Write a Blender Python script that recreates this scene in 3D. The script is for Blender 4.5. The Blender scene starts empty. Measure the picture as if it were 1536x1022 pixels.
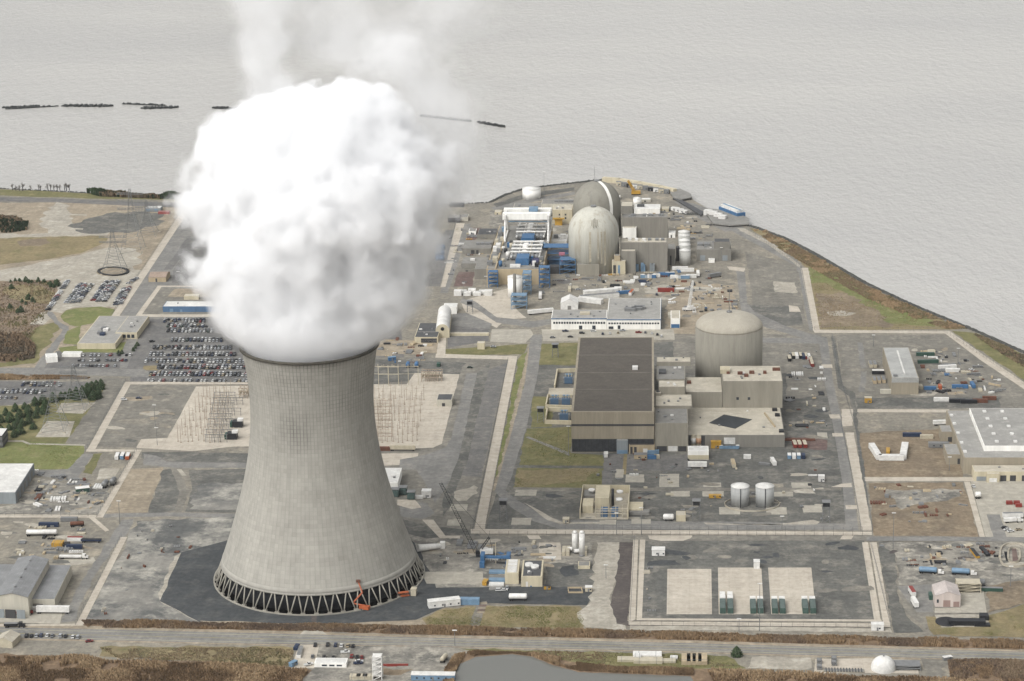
import bpy, math, random
import numpy as np
from mathutils import Vector, Matrix
rnd = random.Random(7)
S = bpy.context.scene
COL = S.collection
R = math.radians

# ------------------------------------------------------------------ camera
FPX, PITCH, ROLL, CH, YAW = 3708.49, 0.2890, -0.0194, 565.52, 0.0747   # fitted to the photograph (1536 x 1022)
_cf = np.array([0, math.cos(PITCH), -math.sin(PITCH)]); _cr = np.array([1., 0, 0]); _cu = np.array([0, math.sin(PITCH), math.cos(PITCH)])
_r = math.cos(ROLL) * _cr + math.sin(ROLL) * _cu; _u = -math.sin(ROLL) * _cr + math.cos(ROLL) * _cu
_Z = np.array([[math.cos(YAW), -math.sin(YAW), 0], [math.sin(YAW), math.cos(YAW), 0], [0, 0, 1]])   # plant grid: +Y runs away along the buildings
CR, CU, CF = _Z @ _r, _Z @ _u, _Z @ _cf
CP = np.array([0, 0, CH])
def g(px, py, z=0.0):
    """pixel of the photograph -> point on the level z"""
    d = CF * FPX + CR * (px - 768) - CU * (py - 511)
    t = (z - CH) / d[2]
    p = CP + d * t
    return (p[0], p[1], z)
def proj(x, y, z):
    d = np.array([x, y, z]) - CP
    w = d @ CF
    return 768 + FPX * (d @ CR) / w, 511 - FPX * (d @ CU) / w
def ppm(px, py):   # pixels per metre across the view at a ground point
    p = np.array(g(px, py)) - CP
    return FPX / (p @ CF)
def zat(p, py):    # height above the point p that shows at row py
    lo, hi = -10., 400.
    for _ in range(50):
        m = (lo + hi) / 2
        if proj(p[0], p[1], m)[1] > py: lo = m
        else: hi = m
    return (lo + hi) / 2
cam = bpy.data.objects.new('camera', bpy.data.cameras.new('camera')); COL.objects.link(cam)
cam.data.sensor_width = 36; cam.data.lens = FPX / 1536 * 36; cam.data.clip_start = 5; cam.data.clip_end = 60000
cam.matrix_world = Matrix(((CR[0], CU[0], -CF[0], CP[0]), (CR[1], CU[1], -CF[1], CP[1]), (CR[2], CU[2], -CF[2], CP[2]), (0, 0, 0, 1)))
S.camera = cam

# ------------------------------------------------------------------ light
SUN_EL, SUN_AZ = 48, 222      # azimuth the light comes from, degrees clockwise from +Y
w = bpy.data.worlds.new('World'); S.world = w; w.use_nodes = True
nt = w.node_tree; bg = nt.nodes['Background']
sky = nt.nodes.new('ShaderNodeTexSky'); sky.sky_type = 'NISHITA'; sky.sun_disc = False
sky.sun_elevation = R(SUN_EL); sky.sun_rotation = R(SUN_AZ); sky.dust_density = 5; sky.air_density = 1.0; sky.ozone_density = 1.0
hs = nt.nodes.new('ShaderNodeHueSaturation'); hs.inputs['Saturation'].default_value = 0.08
nt.links.new(sky.outputs[0], hs.inputs['Color']); nt.links.new(hs.outputs[0], bg.inputs[0]); bg.inputs[1].default_value = 0.15
sun = bpy.data.objects.new('sun', bpy.data.lights.new('sun', 'SUN')); COL.objects.link(sun)
sun.data.energy = 0.6; sun.data.angle = R(50); sun.data.color = (1, .985, .965)
sun.rotation_euler = (R(90 - SUN_EL), 0, R(180 - SUN_AZ) + math.pi * 0)
_sd = Vector((math.sin(R(SUN_AZ)) * math.cos(R(SUN_EL)), math.cos(R(SUN_AZ)) * math.cos(R(SUN_EL)), math.sin(R(SUN_EL))))
sun.rotation_euler = _sd.to_track_quat('Z', 'Y').to_euler()
S.view_settings.view_transform = 'Standard'; S.view_settings.look = 'None'; S.view_settings.gamma = 1
S.view_settings.exposure = 0.5
S.render.engine = 'CYCLES'
S.cycles.use_denoising = True; S.cycles.max_bounces = 18; S.cycles.diffuse_bounces = 2; S.cycles.glossy_bounces = 2
S.cycles.volume_bounces = 16; S.cycles.transparent_max_bounces = 96; S.cycles.volume_step_rate = 0.3; S.cycles.volume_max_steps = 256
S.cycles.use_adaptive_sampling = True; S.cycles.adaptive_threshold = 0.02

# ------------------------------------------------------------------ materials
GAIN = 1.42
def lin(c):
    return tuple((v / 255 / 12.92 if v / 255 <= .04045 else ((v / 255 + .055) / 1.055) ** 2.4) for v in c)
def alb(c, k=1.0):
    return tuple(min(.86, v / GAIN * k) for v in lin(c)) + (1,)
_M = {}
def mat(name, c, c2=None, c3=None, big=.03, fine=.9, fa=.25, rough=.9, k=1.0, streak=False, spec=.3, metal=0, detail=6, lo=.35, hi=.65, joint=None, bump=0, track=0):
    """two or three colours mixed by broad fractal noise, plus a fine grain; joint=(sx, sy, darkness) adds panel joints"""
    if name in _M: return _M[name]
    m = bpy.data.materials.new(name); m.use_nodes = True; _M[name] = m
    n, l = m.node_tree.nodes, m.node_tree.links
    b = n['Principled BSDF']; b.inputs['Roughness'].default_value = rough; b.inputs['Specular IOR Level'].default_value = spec
    b.inputs['Metallic'].default_value = metal
    geo = n.new('ShaderNodeNewGeometry'); pos = geo.outputs['Position']
    mp = n.new('ShaderNodeMapping'); l.new(pos, mp.inputs[0])
    if streak: mp.inputs['Scale'].default_value = (1, 1, .12)
    n1 = n.new('ShaderNodeTexNoise'); n1.inputs['Scale'].default_value = big; n1.inputs['Detail'].default_value = detail; n1.inputs['Roughness'].default_value = .62
    l.new(mp.outputs[0], n1.inputs['Vector'])
    r1 = n.new('ShaderNodeValToRGB'); e = r1.color_ramp.elements
    e[0].position, e[1].position = lo, hi; e[0].color = alb(c, k); e[1].color = alb(c2 or c, k)
    l.new(n1.outputs['Fac'], r1.inputs[0]); out = r1.outputs[0]
    if c3:
        n3 = n.new('ShaderNodeTexNoise'); n3.inputs['Scale'].default_value = big * 2.7; n3.inputs['Detail'].default_value = detail; n3.inputs['Roughness'].default_value = .7
        ad = n.new('ShaderNodeVectorMath'); ad.inputs[1].default_value = (131, 57, 23); l.new(mp.outputs[0], ad.inputs[0]); l.new(ad.outputs[0], n3.inputs['Vector'])
        r3 = n.new('ShaderNodeValToRGB'); r3.color_ramp.elements[0].position = .5; r3.color_ramp.elements[1].position = .68
        l.new(n3.outputs['Fac'], r3.inputs[0])
        mx = n.new('ShaderNodeMix'); mx.data_type = 'RGBA'; l.new(r3.outputs[0], mx.inputs[0]); l.new(out, mx.inputs[6]); mx.inputs[7].default_value = alb(c3, k); out = mx.outputs[2]
    if fa:
        n2 = n.new('ShaderNodeTexNoise'); n2.inputs['Scale'].default_value = fine; n2.inputs['Detail'].default_value = 5; n2.inputs['Roughness'].default_value = .7
        l.new(mp.outputs[0], n2.inputs['Vector'])
        mr = n.new('ShaderNodeMapRange'); mr.inputs[1].default_value = .3; mr.inputs[2].default_value = .7; mr.inputs[3].default_value = 1 - fa; mr.inputs[4].default_value = 1 + fa
        l.new(n2.outputs['Fac'], mr.inputs[0])
        vm = n.new('ShaderNodeVectorMath'); vm.operation = 'SCALE'; l.new(out, vm.inputs[0]); l.new(mr.outputs[0], vm.inputs[3]); out = vm.outputs[0]
        if bump:
            bp = n.new('ShaderNodeBump'); bp.inputs['Distance'].default_value = bump; l.new(n2.outputs['Fac'], bp.inputs['Height']); l.new(bp.outputs[0], b.inputs['Normal'])
    if track:     # long faint wheel and rake marks both ways across the yard
        for k, sc_ in enumerate(((.5, .02, 1), (.03, .4, 1))):
            mt = n.new('ShaderNodeMapping'); mt.inputs['Scale'].default_value = sc_; mt.inputs['Rotation'].default_value = (0, 0, .12 + .1 * k); l.new(pos, mt.inputs[0])
            tn = n.new('ShaderNodeTexNoise'); tn.inputs['Scale'].default_value = .55; tn.inputs['Detail'].default_value = 4; tn.inputs['Roughness'].default_value = .6; l.new(mt.outputs[0], tn.inputs['Vector'])
            mr = n.new('ShaderNodeMapRange'); mr.inputs[1].default_value = .38; mr.inputs[2].default_value = .62; mr.inputs[3].default_value = 1 - track; mr.inputs[4].default_value = 1 + track
            l.new(tn.outputs['Fac'], mr.inputs[0]); vm = n.new('ShaderNodeVectorMath'); vm.operation = 'SCALE'; l.new(out, vm.inputs[0]); l.new(mr.outputs[0], vm.inputs[3]); out = vm.outputs[0]
    if joint:
        sx = n.new('ShaderNodeSeparateXYZ'); l.new(pos, sx.inputs[0]); prev = None
        for ax, per in zip(('X', 'Y', 'Z'), joint[:3]):
            if not per: continue
            dv = n.new('ShaderNodeMath'); dv.operation = 'DIVIDE'; l.new(sx.outputs[ax], dv.inputs[0]); dv.inputs[1].default_value = per
            fr = n.new('ShaderNodeMath'); fr.operation = 'FRACT'; l.new(dv.outputs[0], fr.inputs[0])
            lt = n.new('ShaderNodeMath'); lt.operation = 'LESS_THAN'; l.new(fr.outputs[0], lt.inputs[0]); lt.inputs[1].default_value = joint[4]
            if prev is None: prev = lt.outputs[0]
            else:
                mxm = n.new('ShaderNodeMath'); mxm.operation = 'MAXIMUM'; l.new(prev, mxm.inputs[0]); l.new(lt.outputs[0], mxm.inputs[1]); prev = mxm.outputs[0]
        mr = n.new('ShaderNodeMapRange'); mr.inputs[3].default_value = 1; mr.inputs[4].default_value = joint[3]; l.new(prev, mr.inputs[0])
        vm = n.new('ShaderNodeVectorMath'); vm.operation = 'SCALE'; l.new(out, vm.inputs[0]); l.new(mr.outputs[0], vm.inputs[3]); out = vm.outputs[0]
    l.new(out, b.inputs['Base Color'])
    return m
def paint(name, c, k=1.0, rough=.5, spec=.4): return mat(name, c, tuple(v * .88 for v in c), big=.35, fine=2., fa=.08, rough=rough, k=k, spec=spec)

# ------------------------------------------------------------------ mesh helpers
class MB:
    """collects shapes, then links them as ONE mesh object"""
    def __init__(s): s.v = []; s.f = []; s.m = []; s.sm = []
    def add(s, vs, fs, mi=0, smooth=False):
        o = len(s.v); s.v += [tuple(map(float, p)) for p in vs]
        for f in fs: s.f.append(tuple(i + o for i in f)); s.m.append(mi); s.sm.append(smooth)
        return s
    def prism(s, poly, z0, z1, mi=0, top=None):
        a = 0
        for i in range(len(poly)):
            x0, y0 = poly[i][:2]; x1, y1 = poly[(i + 1) % len(poly)][:2]; a += x0 * y1 - x1 * y0
        if a < 0: poly = poly[::-1]
        n = len(poly)
        s.add([(p[0], p[1], z0) for p in poly] + [(p[0], p[1], z1) for p in poly],
              [(i, (i + 1) % n, n + (i + 1) % n, n + i) for i in range(n)] + [tuple(range(n - 1, -1, -1))], mi)
        o = len(s.v) - n
        s.f.append(tuple(o + i for i in range(n))); s.m.append(mi if top is None else top); s.sm.append(False)
        return s
    def box(s, x0, y0, z0, x1, y1, z1, mi=0, top=None): return s.prism([(x0, y0), (x1, y0), (x1, y1), (x0, y1)], z0, z1, mi, top)
    def obox(s, c, ax, L, W, z0, z1, mi=0, top=None):
        """box centred at c, length L along the unit vector ax"""
        ax = np.array(ax[:2]) / np.hypot(*ax[:2]); ny = np.array([-ax[1], ax[0]]); c = np.array(c[:2])
        return s.prism([tuple(c + a * ax * L / 2 + b * ny * W / 2) for a, b in ((-1, -1), (1, -1), (1, 1), (-1, 1))], z0, z1, mi, top)
    def lathe(s, c, prof, n=32, mi=0, smooth=True, cap=True):
        vs = []; fs = []
        for r, z in prof:
            for i in range(n):
                a = 2 * math.pi * i / n; vs.append((c[0] + r * math.cos(a), c[1] + r * math.sin(a), z))
        for j in range(len(prof) - 1):
            for i in range(n): fs.append((j * n + i, j * n + (i + 1) % n, (j + 1) * n + (i + 1) % n, (j + 1) * n + i))
        s.add(vs, fs, mi, smooth)
        if cap:
            o = len(s.v) - len(vs); k = len(prof) - 1
            s.f.append(tuple(o + k * n + i for i in range(n))); s.m.append(mi); s.sm.append(False)
            s.f.append(tuple(o + n - 1 - i for i in range(n))); s.m.append(mi); s.sm.append(False)
        return s
    def cyl(s, c, r, z0, z1, n=20, mi=0, r1=None): return s.lathe(c, [(r, z0), (r if r1 is None else r1, z1)], n, mi)
    def tube(s, p, q, r, n=5, mi=0, r1=None, smooth=False):
        p, q = Vector(p), Vector(q); d = (q - p)
        if d.length < 1e-6: return s
        d.normalize(); a = d.orthogonal().normalized(); b = d.cross(a); r1 = r if r1 is None else r1
        vs = [p + (a * math.cos(2 * math.pi * i / n) + b * math.sin(2 * math.pi * i / n)) * r for i in range(n)] + \
             [q + (a * math.cos(2 * math.pi * i / n) + b * math.sin(2 * math.pi * i / n)) * r1 for i in range(n)]
        s.add(vs, [(i, (i + 1) % n, n + (i + 1) % n, n + i) for i in range(n)], mi, smooth)
        o = len(s.v) - 2 * n
        s.f.append(tuple(o + n - 1 - i for i in range(n))); s.m.append(mi); s.sm.append(False)
        s.f.append(tuple(o + n + i for i in range(n))); s.m.append(mi); s.sm.append(False)
        return s
    def capsule(s, p, q, r, n=14, mi=0):
        """horizontal or tilted vessel with dished ends"""
        p, q = Vector(p), Vector(q); d = (q - p).normalized()
        k = [(0, .3), (.12, .72), (.3, .95), (.45, 1)]
        pts = [(p + d * r * t, r * f) for t, f in k] + [(q - d * r * t, r * f) for t, f in k[::-1]]
        a = d.orthogonal().normalized(); b = d.cross(a); vs = []; fs = []
        for c, rr in pts:
            for i in range(n): vs.append(c + (a * math.cos(2 * math.pi * i / n) + b * math.sin(2 * math.pi * i / n)) * rr)
        for j in range(len(pts) - 1):
            for i in range(n): fs.append((j * n + i, j * n + (i + 1) % n, (j + 1) * n + (i + 1) % n, (j + 1) * n + i))
        fs += [tuple(range(n - 1, -1, -1)), tuple(range((len(pts) - 1) * n, len(pts) * n))]
        return s.add(vs, fs, mi, True)
    def build(s, name, mats, parent=None, loc=None, local=True):
        me = bpy.data.meshes.new(name)
        vs = s.v
        if loc is not None: vs = [(x - loc[0], y - loc[1], z - loc[2]) for x, y, z in vs]
        me.from_pydata(vs, [], s.f)
        for m in (mats if isinstance(mats, (list, tuple)) else [mats]): me.materials.append(m)
        me.polygons.foreach_set('material_index', s.m); me.polygons.foreach_set('use_smooth', s.sm); me.update()
        o = bpy.data.objects.new(name, me); COL.objects.link(o)
        if loc is not None: o.location = loc
        if parent is not None:
            o.parent = parent
            if loc is None: o.location = tuple(-v for v in parent.location)
            else: o.location = tuple(a - b for a, b in zip(loc, parent.location))
        return o
def tag(o, label=None, cat=None, group=None, kind=None):
    if label: o['label'] = label
    if cat: o['category'] = cat
    if group: o['group'] = group
    if kind: o['kind'] = kind
    return o
def empty(name, loc, label, cat, group=None):
    o = bpy.data.objects.new(name, None); COL.objects.link(o); o.location = loc; o.empty_display_size = 1
    return tag(o, label, cat, group)
def ragged(pts, amp, step):
    """ground outline with an uneven edge"""
    out = []
    for i in range(len(pts)):
        a = np.array(pts[i][:2]); b = np.array(pts[(i + 1) % len(pts)][:2]); d = b - a; L = np.hypot(*d)
        nn = max(1, int(L / step)); nrm = np.array([-d[1], d[0]]) / max(L, 1e-6)
        for k in range(nn):
            j = rnd.uniform(-amp, amp) if k else rnd.uniform(-amp, amp) * .4
            out.append(tuple(a + d * (k / nn) + nrm * j))
    return out
_lay = []
def _inside(P, Q):     # which points of P lie inside the outline Q
    x, y = P[:, 0][:, None], P[:, 1][:, None]; x0, y0 = Q[:, 0], Q[:, 1]; x1, y1 = np.roll(x0, -1), np.roll(y0, -1)
    c = ((y0 > y) != (y1 > y)) & (x < (x1 - x0) * (y - y0) / np.where(y1 == y0, 1e-9, y1 - y0) + x0)
    return c.sum(1) % 2 == 1
def _cross(P, Q):
    a, b = P[:, None], np.roll(P, -1, 0)[:, None]; c, d = Q[None], np.roll(Q, -1, 0)[None]
    o = lambda p, q, r: (q[..., 0] - p[..., 0]) * (r[..., 1] - p[..., 1]) - (q[..., 1] - p[..., 1]) * (r[..., 0] - p[..., 0])
    return bool(np.any((o(a, b, c) * o(a, b, d) <= 0) & (o(c, d, a) * o(c, d, b) <= 0)))
def patch(name, pts, m, amp=0, step=6, z=None):
    """one sheet of the ground, a little above the sheets it overlaps"""
    P = [g(*p)[:2] for p in pts]
    if amp: P = ragged(P, amp, step)
    Q = np.array(P); lo, hi = Q.min(0), Q.max(0); lev = 0
    for l2, h2, Q2, v in _lay:
        if v <= lev - 1 or (lo > h2).any() or (hi < l2).any(): continue
        if v + 1 > lev and (_cross(Q, Q2) or _inside(Q[:1], Q2)[0] or _inside(Q2[:1], Q)[0]): lev = v + 1
    _lay.append((lo, hi, Q, lev)); z = .02 + .012 * lev
    a = sum(P[i][0] * P[(i + 1) % len(P)][1] - P[(i + 1) % len(P)][0] * P[i][1] for i in range(len(P)))
    if a < 0: P = P[::-1]
    mb = MB(); mb.add([(x, y, z) for x, y in P], [tuple(range(len(P)))])
    o = mb.build(name, m); o['kind'] = 'structure'
    return o
# ------------------------------------------------------------------ cooling tower and its steam
def _towerfit():
    # base centre from the fit, turned into the plant grid
    p = _Z @ np.array([-120.36, 1408.05, 0]); return (p[0], p[1])
TC = _towerfit()
TH, RB, RS, ZS, RT = 147.7, 63.4, 59.5, 10.9, 40.6
def shell_r(z): return 36.9 * math.sqrt(1 + ((z - 111) / 79.0) ** 2)
def tower_mat():
    m = bpy.data.materials.new('tower_concrete'); m.use_nodes = True
    n, l = m.node_tree.nodes, m.node_tree.links; b = n['Principled BSDF']; b.inputs['Roughness'].default_value = .92; b.inputs['Specular IOR Level'].default_value = .15
    tc = n.new('ShaderNodeTexCoord'); sp = n.new('ShaderNodeSeparateXYZ'); l.new(tc.outputs['Object'], sp.inputs[0])
    def ma(op, a, b_=None, c=None):
        x = n.new('ShaderNodeMath'); x.operation = op
        for i, v in enumerate((a, b_, c)):
            if v is None: continue
            if isinstance(v, (int, float)): x.inputs[i].default_value = v
            else: l.new(v, x.inputs[i])
        return x.outputs[0]
    ang = ma('MULTIPLY', ma('ARCTAN2', sp.outputs['Y'], sp.outputs['X']), 116 / (2 * math.pi))
    zz = ma('DIVIDE', sp.outputs['Z'], 2.4)
    ca, cz = ma('FLOOR', ang), ma('FLOOR', zz)
    la = ma('LESS_THAN', ma('FRACT', ang), .22); lz = ma('LESS_THAN', ma('FRACT', zz), .13)
    # one shade per cast panel, one per lift
    cx = n.new('ShaderNodeCombineXYZ'); l.new(ca, cx.inputs[0]); l.new(cz, cx.inputs[1])
    wn = n.new('ShaderNodeTexWhiteNoise'); wn.noise_dimensions = '3D'; l.new(cx.outputs[0], wn.inputs['Vector'])
    wz = n.new('ShaderNodeTexWhiteNoise'); wz.noise_dimensions = '1D'; l.new(cz, wz.inputs['W'])
    # stains: broad, and long runs down the shell
    n1 = n.new('ShaderNodeTexNoise'); n1.inputs['Scale'].default_value = .045; n1.inputs['Detail'].default_value = 5; l.new(tc.outputs['Object'], n1.inputs['Vector'])
    mp = n.new('ShaderNodeMapping'); mp.inputs['Scale'].default_value = (1, 1, .06); l.new(tc.outputs['Object'], mp.inputs[0])
    n2 = n.new('ShaderNodeTexNoise'); n2.inputs['Scale'].default_value = .3; n2.inputs['Detail'].default_value = 5; l.new(mp.outputs[0], n2.inputs['Vector'])
    # dirtier towards the top of the shell in patches
    up = n.new('ShaderNodeMapRange'); up.inputs[1].default_value = 70; up.inputs[2].default_value = 135; l.new(sp.outputs['Z'], up.inputs[0])
    st = n.new('ShaderNodeMapRange'); st.inputs[1].default_value = .45; st.inputs[2].default_value = .72; l.new(n1.outputs['Fac'], st.inputs[0])
    soot = ma('MULTIPLY', ma('MULTIPLY', up.outputs[0], st.outputs[0]), .55)
    lines = ma('MAXIMUM', la, ma('MULTIPLY', lz, .7))
    v = ma('ADD', .96, ma('MULTIPLY', ma('SUBTRACT', wn.outputs['Value'], .5), .10))
    v = ma('ADD', v, ma('MULTIPLY', ma('SUBTRACT', wz.outputs['Value'], .5), .05))
    v = ma('ADD', v, ma('MULTIPLY', ma('SUBTRACT', n2.outputs['Fac'], .5), .34))
    v = ma('ADD', v, ma('MULTIPLY', ma('SUBTRACT', n1.outputs['Fac'], .5), .35))
    v = ma('SUBTRACT', v, ma('MULTIPLY', lines, ma('ADD', .09, ma('MULTIPLY', soot, .8))))
    v = ma('SUBTRACT', v, ma('MULTIPLY', soot, .22))
    def tri(o, c, w_): return ma('MAXIMUM', 0, ma('SUBTRACT', 1, ma('DIVIDE', ma('ABSOLUTE', ma('SUBTRACT', o, c)), w_)))
    pt = ma('MULTIPLY', ma('MULTIPLY', tri(sp.outputs['X'], -6, 15), tri(sp.outputs['Z'], 104, 19)), ma('LESS_THAN', sp.outputs['Y'], 0))   # the sooty patch high on this side
    v = ma('SUBTRACT', v, ma('MULTIPLY', pt, ma('ADD', .22, ma('MULTIPLY', lines, .25))))
    vm = n.new('ShaderNodeVectorMath'); vm.operation = 'SCALE'; vm.inputs[0].default_value = alb((165, 162, 153), 1.18)[:3]; l.new(v, vm.inputs[3])
    l.new(vm.outputs[0], b.inputs['Base Color'])
    return m
M_tower = tower_mat()
M_conc = mat('pale_concrete', (205, 197, 180), (188, 179, 160), (168, 160, 144), big=.05, fine=.8, fa=.10)
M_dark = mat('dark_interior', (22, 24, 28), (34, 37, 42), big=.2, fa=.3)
M_leg = mat('leg_concrete', (166, 162, 150), (142, 138, 128), big=.15, fa=.1, k=1.15)
tw = empty('cooling_tower', (TC[0], TC[1], 0), 'huge grey concrete cooling tower with flared base on slanted legs', 'cooling tower')
zs = np.linspace(ZS, TH, 60)
prof = [(shell_r(z), z) for z in zs]; prof[-1] = (shell_r(TH) + .1, TH)
rim = [(shell_r(TH) + .1, TH), (shell_r(TH) - .9, TH)]
inner = [(shell_r(z) - .9, z) for z in zs[::-1][1:]]
mb = MB(); mb.lathe(TC, prof + rim[1:] + inner + [prof[0]], 160, 0, True, cap=False)
mb.build('shell', [M_tower], tw, (TC[0], TC[1], 0))
mb = MB(); mb.lathe(TC, [(shell_r(TH) + .1, TH - 1.3), (shell_r(TH) + 1.0, TH - 1.1), (shell_r(TH) + 1.0, TH + .25), (shell_r(TH) - .6, TH + .25)], 160, 0, True, cap=False)
mb.build('rim_walkway', mat('rim_stain', (88, 84, 74), (70, 67, 60), big=.2, k=1.1), tw)
mb = MB(); mb.lathe(TC, [(RS - .9, ZS - .35), (RS + .12, ZS - .35), (shell_r(ZS + 3.4) + .14, ZS + 3.4), (shell_r(ZS + 3.4), ZS + 3.45)], 160, 0, True, cap=False)
mb.build('ring_beam', M_tower, tw)
mb = MB(); mb.lathe(TC, [(RB + 1.1, 0), (RB + 1.1, .8), (RB + .3, .8), (RB + .3, 0)], 160, 0, False, cap=False); mb.build('basin_wall', M_leg, tw)
mb = MB(); mb.lathe(TC, [(57.6, .1), (57.6, 10.6)], 96, 0, True); mb.build('fill', M_dark, tw)  # near-black drum; shade of the tower's inside put into its colour
mb = MB(); mb.lathe(TC, [(RB + .3, .3)] * 2, 96, 0, False); mb.build('basin_water', mat('basin_water', (18, 20, 24), (26, 29, 32), rough=.2), tw)
NV = 50
for i in range(NV):
    a0 = 2 * math.pi * (i + .42) / NV
    foot = Vector((TC[0] + (RB - .3) * math.cos(a0), TC[1] + (RB - .3) * math.sin(a0), .9))
    fm = MB(); fm.obox(foot, (-math.sin(a0), math.cos(a0)), 2.6, 1.6, 0, 1.2); fm.build('pedestal', M_leg, tw)
    for sgn in (-1, 1):
        a1 = a0 + sgn * .40 * 2 * math.pi / NV; af = a0 + sgn * .009
        p = (TC[0] + (RB - .3) * math.cos(af), TC[1] + (RB - .3) * math.sin(af), 1.2)
        q = (TC[0] + (RS - .4) * math.cos(a1), TC[1] + (RS - .4) * math.sin(a1), ZS + .1)
        MB().tube(p, q, .4, 8, r1=.4, smooth=True).build('leg', M_leg, tw)

# steam: one closed hull filled with an uneven cloud of droplets, thick in the middle and torn at the edge
PK = [(-9, 0, 0, 37, 37), (0, 0, 0, 39, 38), (7, 2, 3, 51, 46), (18, 3, 7, 62, 55), (34, 5, 12, 69, 60), (52, 6, 15, 72, 63), (72, 6, 18, 74, 64), (90, 9, 22, 77, 65), (104, 7, 26, 74, 63), (116, 4, 28, 70, 58), (126, 5, 30, 63, 50), (134, 10, 31, 54, 44), (142, 16, 32, 42, 36), (149, 20, 32, 28, 26), (156, 22, 32, 8, 8), (160, 22, 32, 1, 1)]
def curve(K, z):      # height above the rim -> centre x, centre y, half width, half depth
    if z <= K[0][0]: return K[0][1:]
    for a, b in zip(K, K[1:]):
        if z <= b[0]:
            t = (z - a[0]) / (b[0] - a[0])
            return [a[i] + (b[i] - a[i]) * t for i in range(1, 5)]
    return K[-1][1:]
_perm = np.random.RandomState(11).permutation(4096)
def _hash(ix, iy, iz): return _perm[(_perm[(_perm[ix & 4095] + iy) & 4095] + iz) & 4095]
_rv = np.random.RandomState(5).rand(4096, 3)
def vnoise(P):     # smooth value noise, 0..1
    I = np.floor(P).astype(np.int64); F = P - I; F = F * F * F * (F * (F * 6 - 15) + 10); r = 0
    for dx in (0, 1):
        for dy in (0, 1):
            for dz in (0, 1):
                wgt = (F[..., 0] if dx else 1 - F[..., 0]) * (F[..., 1] if dy else 1 - F[..., 1]) * (F[..., 2] if dz else 1 - F[..., 2])
                r = r + wgt * _rv[_hash(I[..., 0] + dx, I[..., 1] + dy, I[..., 2] + dz), 0]
    return r
_rot = np.array(Matrix.Rotation(.9, 3, Vector((.5, .3, .8))))
def fbm(P, n, gain=.5):
    r = 0; a = 1; t = 0
    for k in range(n): r = r + a * vnoise(P + 17.3 * k); t += a; a *= gain; P = P @ _rot * 2.03
    return r / t
def worley(P):     # distance to the nearest puff centre, softened where two puffs meet
    I = np.floor(P).astype(np.int64); F = P - I; acc = 0
    for dx in (-1, 0, 1):
        for dy in (-1, 0, 1):
            for dz in (-1, 0, 1):
                h = _hash(I[..., 0] + dx, I[..., 1] + dy, I[..., 2] + dz); o = _rv[h] + np.array([dx, dy, dz]) - F
                acc = acc + np.exp(-14 * np.sqrt((o * o).sum(-1)))
    return -np.log(acc) / 14
def surface_nets(D, org, h):
    """closed quad surface where the field D crosses zero (positive inside)"""
    ins = D > 0; nx, ny, nz = D.shape
    num = np.zeros((nx - 1, ny - 1, nz - 1)); pos = np.zeros((nx - 1, ny - 1, nz - 1, 3)); cor = [(a, b, c) for a in (0, 1) for b in (0, 1) for c in (0, 1)]
    sl = lambda A, o: A[o[0]:o[0] + nx - 1, o[1]:o[1] + ny - 1, o[2]:o[2] + nz - 1]
    for i, a in enumerate(cor):
        for b in cor[i + 1:]:
            if sum(abs(p - q) for p, q in zip(a, b)) != 1: continue
            A, B = sl(D, a), sl(D, b); x = (A > 0) != (B > 0); t = np.where(x, A / np.where(x, A - B, 1), 0)
            num += x
            for k in range(3): pos[..., k] += np.where(x, a[k] + t * (b[k] - a[k]), 0)
    act = num > 0; idx = np.full(act.shape, -1); idx[act] = np.arange(act.sum())
    ii = np.argwhere(act); V = (ii + pos[act] / num[act][:, None]) * h + org
    Q = []
    for ax in range(3):
        A = np.take(ins, range(D.shape[ax] - 1), ax); B = np.take(ins, range(1, D.shape[ax]), ax); o1, o2 = [(1, 2), (2, 0), (0, 1)][ax]
        for sgn, (M1, M2) in ((1, (A, B)), (-1, (B, A))):
            e = np.argwhere(M1 & ~M2); e = e[(e[:, o1] > 0) & (e[:, o2] > 0)]
            if not len(e): continue
            u = np.zeros(3, int); u[o1] = 1; v = np.zeros(3, int); v[o2] = 1
            q = [e - u - v, e - v, e, e - u]; q = [idx[c[:, 0], c[:, 1], c[:, 2]] for c in q]
            Q.append(np.stack(q if sgn > 0 else q[::-1], -1))
    return V, np.concatenate(Q)
def vol(name, dens, an=.0):
    m = bpy.data.materials.new(name); m.use_nodes = True; n, l = m.node_tree.nodes, m.node_tree.links
    n.remove(n['Principled BSDF'])
    v = n.new('ShaderNodeVolumePrincipled'); v.inputs['Color'].default_value = (.972, .9735, .976, 1); v.inputs['Density'].default_value = dens; v.inputs['Anisotropy'].default_value = an
    l.new(v.outputs[0], n['Material Output'].inputs['Volume']); return m
def steam(name, field, box, h, levels, base, label):
    """droplet cloud: nested closed hulls, each thicker than the one outside it"""
    ax = [np.arange(a, b + h, h) for a, b in box]; P = np.stack(np.meshgrid(*ax, indexing='ij'), -1)
    D = field(P); D[0] = D[-1] = -1; D[:, 0] = D[:, -1] = -1; D[:, :, 0] = D[:, :, -1] = -1
    root = None
    for k, (lev, dens) in enumerate(levels):
        V, Q = surface_nets(D - lev, np.array([a for a, b in box]), h)
        me = bpy.data.meshes.new(name); me.from_pydata(V.tolist(), [], Q.tolist()); me.materials.append(vol('steam_%g' % dens, dens)); me.polygons.foreach_set('use_smooth', [True] * len(Q)); me.update()
        o = bpy.data.objects.new(name if root is None else ('inner_steam'), me); COL.objects.link(o)
        if root is None: root = o; o.location = base; tag(o, label, 'steam', None, 'stuff')
        else: o.parent = root
    return root
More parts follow.
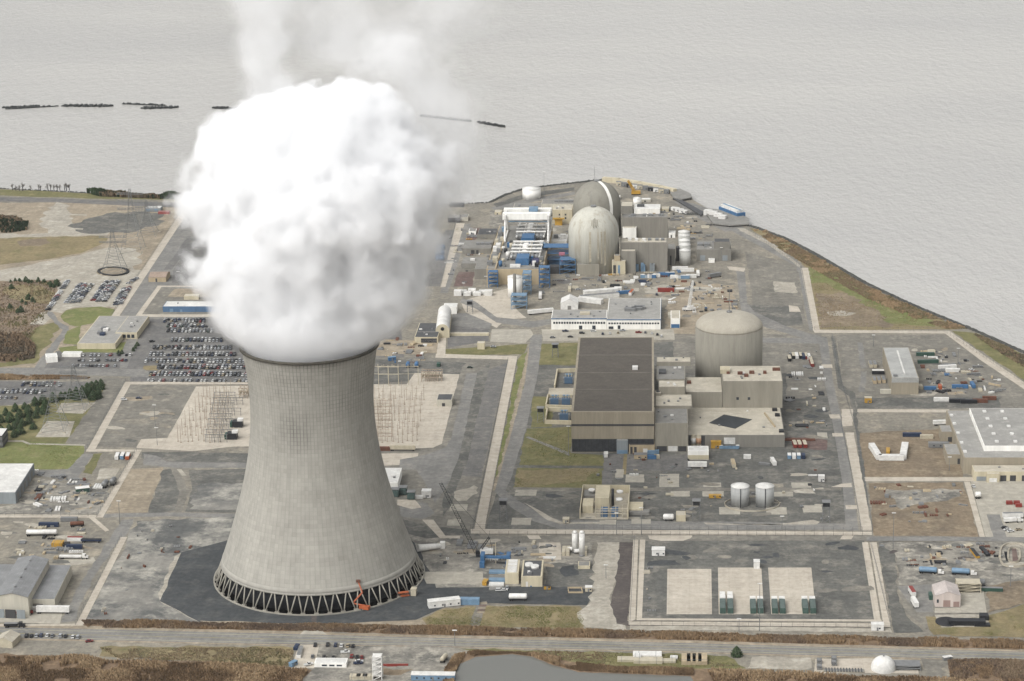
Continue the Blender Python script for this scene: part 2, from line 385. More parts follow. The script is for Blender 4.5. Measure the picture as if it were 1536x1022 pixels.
def plume(P):
    z = P[..., 2]; kz = [k[0] for k in PK]; cx, cy, rx, ry = (np.interp(z, kz, [k[i] for k in PK]) for i in (1, 2, 3, 4))
    r = np.sqrt(((P[..., 0] - cx) / rx) ** 2 + ((P[..., 1] - cy) / ry) ** 2)
    amp = np.interp(z, [-9, 2, 25, 60], [0, .12, .6, 1])
    nn = .20 * (fbm(P * .022 + 3.1, 2) - .5) * 2 +   .20 * (.42 - worley(P * .04 + 23)) + .20 * (.42 - worley(P @ _rot * .085)) + .05 * (.42 - worley(P @ _rot * .16 + 4)) + .36 * (fbm(P * .05 + 77, 2) - .5) + .50 * (fbm(P * .11 + 31, 4, .68) - .5)
    s = 1 - r + amp * nn
    return np.minimum(np.minimum(s, (z - PK[0][0]) / 30), (150 - z + 60 * nn) / 26)
steam('steam_plume', plume, ((-100, 100), (-80, 115), (-9, 180)), 1.7, [(-.06, .006), (-.025, .02), (.015, .045), (.07, .075)], (TC[0], TC[1], TH), 'dense white steam plume billowing from the top of the cooling tower')
# ------------------------------------------------------------------ ground
def GM(nm, *a, **k):
    k.setdefault('big', .035); k.setdefault('fine', .3); k.setdefault('fa', .24); k.setdefault('detail', 8); k.setdefault('track', .04); return mat(nm, *a, **k)
A = {
 'dirt': GM('dirt', (152, 146, 133), (126, 122, 112), (172, 163, 145), big=.022, fa=.3),
 'gravel': GM('dark_gravel', (116, 115, 109), (94, 94, 90), (144, 140, 130), big=.028, fa=.3),
 'black': GM('black_gravel', (80, 83, 84), (66, 69, 71), (94, 95, 93), big=.03, fa=.3),
 'grey': GM('grey_gravel', (140, 136, 126), (118, 115, 107), (160, 154, 141), fa=.24),
 'pale': GM('pale_gravel', (186, 179, 164), (165, 159, 146), (200, 194, 180), fa=.22),
 'blotch': GM('blotched_gravel', (150, 147, 139), (100, 101, 99), (188, 184, 172), big=.02, lo=.42, hi=.58, fa=.18),
 'mess': GM('muddy_gravel', (158, 153, 142), (112, 110, 104), (190, 184, 170), big=.045, lo=.4, hi=.6, fa=.3),
 'asph': GM('worn_asphalt', (144, 142, 137), (126, 125, 121), (156, 152, 144), big=.04, fa=.2),
 'asphd': GM('dark_asphalt', (124, 122, 119), (108, 107, 105), (138, 135, 128), big=.04, fa=.22),
 'rail': GM('striped_ballast', (128, 126, 121), (110, 109, 107), (146, 142, 134), big=.06, fa=.15),
 'conc': GM('concrete_slab', (209, 200, 184), (196, 186, 170), (184, 175, 160), big=.05, fa=.12, joint=(12, 12, 0, .93, .035)),
 'conc2': GM('old_concrete', (186, 180, 166), (170, 165, 152), (198, 191, 175), big=.06, fa=.12),
 'tan': GM('tan_soil', (170, 157, 136), (148, 137, 119), (184, 172, 151), fa=.24),
 'brown': GM('brown_soil', (146, 130, 108), (122, 110, 94), (160, 146, 122), fa=.3),
 'mud': GM('dark_brown_soil', (98, 91, 86), (84, 78, 76), (112, 104, 97), fa=.3),
 'red': GM('red_brown_gravel', (120, 100, 94), (106, 90, 86), (134, 118, 108), fa=.3),
 'grass': GM('winter_grass', (126, 122, 82), (110, 110, 72), (148, 138, 100), big=.03, fa=.22),
 'green': GM('green_grass', (128, 132, 82), (112, 120, 70), (146, 140, 100), big=.03, fa=.22),
 'dry': GM('dry_grass', (152, 138, 104), (134, 122, 92), (120, 116, 80), big=.03, fa=.24),
 'scrub': GM('brown_scrub', (146, 128, 108), (122, 108, 92), (160, 143, 120), big=.06, fa=.35, fine=.5),
 'reedbed': GM('reed_litter', (138, 116, 92), (116, 98, 80), (150, 128, 102), big=.06, fa=.35),
}
shore = [(-2500, 3000), (-700, 280), (0, 283), (100, 288), (180, 293), (300, 297), (500, 303), (660, 308), (735, 304), (757, 293), (785, 284), (840, 277), (905, 270), (970, 275), (1035, 290), (1040, 300), (1060, 312), (1110, 332), (1140, 345), (1178, 359), (1215, 378), (1300, 427), (1360, 455), (1400, 472), (1455, 494), (1536, 530), (1900, 700), (3500, 3000)]
land = [g(*p)[:2] for p in shore]
mb = MB(); mb.prism(land, -6, 0); go = mb.build('ground', A['dirt']); go['kind'] = 'structure'
# river: silty water with a fine chop
def water_mat(nm, c, c2, wave=.9, rough=.18):
    m = bpy.data.materials.new(nm); m.use_nodes = True; n, l = m.node_tree.nodes, m.node_tree.links; b = n['Principled BSDF']
    b.inputs['Roughness'].default_value = rough; b.inputs['IOR'].default_value = 1.33; b.inputs['Specular IOR Level'].default_value = .5
    geo = n.new('ShaderNodeNewGeometry'); mp = n.new('ShaderNodeMapping'); mp.inputs['Rotation'].default_value = (0, 0, R(16)); mp.inputs['Scale'].default_value = (.8, .34, 1)
    l.new(geo.outputs['Position'], mp.inputs[0])
    hs_ = []
    for s_, dtl in ((.15, 6), (.012, 4)):
        t = n.new('ShaderNodeTexNoise'); t.inputs['Scale'].default_value = s_; t.inputs['Detail'].default_value = dtl; t.inputs['Roughness'].default_value = .65; l.new(mp.outputs[0], t.inputs['Vector']); hs_.append(t)
    mp2 = n.new('ShaderNodeMapping'); mp2.inputs['Scale'].default_value = (.35, 1, 1); mp2.inputs['Rotation'].default_value = (0, 0, R(20)); l.new(geo.outputs['Position'], mp2.inputs[0])
    tb = n.new('ShaderNodeTexNoise'); tb.inputs['Scale'].default_value = .0022; tb.inputs['Detail'].default_value = 4; l.new(mp2.outputs[0], tb.inputs['Vector'])
    rp = n.new('ShaderNodeValToRGB'); rp.color_ramp.elements[0].position = .35; rp.color_ramp.elements[1].position = .65; rp.color_ramp.elements[0].color = alb(c); rp.color_ramp.elements[1].color = alb(c2); l.new(tb.outputs['Fac'], rp.inputs[0]); l.new(rp.outputs[0], b.inputs['Base Color'])
    bp = n.new('ShaderNodeBump'); bp.inputs['Distance'].default_value = wave; bp.inputs['Strength'].default_value = 1; l.new(hs_[0].outputs['Fac'], bp.inputs['Height']); l.new(bp.outputs[0], b.inputs['Normal'])
    return m
mb = MB(); mb.add([(-9000, -2500, -3), (9000, -2500, -3), (9000, 16000, -3), (-9000, 16000, -3)], [(0, 1, 2, 3)]); mb.build('water', water_mat('river_water', (193, 191, 186), (209, 206, 199), wave=1.8))['kind'] = 'structure'

P_ = patch
def many(rows):
    for nm, mk, pts, *r in rows: patch(nm, pts, A[mk], *(r or [0]))
many([
 # ---- far left fields
 ('field', 'tan', [(-300, 303), (290, 305), (275, 330), (165, 470), (60, 560), (-300, 575)], 3, 15),
 ('grass_verge', 'grass', [(-400, 283), (0, 284), (130, 290), (300, 298), (300, 301), (130, 298), (0, 293), (-400, 292)], 2, 12),
 ('shore_road', 'asphd', [(-300, 293), (60, 297), (180, 302), (305, 305), (305, 313), (180, 308), (60, 303), (-300, 299)], 1, 20),
 ('field', 'pale', [(85, 303), (100, 306), (104, 325), (112, 343), (165, 349), (160, 353), (60, 356), (-100, 362), (-100, 354), (70, 350), (60, 330)], 4, 8),
 ('gravel_yard', 'gravel', [(103, 340), (125, 330), (160, 320), (215, 317), (246, 320), (240, 335), (205, 348), (150, 351), (112, 347)], 5, 8),
 ('sand', 'conc2', [(82, 341), (90, 345), (108, 349), (104, 351), (86, 347), (80, 342)], 1, 5),
 ('sand', 'conc2', [(105, 342), (125, 343), (124, 345), (105, 344)], .6, 5),
 ('sand', 'conc2', [(100, 321), (130, 322), (130, 324), (100, 323)], .6, 5),
 ('field', 'dry', [(-100, 358), (60, 356), (155, 354), (162, 358), (150, 368), (120, 380), (70, 389), (0, 398), (-100, 402)], 3, 10),
 ('field', 'brown', [(25, 362), (70, 358), (75, 364), (60, 370), (30, 370)], 3, 8),
 ('gravel_yard', 'pale', [(-100, 410), (0, 405), (60, 393), (120, 383), (160, 372), (205, 373), (212, 395), (190, 410), (120, 418), (0, 424), (-100, 428)], 4, 10),
 ('scrubland', 'scrub', [(-200, 424), (0, 421), (50, 420), (92, 421), (84, 450), (72, 470), (55, 500), (20, 545), (-200, 548)], 4, 8),
 ('scrubland', 'dry', [(0, 430), (60, 428), (85, 440), (75, 455), (20, 450)], 5, 8),
 ('car_park', 'pale', [(88, 422), (120, 412), (160, 408), (212, 405), (208, 425), (178, 462), (150, 461), (110, 462), (92, 470), (70, 467)], 3, 8),
 ('grass_verge', 'green', [(91, 474), (100, 466), (118, 462), (150, 460), (171, 464), (166, 476), (135, 486), (115, 490), (103, 488)], 1.5, 6),
 ('grass_verge', 'grass', [(30, 520), (55, 492), (80, 484), (94, 488), (80, 505), (52, 546), (0, 551), (-60, 552), (-60, 545), (10, 545)], 3, 8),
 ('sand', 'pale', [(45, 487), (60, 470), (72, 467), (78, 478), (66, 487)], 1, 6),
 ('path', 'asph', [(68, 467), (78, 468), (90, 484), (103, 490), (104, 496), (70, 545), (72, 552), (52, 553), (60, 540), (94, 495), (82, 485)], .8, 6),
 ('grass_verge', 'green', [(100, 497), (122, 488), (120, 500), (118, 518), (95, 516)], .8, 6),
 ('car_park', 'asphd', [(84, 527), (198, 523), (186, 553), (66, 553)]),
 ('grass_verge', 'green', [(88, 522), (116, 519), (205, 512), (202, 527), (170, 529), (92, 529)], .8, 6),
 ('car_park', 'asphd', [(212, 478), (600, 478), (610, 576), (195, 577), (196, 560), (188, 553), (206, 515)]),
 ('grass_verge', 'dry', [(216, 549), (237, 549), (236, 556), (214, 556)], .5, 5),
 ('road', 'asph', [(-200, 552), (60, 552), (215, 554), (226, 560), (222, 566), (110, 563), (-200, 561)]),
 ('road', 'asph', [(180, 540), (186, 520), (206, 478), (214, 478), (200, 530), (190, 553), (180, 553)]),
 ('reed_strip', 'reedbed', [(-100, 563), (110, 564), (140, 567), (135, 569), (-100, 571)], .8, 6),
 ('gravel_yard', 'grey', [(130, 566), (192, 568), (192, 575), (142, 668), (126, 674), (98, 664), (150, 585)], 1, 8),
 ('car_park', 'asphd', [(-200, 571), (148, 573), (100, 588), (40, 606), (-200, 622)], .5, 10),
 ('lawn', 'grass', [(-200, 625), (40, 607), (100, 589), (150, 575), (160, 577), (140, 605), (98, 665), (-200, 668)], 2, 8),
 ('lawn', 'green', [(-200, 664), (60, 663), (124, 668), (128, 674), (118, 700), (98, 705), (50, 705), (-200, 702)], 2, 8),
 ('footpath', 'conc2', [(-50, 661), (35, 661), (45, 665), (128, 667), (128, 669), (42, 667), (33, 663), (-50, 663)]),
 ('concrete_pad', 'pale', [(70, 632), (112, 632), (104, 656), (53, 656)]),
 ('concrete_pad', 'pale', [(92, 605), (144, 604), (124, 621), (84, 619)]),
 ('road', 'asph', [(124, 681), (140, 681), (118, 715), (122, 729), (108, 722), (50, 713), (50, 706), (102, 704)], .4, 6),
 ('grass_verge', 'grass', [(140, 681), (154, 680), (138, 712), (124, 709)], 1, 6),
 ('concrete_pad', 'pale', [(150, 703), (180, 703), (172, 717), (145, 720)], .6, 6),
 ('gravel_yard', 'mess', [(50, 718), (130, 730), (170, 724), (152, 772), (0, 772), (-60, 772), (20, 758)], 2, 8),
 ('gravel_yard', 'dirt', [(-100, 779), (128, 779), (160, 800), (184, 805), (150, 845), (120, 870), (-100, 900)], 1.5, 8),
 ('concrete_apron', 'conc2', [(-60, 906), (90, 905), (95, 912), (90, 936), (-60, 932)]),
 ('concrete_apron', 'conc2', [(90, 840), (140, 836), (146, 845), (100, 849)], 1, 6),
 ('road', 'asph', [(183, 780), (200, 779), (196, 792), (150, 850), (122, 905), (112, 932), (92, 934), (112, 890), (140, 845)], .8, 6),
 ('gravel_yard', 'grey', [(196, 577), (300, 580), (296, 592), (250, 657), (208, 660), (205, 672), (145, 670)], .8, 10),
 ('switchyard_ground', 'conc', [(294, 580), (470, 577), (470, 668), (352, 670), (288, 677), (204, 672), (212, 659), (251, 657)], .3, 10),
 ('gravel_yard', 'gravel', [(213, 678), (300, 679), (372, 680), (470, 684), (470, 700), (250, 694), (212, 688)], .8, 8),
 ('road', 'asph', [(215, 681), (236, 684), (250, 693), (470, 696), (470, 703), (262, 702), (216, 698)], .8, 6),
 ('gravel_yard', 'tan', [(192, 704), (246, 701), (235, 730), (220, 771), (158, 772)], 1.5, 8),
 ('gravel_yard', 'gravel', [(244, 705), (258, 703), (270, 730), (268, 764), (240, 770), (222, 771)], 1, 8),
 ('road', 'grey', [(254, 701), (264, 702), (284, 735), (272, 768), (262, 768), (270, 738)], .8, 6),
 ('gravel_yard', 'gravel', [(284, 705), (470, 702), (470, 772), (278, 768), (288, 735)], 1, 8),
 ('gravel_yard', 'blotch', [(292, 730), (320, 724), (470, 728), (470, 765), (285, 764)], 4, 6),
 ('concrete_pad', 'conc2', [(265, 704), (272, 704), (280, 714), (273, 714)]),
 ('road', 'asph', [(155, 771), (250, 769), (470, 773), (470, 780), (250, 775), (155, 777)], .6, 8),
 ('gravel_yard', 'blotch', [(205, 782), (330, 776), (470, 780), (470, 840), (345, 812), (272, 830), (240, 902), (296, 932), (124, 936), (182, 830)], 2, 8),
 ('gravel_yard', 'pale', [(296, 932), (241, 903), (238, 890), (262, 835), (272, 829), (300, 931)], 1, 6),
 ('gravel_yard', 'black', [(341, 811), (272, 829), (240, 902), (299, 933), (470, 938), (625, 930), (665, 912), (735, 905), (880, 908), (895, 885), (825, 878), (730, 879), (660, 882), (655, 850), (628, 806), (560, 770), (420, 770)], .6, 10),
 ('mulch_strip', 'tan', [(300, 931), (470, 937), (640, 929), (645, 940), (470, 944), (310, 937)], 1, 8),
 # ---- reed ditch and public road
 ('reed_ditch', 'reedbed', [(120, 930), (384, 935), (640, 940), (880, 946), (1200, 954), (1700, 967), (1700, 980), (1200, 967), (1024, 961), (640, 953), (384, 946), (130, 943)], 1.5, 6),
 ('road_verge', 'tan', [(-300, 932), (0, 936), (384, 946), (640, 953), (1024, 961), (1200, 966), (1700, 980), (1700, 1000), (1200, 986), (1024, 980), (640, 972), (384, 969), (0, 961), (-300, 955)], .8, 8),
 ('road', 'asph', [(-300, 936), (0, 941), (384, 950), (640, 957), (1024, 965), (1200, 970), (1560, 979), (1900, 990), (1900, 1004), (1560, 991), (1200, 983), (1024, 977), (640, 969), (384, 966), (0, 957), (-300, 950)]),
 ('roadside_ground', 'dirt', [(-300, 956), (0, 960), (384, 968), (640, 971), (1024, 979.5), (1200, 985), (1900, 1006), (2500, 1500), (-1200, 1500)], 0),
 ('grass_verge', 'dry', [(150, 970), (384, 970), (440, 972), (440, 998), (380, 1002), (240, 990), (150, 985)], 2, 6),
 ('grass_verge', 'grass', [(690, 973), (1024, 981), (1090, 984), (1120, 1003), (1000, 1005), (880, 1000), (800, 985), (720, 980)], 1.5, 6),
 ('reed_bed', 'reedbed', [(-600, 985), (-60, 978), (60, 984), (130, 983), (160, 990), (300, 992), (420, 1000), (470, 1006), (440, 1040), (500, 1200), (-900, 1300)], 2, 6),
 ('gravel_yard', 'mess', [(440, 967), (680, 971), (700, 982), (672, 1000), (660, 1040), (440, 1040), (470, 1003)], 1, 6),
 ('concrete_apron', 'conc', [(448, 967.5), (479, 968), (471, 1003), (437, 1003)]),
 ('grass_verge', 'brown', [(560, 1003), (620, 1004), (600, 1014), (570, 1012)], 1.5, 5),
 ('reed_bed', 'reedbed', [(660, 1040), (668, 1003), (682, 985), (715, 977), (790, 979), (845, 991), (920, 1001), (1060, 1004), (1160, 1009), (1290, 1015), (1370, 1014), (1420, 1020), (1700, 1030), (1700, 1300), (660, 1300)], 1.5, 6),
 ('reed_bed', 'reedbed', [(1418, 992), (1480, 990), (1700, 1000), (1700, 1030), (1425, 1020)], 1.5, 6),
 ('pale_gravel', 'pale', [(1128, 986), (1215, 987), (1218, 1003), (1190, 1006), (1122, 1003)], 1.5, 5),
 ('concrete_apron', 'conc', [(1223, 989), (1300, 988), (1376, 991), (1378, 1011), (1300, 1010), (1221, 1011)]),
 ('path', 'grey', [(1380, 988), (1428, 991), (1412, 1003), (1414, 1022), (1392, 1014), (1384, 1000)], .8, 5),
 ('channel_floor', 'mud', [(467, 922), (475, 922), (475, 944), (467, 944)]),
 ('concrete_pad', 'conc2', [(456, 946), (482, 946), (491, 952), (450, 952)], .3, 4),
 # ---- south of the wall, right of the tower
 ('gravel_yard', 'mess', [(600, 790), (700, 808), (830, 808), (890, 812), (888, 850), (830, 880), (655, 882), (640, 850), (622, 815)], 1, 8),
 ('water_channel_floor', 'conc2', [(632, 858), (724, 858), (724, 876), (640, 876)], .3, 8),
 ('concrete_pad', 'conc', [(809, 812), (840, 812), (842, 840), (808, 840)], .3, 6),
 ('gravel_yard', 'gravel', [(822, 846), (890, 846), (890, 880), (820, 880)], 2, 6),
 ('gravel_yard', 'black', [(843, 850), (860, 848), (868, 862), (846, 866)], 2, 5),
 ('lawn', 'dry', [(632, 928), (655, 916), (700, 910), (780, 908), (868, 910), (880, 930), (870, 946), (760, 942), (640, 939)], 1.5, 6),
 ('gravel_yard', 'pale', [(894, 812), (932, 808), (930, 850), (917, 905), (940, 946), (880, 941), (866, 920), (886, 902), (890, 850)], 2, 6),
 ('dirt_track', 'mud', [(930, 810), (951, 810), (948, 870), (941, 932), (970, 944), (925, 936), (916, 908), (927, 850)], 1, 6),
 ('path', 'grey', [(717, 904), (730, 902), (726, 915), (718, 945), (702, 945), (708, 925)], .3, 5),
 ('gravel_yard', 'gravel', [(560, 745), (640, 760), (712, 796), (722, 806), (640, 808), (560, 790)], 1, 8),
 # ---- tower's far side: switchyard and roads
 ('gravel_yard', 'grey', [(540, 536), (655, 537), (770, 541), (735, 700), (712, 795), (640, 790), (540, 760)], 1, 10),
 ('gravel_yard', 'gravel', [(540, 538), (700, 545), (690, 562), (640, 568), (540, 580)], 2, 8),
 ('switchyard_ground', 'conc', [(470, 577), (565, 577), (610, 577), (622, 560), (689, 562), (663, 666), (650, 672), (570, 675), (470, 677)], .3, 10),
 ('concrete_pad', 'conc', [(560, 681), (628, 680), (622, 697), (560, 700)], .4, 6),
 ('road', 'asph', [(700, 560), (720, 560), (690, 690), (668, 735), (652, 755), (640, 730), (625, 705), (600, 705), (600, 690), (640, 682), (668, 672), (676, 660)], .5, 8),
 ('railway_bed', 'rail', [(733, 556), (762, 543), (752, 580), (722, 716), (690, 714), (700, 690)], .5, 8),
 ('gravel_strip', 'gravel', [(716, 560), (735, 545), (700, 695), (684, 735), (676, 760), (664, 775), (664, 750), (690, 680)], .5, 8),
 ('concrete_pad', 'pale', [(680, 738), (712, 728), (716, 740), (700, 752), (686, 752)], 2, 5),
 ('concrete_pad', 'conc', [(633, 780), (650, 780), (668, 804), (694, 804), (694, 808), (660, 808)]),
 ('concrete_pad', 'conc2', [(676, 757), (702, 757), (700, 767), (674, 767)]),
 ('concrete_pad', 'conc2', [(672, 780), (692, 779), (690, 789), (670, 789)]),
 ('road', 'asph', [(600, 750), (640, 755), (652, 770), (634, 779), (600, 775)], .5, 6),
 ('concrete_pad', 'conc', [(596, 750), (622, 750), (632, 762), (618, 764), (596, 758)], .3, 6),
 # ---- Hope: inner yard
 ('gravel_yard', 'gravel', [(800, 520), (1240, 505), (1252, 640), (1288, 795), (727, 796), (770, 660)], .5, 12),
 ('gravel_yard', 'grey', [(1010, 505), (1232, 500), (1245, 590), (1180, 600), (1180, 560), (1010, 560)], 1, 10),
 ('lawn', 'green', [(778, 537), (792, 525), (790, 560), (770, 640), (745, 735), (735, 735), (760, 630)], 1, 6),
 ('dirt_strip', 'tan', [(792, 522), (800, 522), (788, 570), (757, 700), (745, 736), (738, 736), (758, 668)], .8, 6),
 ('lawn', 'grass', [(806, 516), (870, 514), (866, 548), (805, 548)], 1, 6),
 ('lawn', 'grass', [(800, 595), (830, 596), (828, 640), (796, 642)], 1, 6),
 ('lawn', 'grass', [(790, 643), (858, 640), (856, 680), (906, 683), (905, 728), (872, 734), (770, 732)], 1, 6),
 ('dry_lawn', 'dry', [(776, 704), (900, 702), (880, 722), (775, 730)], 3, 6),
 ('path', 'gravel', [(776, 698), (905, 699), (905, 703), (774, 702)], .3, 6),
 ('path', 'asph', [(788, 656), (793, 655), (854, 679), (854, 684)]),
 ('road', 'asph', [(796, 502), (814, 502), (807, 560), (790, 640), (766, 720), (758, 737), (742, 737), (770, 640), (788, 570)], .3, 10),
 ('road', 'asph', [(742, 737), (760, 737), (775, 750), (812, 772), (842, 781), (1100, 783), (1270, 786), (1270, 795), (840, 794), (800, 782), (765, 760)], .3, 10),
 ('road', 'grey', [(770, 731), (870, 732), (1262, 732), (1262, 736), (870, 737), (772, 737)], .5, 10),
 ('concrete_kerb_strip', 'pale', [(786, 754), (798, 760), (826, 776), (842, 783), (924, 784), (924, 786), (840, 786), (820, 780)], .4, 6),
 ('concrete_kerb_strip', 'pale', [(1055, 784), (1150, 788), (1220, 780), (1230, 783), (1225, 787), (1060, 787)], .5, 6),
 ('asphalt_yard', 'asphd', [(906, 682), (1030, 682), (1035, 706), (905, 706)], .5, 8),
 ('asphalt_yard', 'asphd', [(903, 706), (919, 706), (917, 731), (903, 731)]),
 ('dirt_strip', 'dry', [(936, 681), (941, 681), (939, 712), (933, 712)]),
 ('gravel_yard', 'red', [(1180, 655), (1240, 660), (1240, 675), (1190, 672)], 2, 6),
])
for q in [(772, 735, 804, 744), (766, 777, 796, 788), (938, 712, 966, 724), (989, 711, 1019, 731), (1006, 737, 1035, 745), (1054, 737, 1086, 745), (1055, 724, 1082, 731), (1079, 761, 1110, 772), (1150, 761, 1181, 772), (1205, 758, 1234, 769), (1161, 738, 1190, 745), (1188, 724, 1217, 732), (1227, 649, 1242, 658), (899, 780, 924, 787), (947, 779, 976, 786), (923, 704, 935, 717)]:
    x0, y0, x1, y1 = q; sk = (x0 + x1 - 2030) / 2 * .0008 * (y1 - y0)
    patch('concrete_pad', [(x0 - sk, y0), (x1 - sk, y0), (x1, y1), (x0, y1)], A['conc2'], .3, 5)
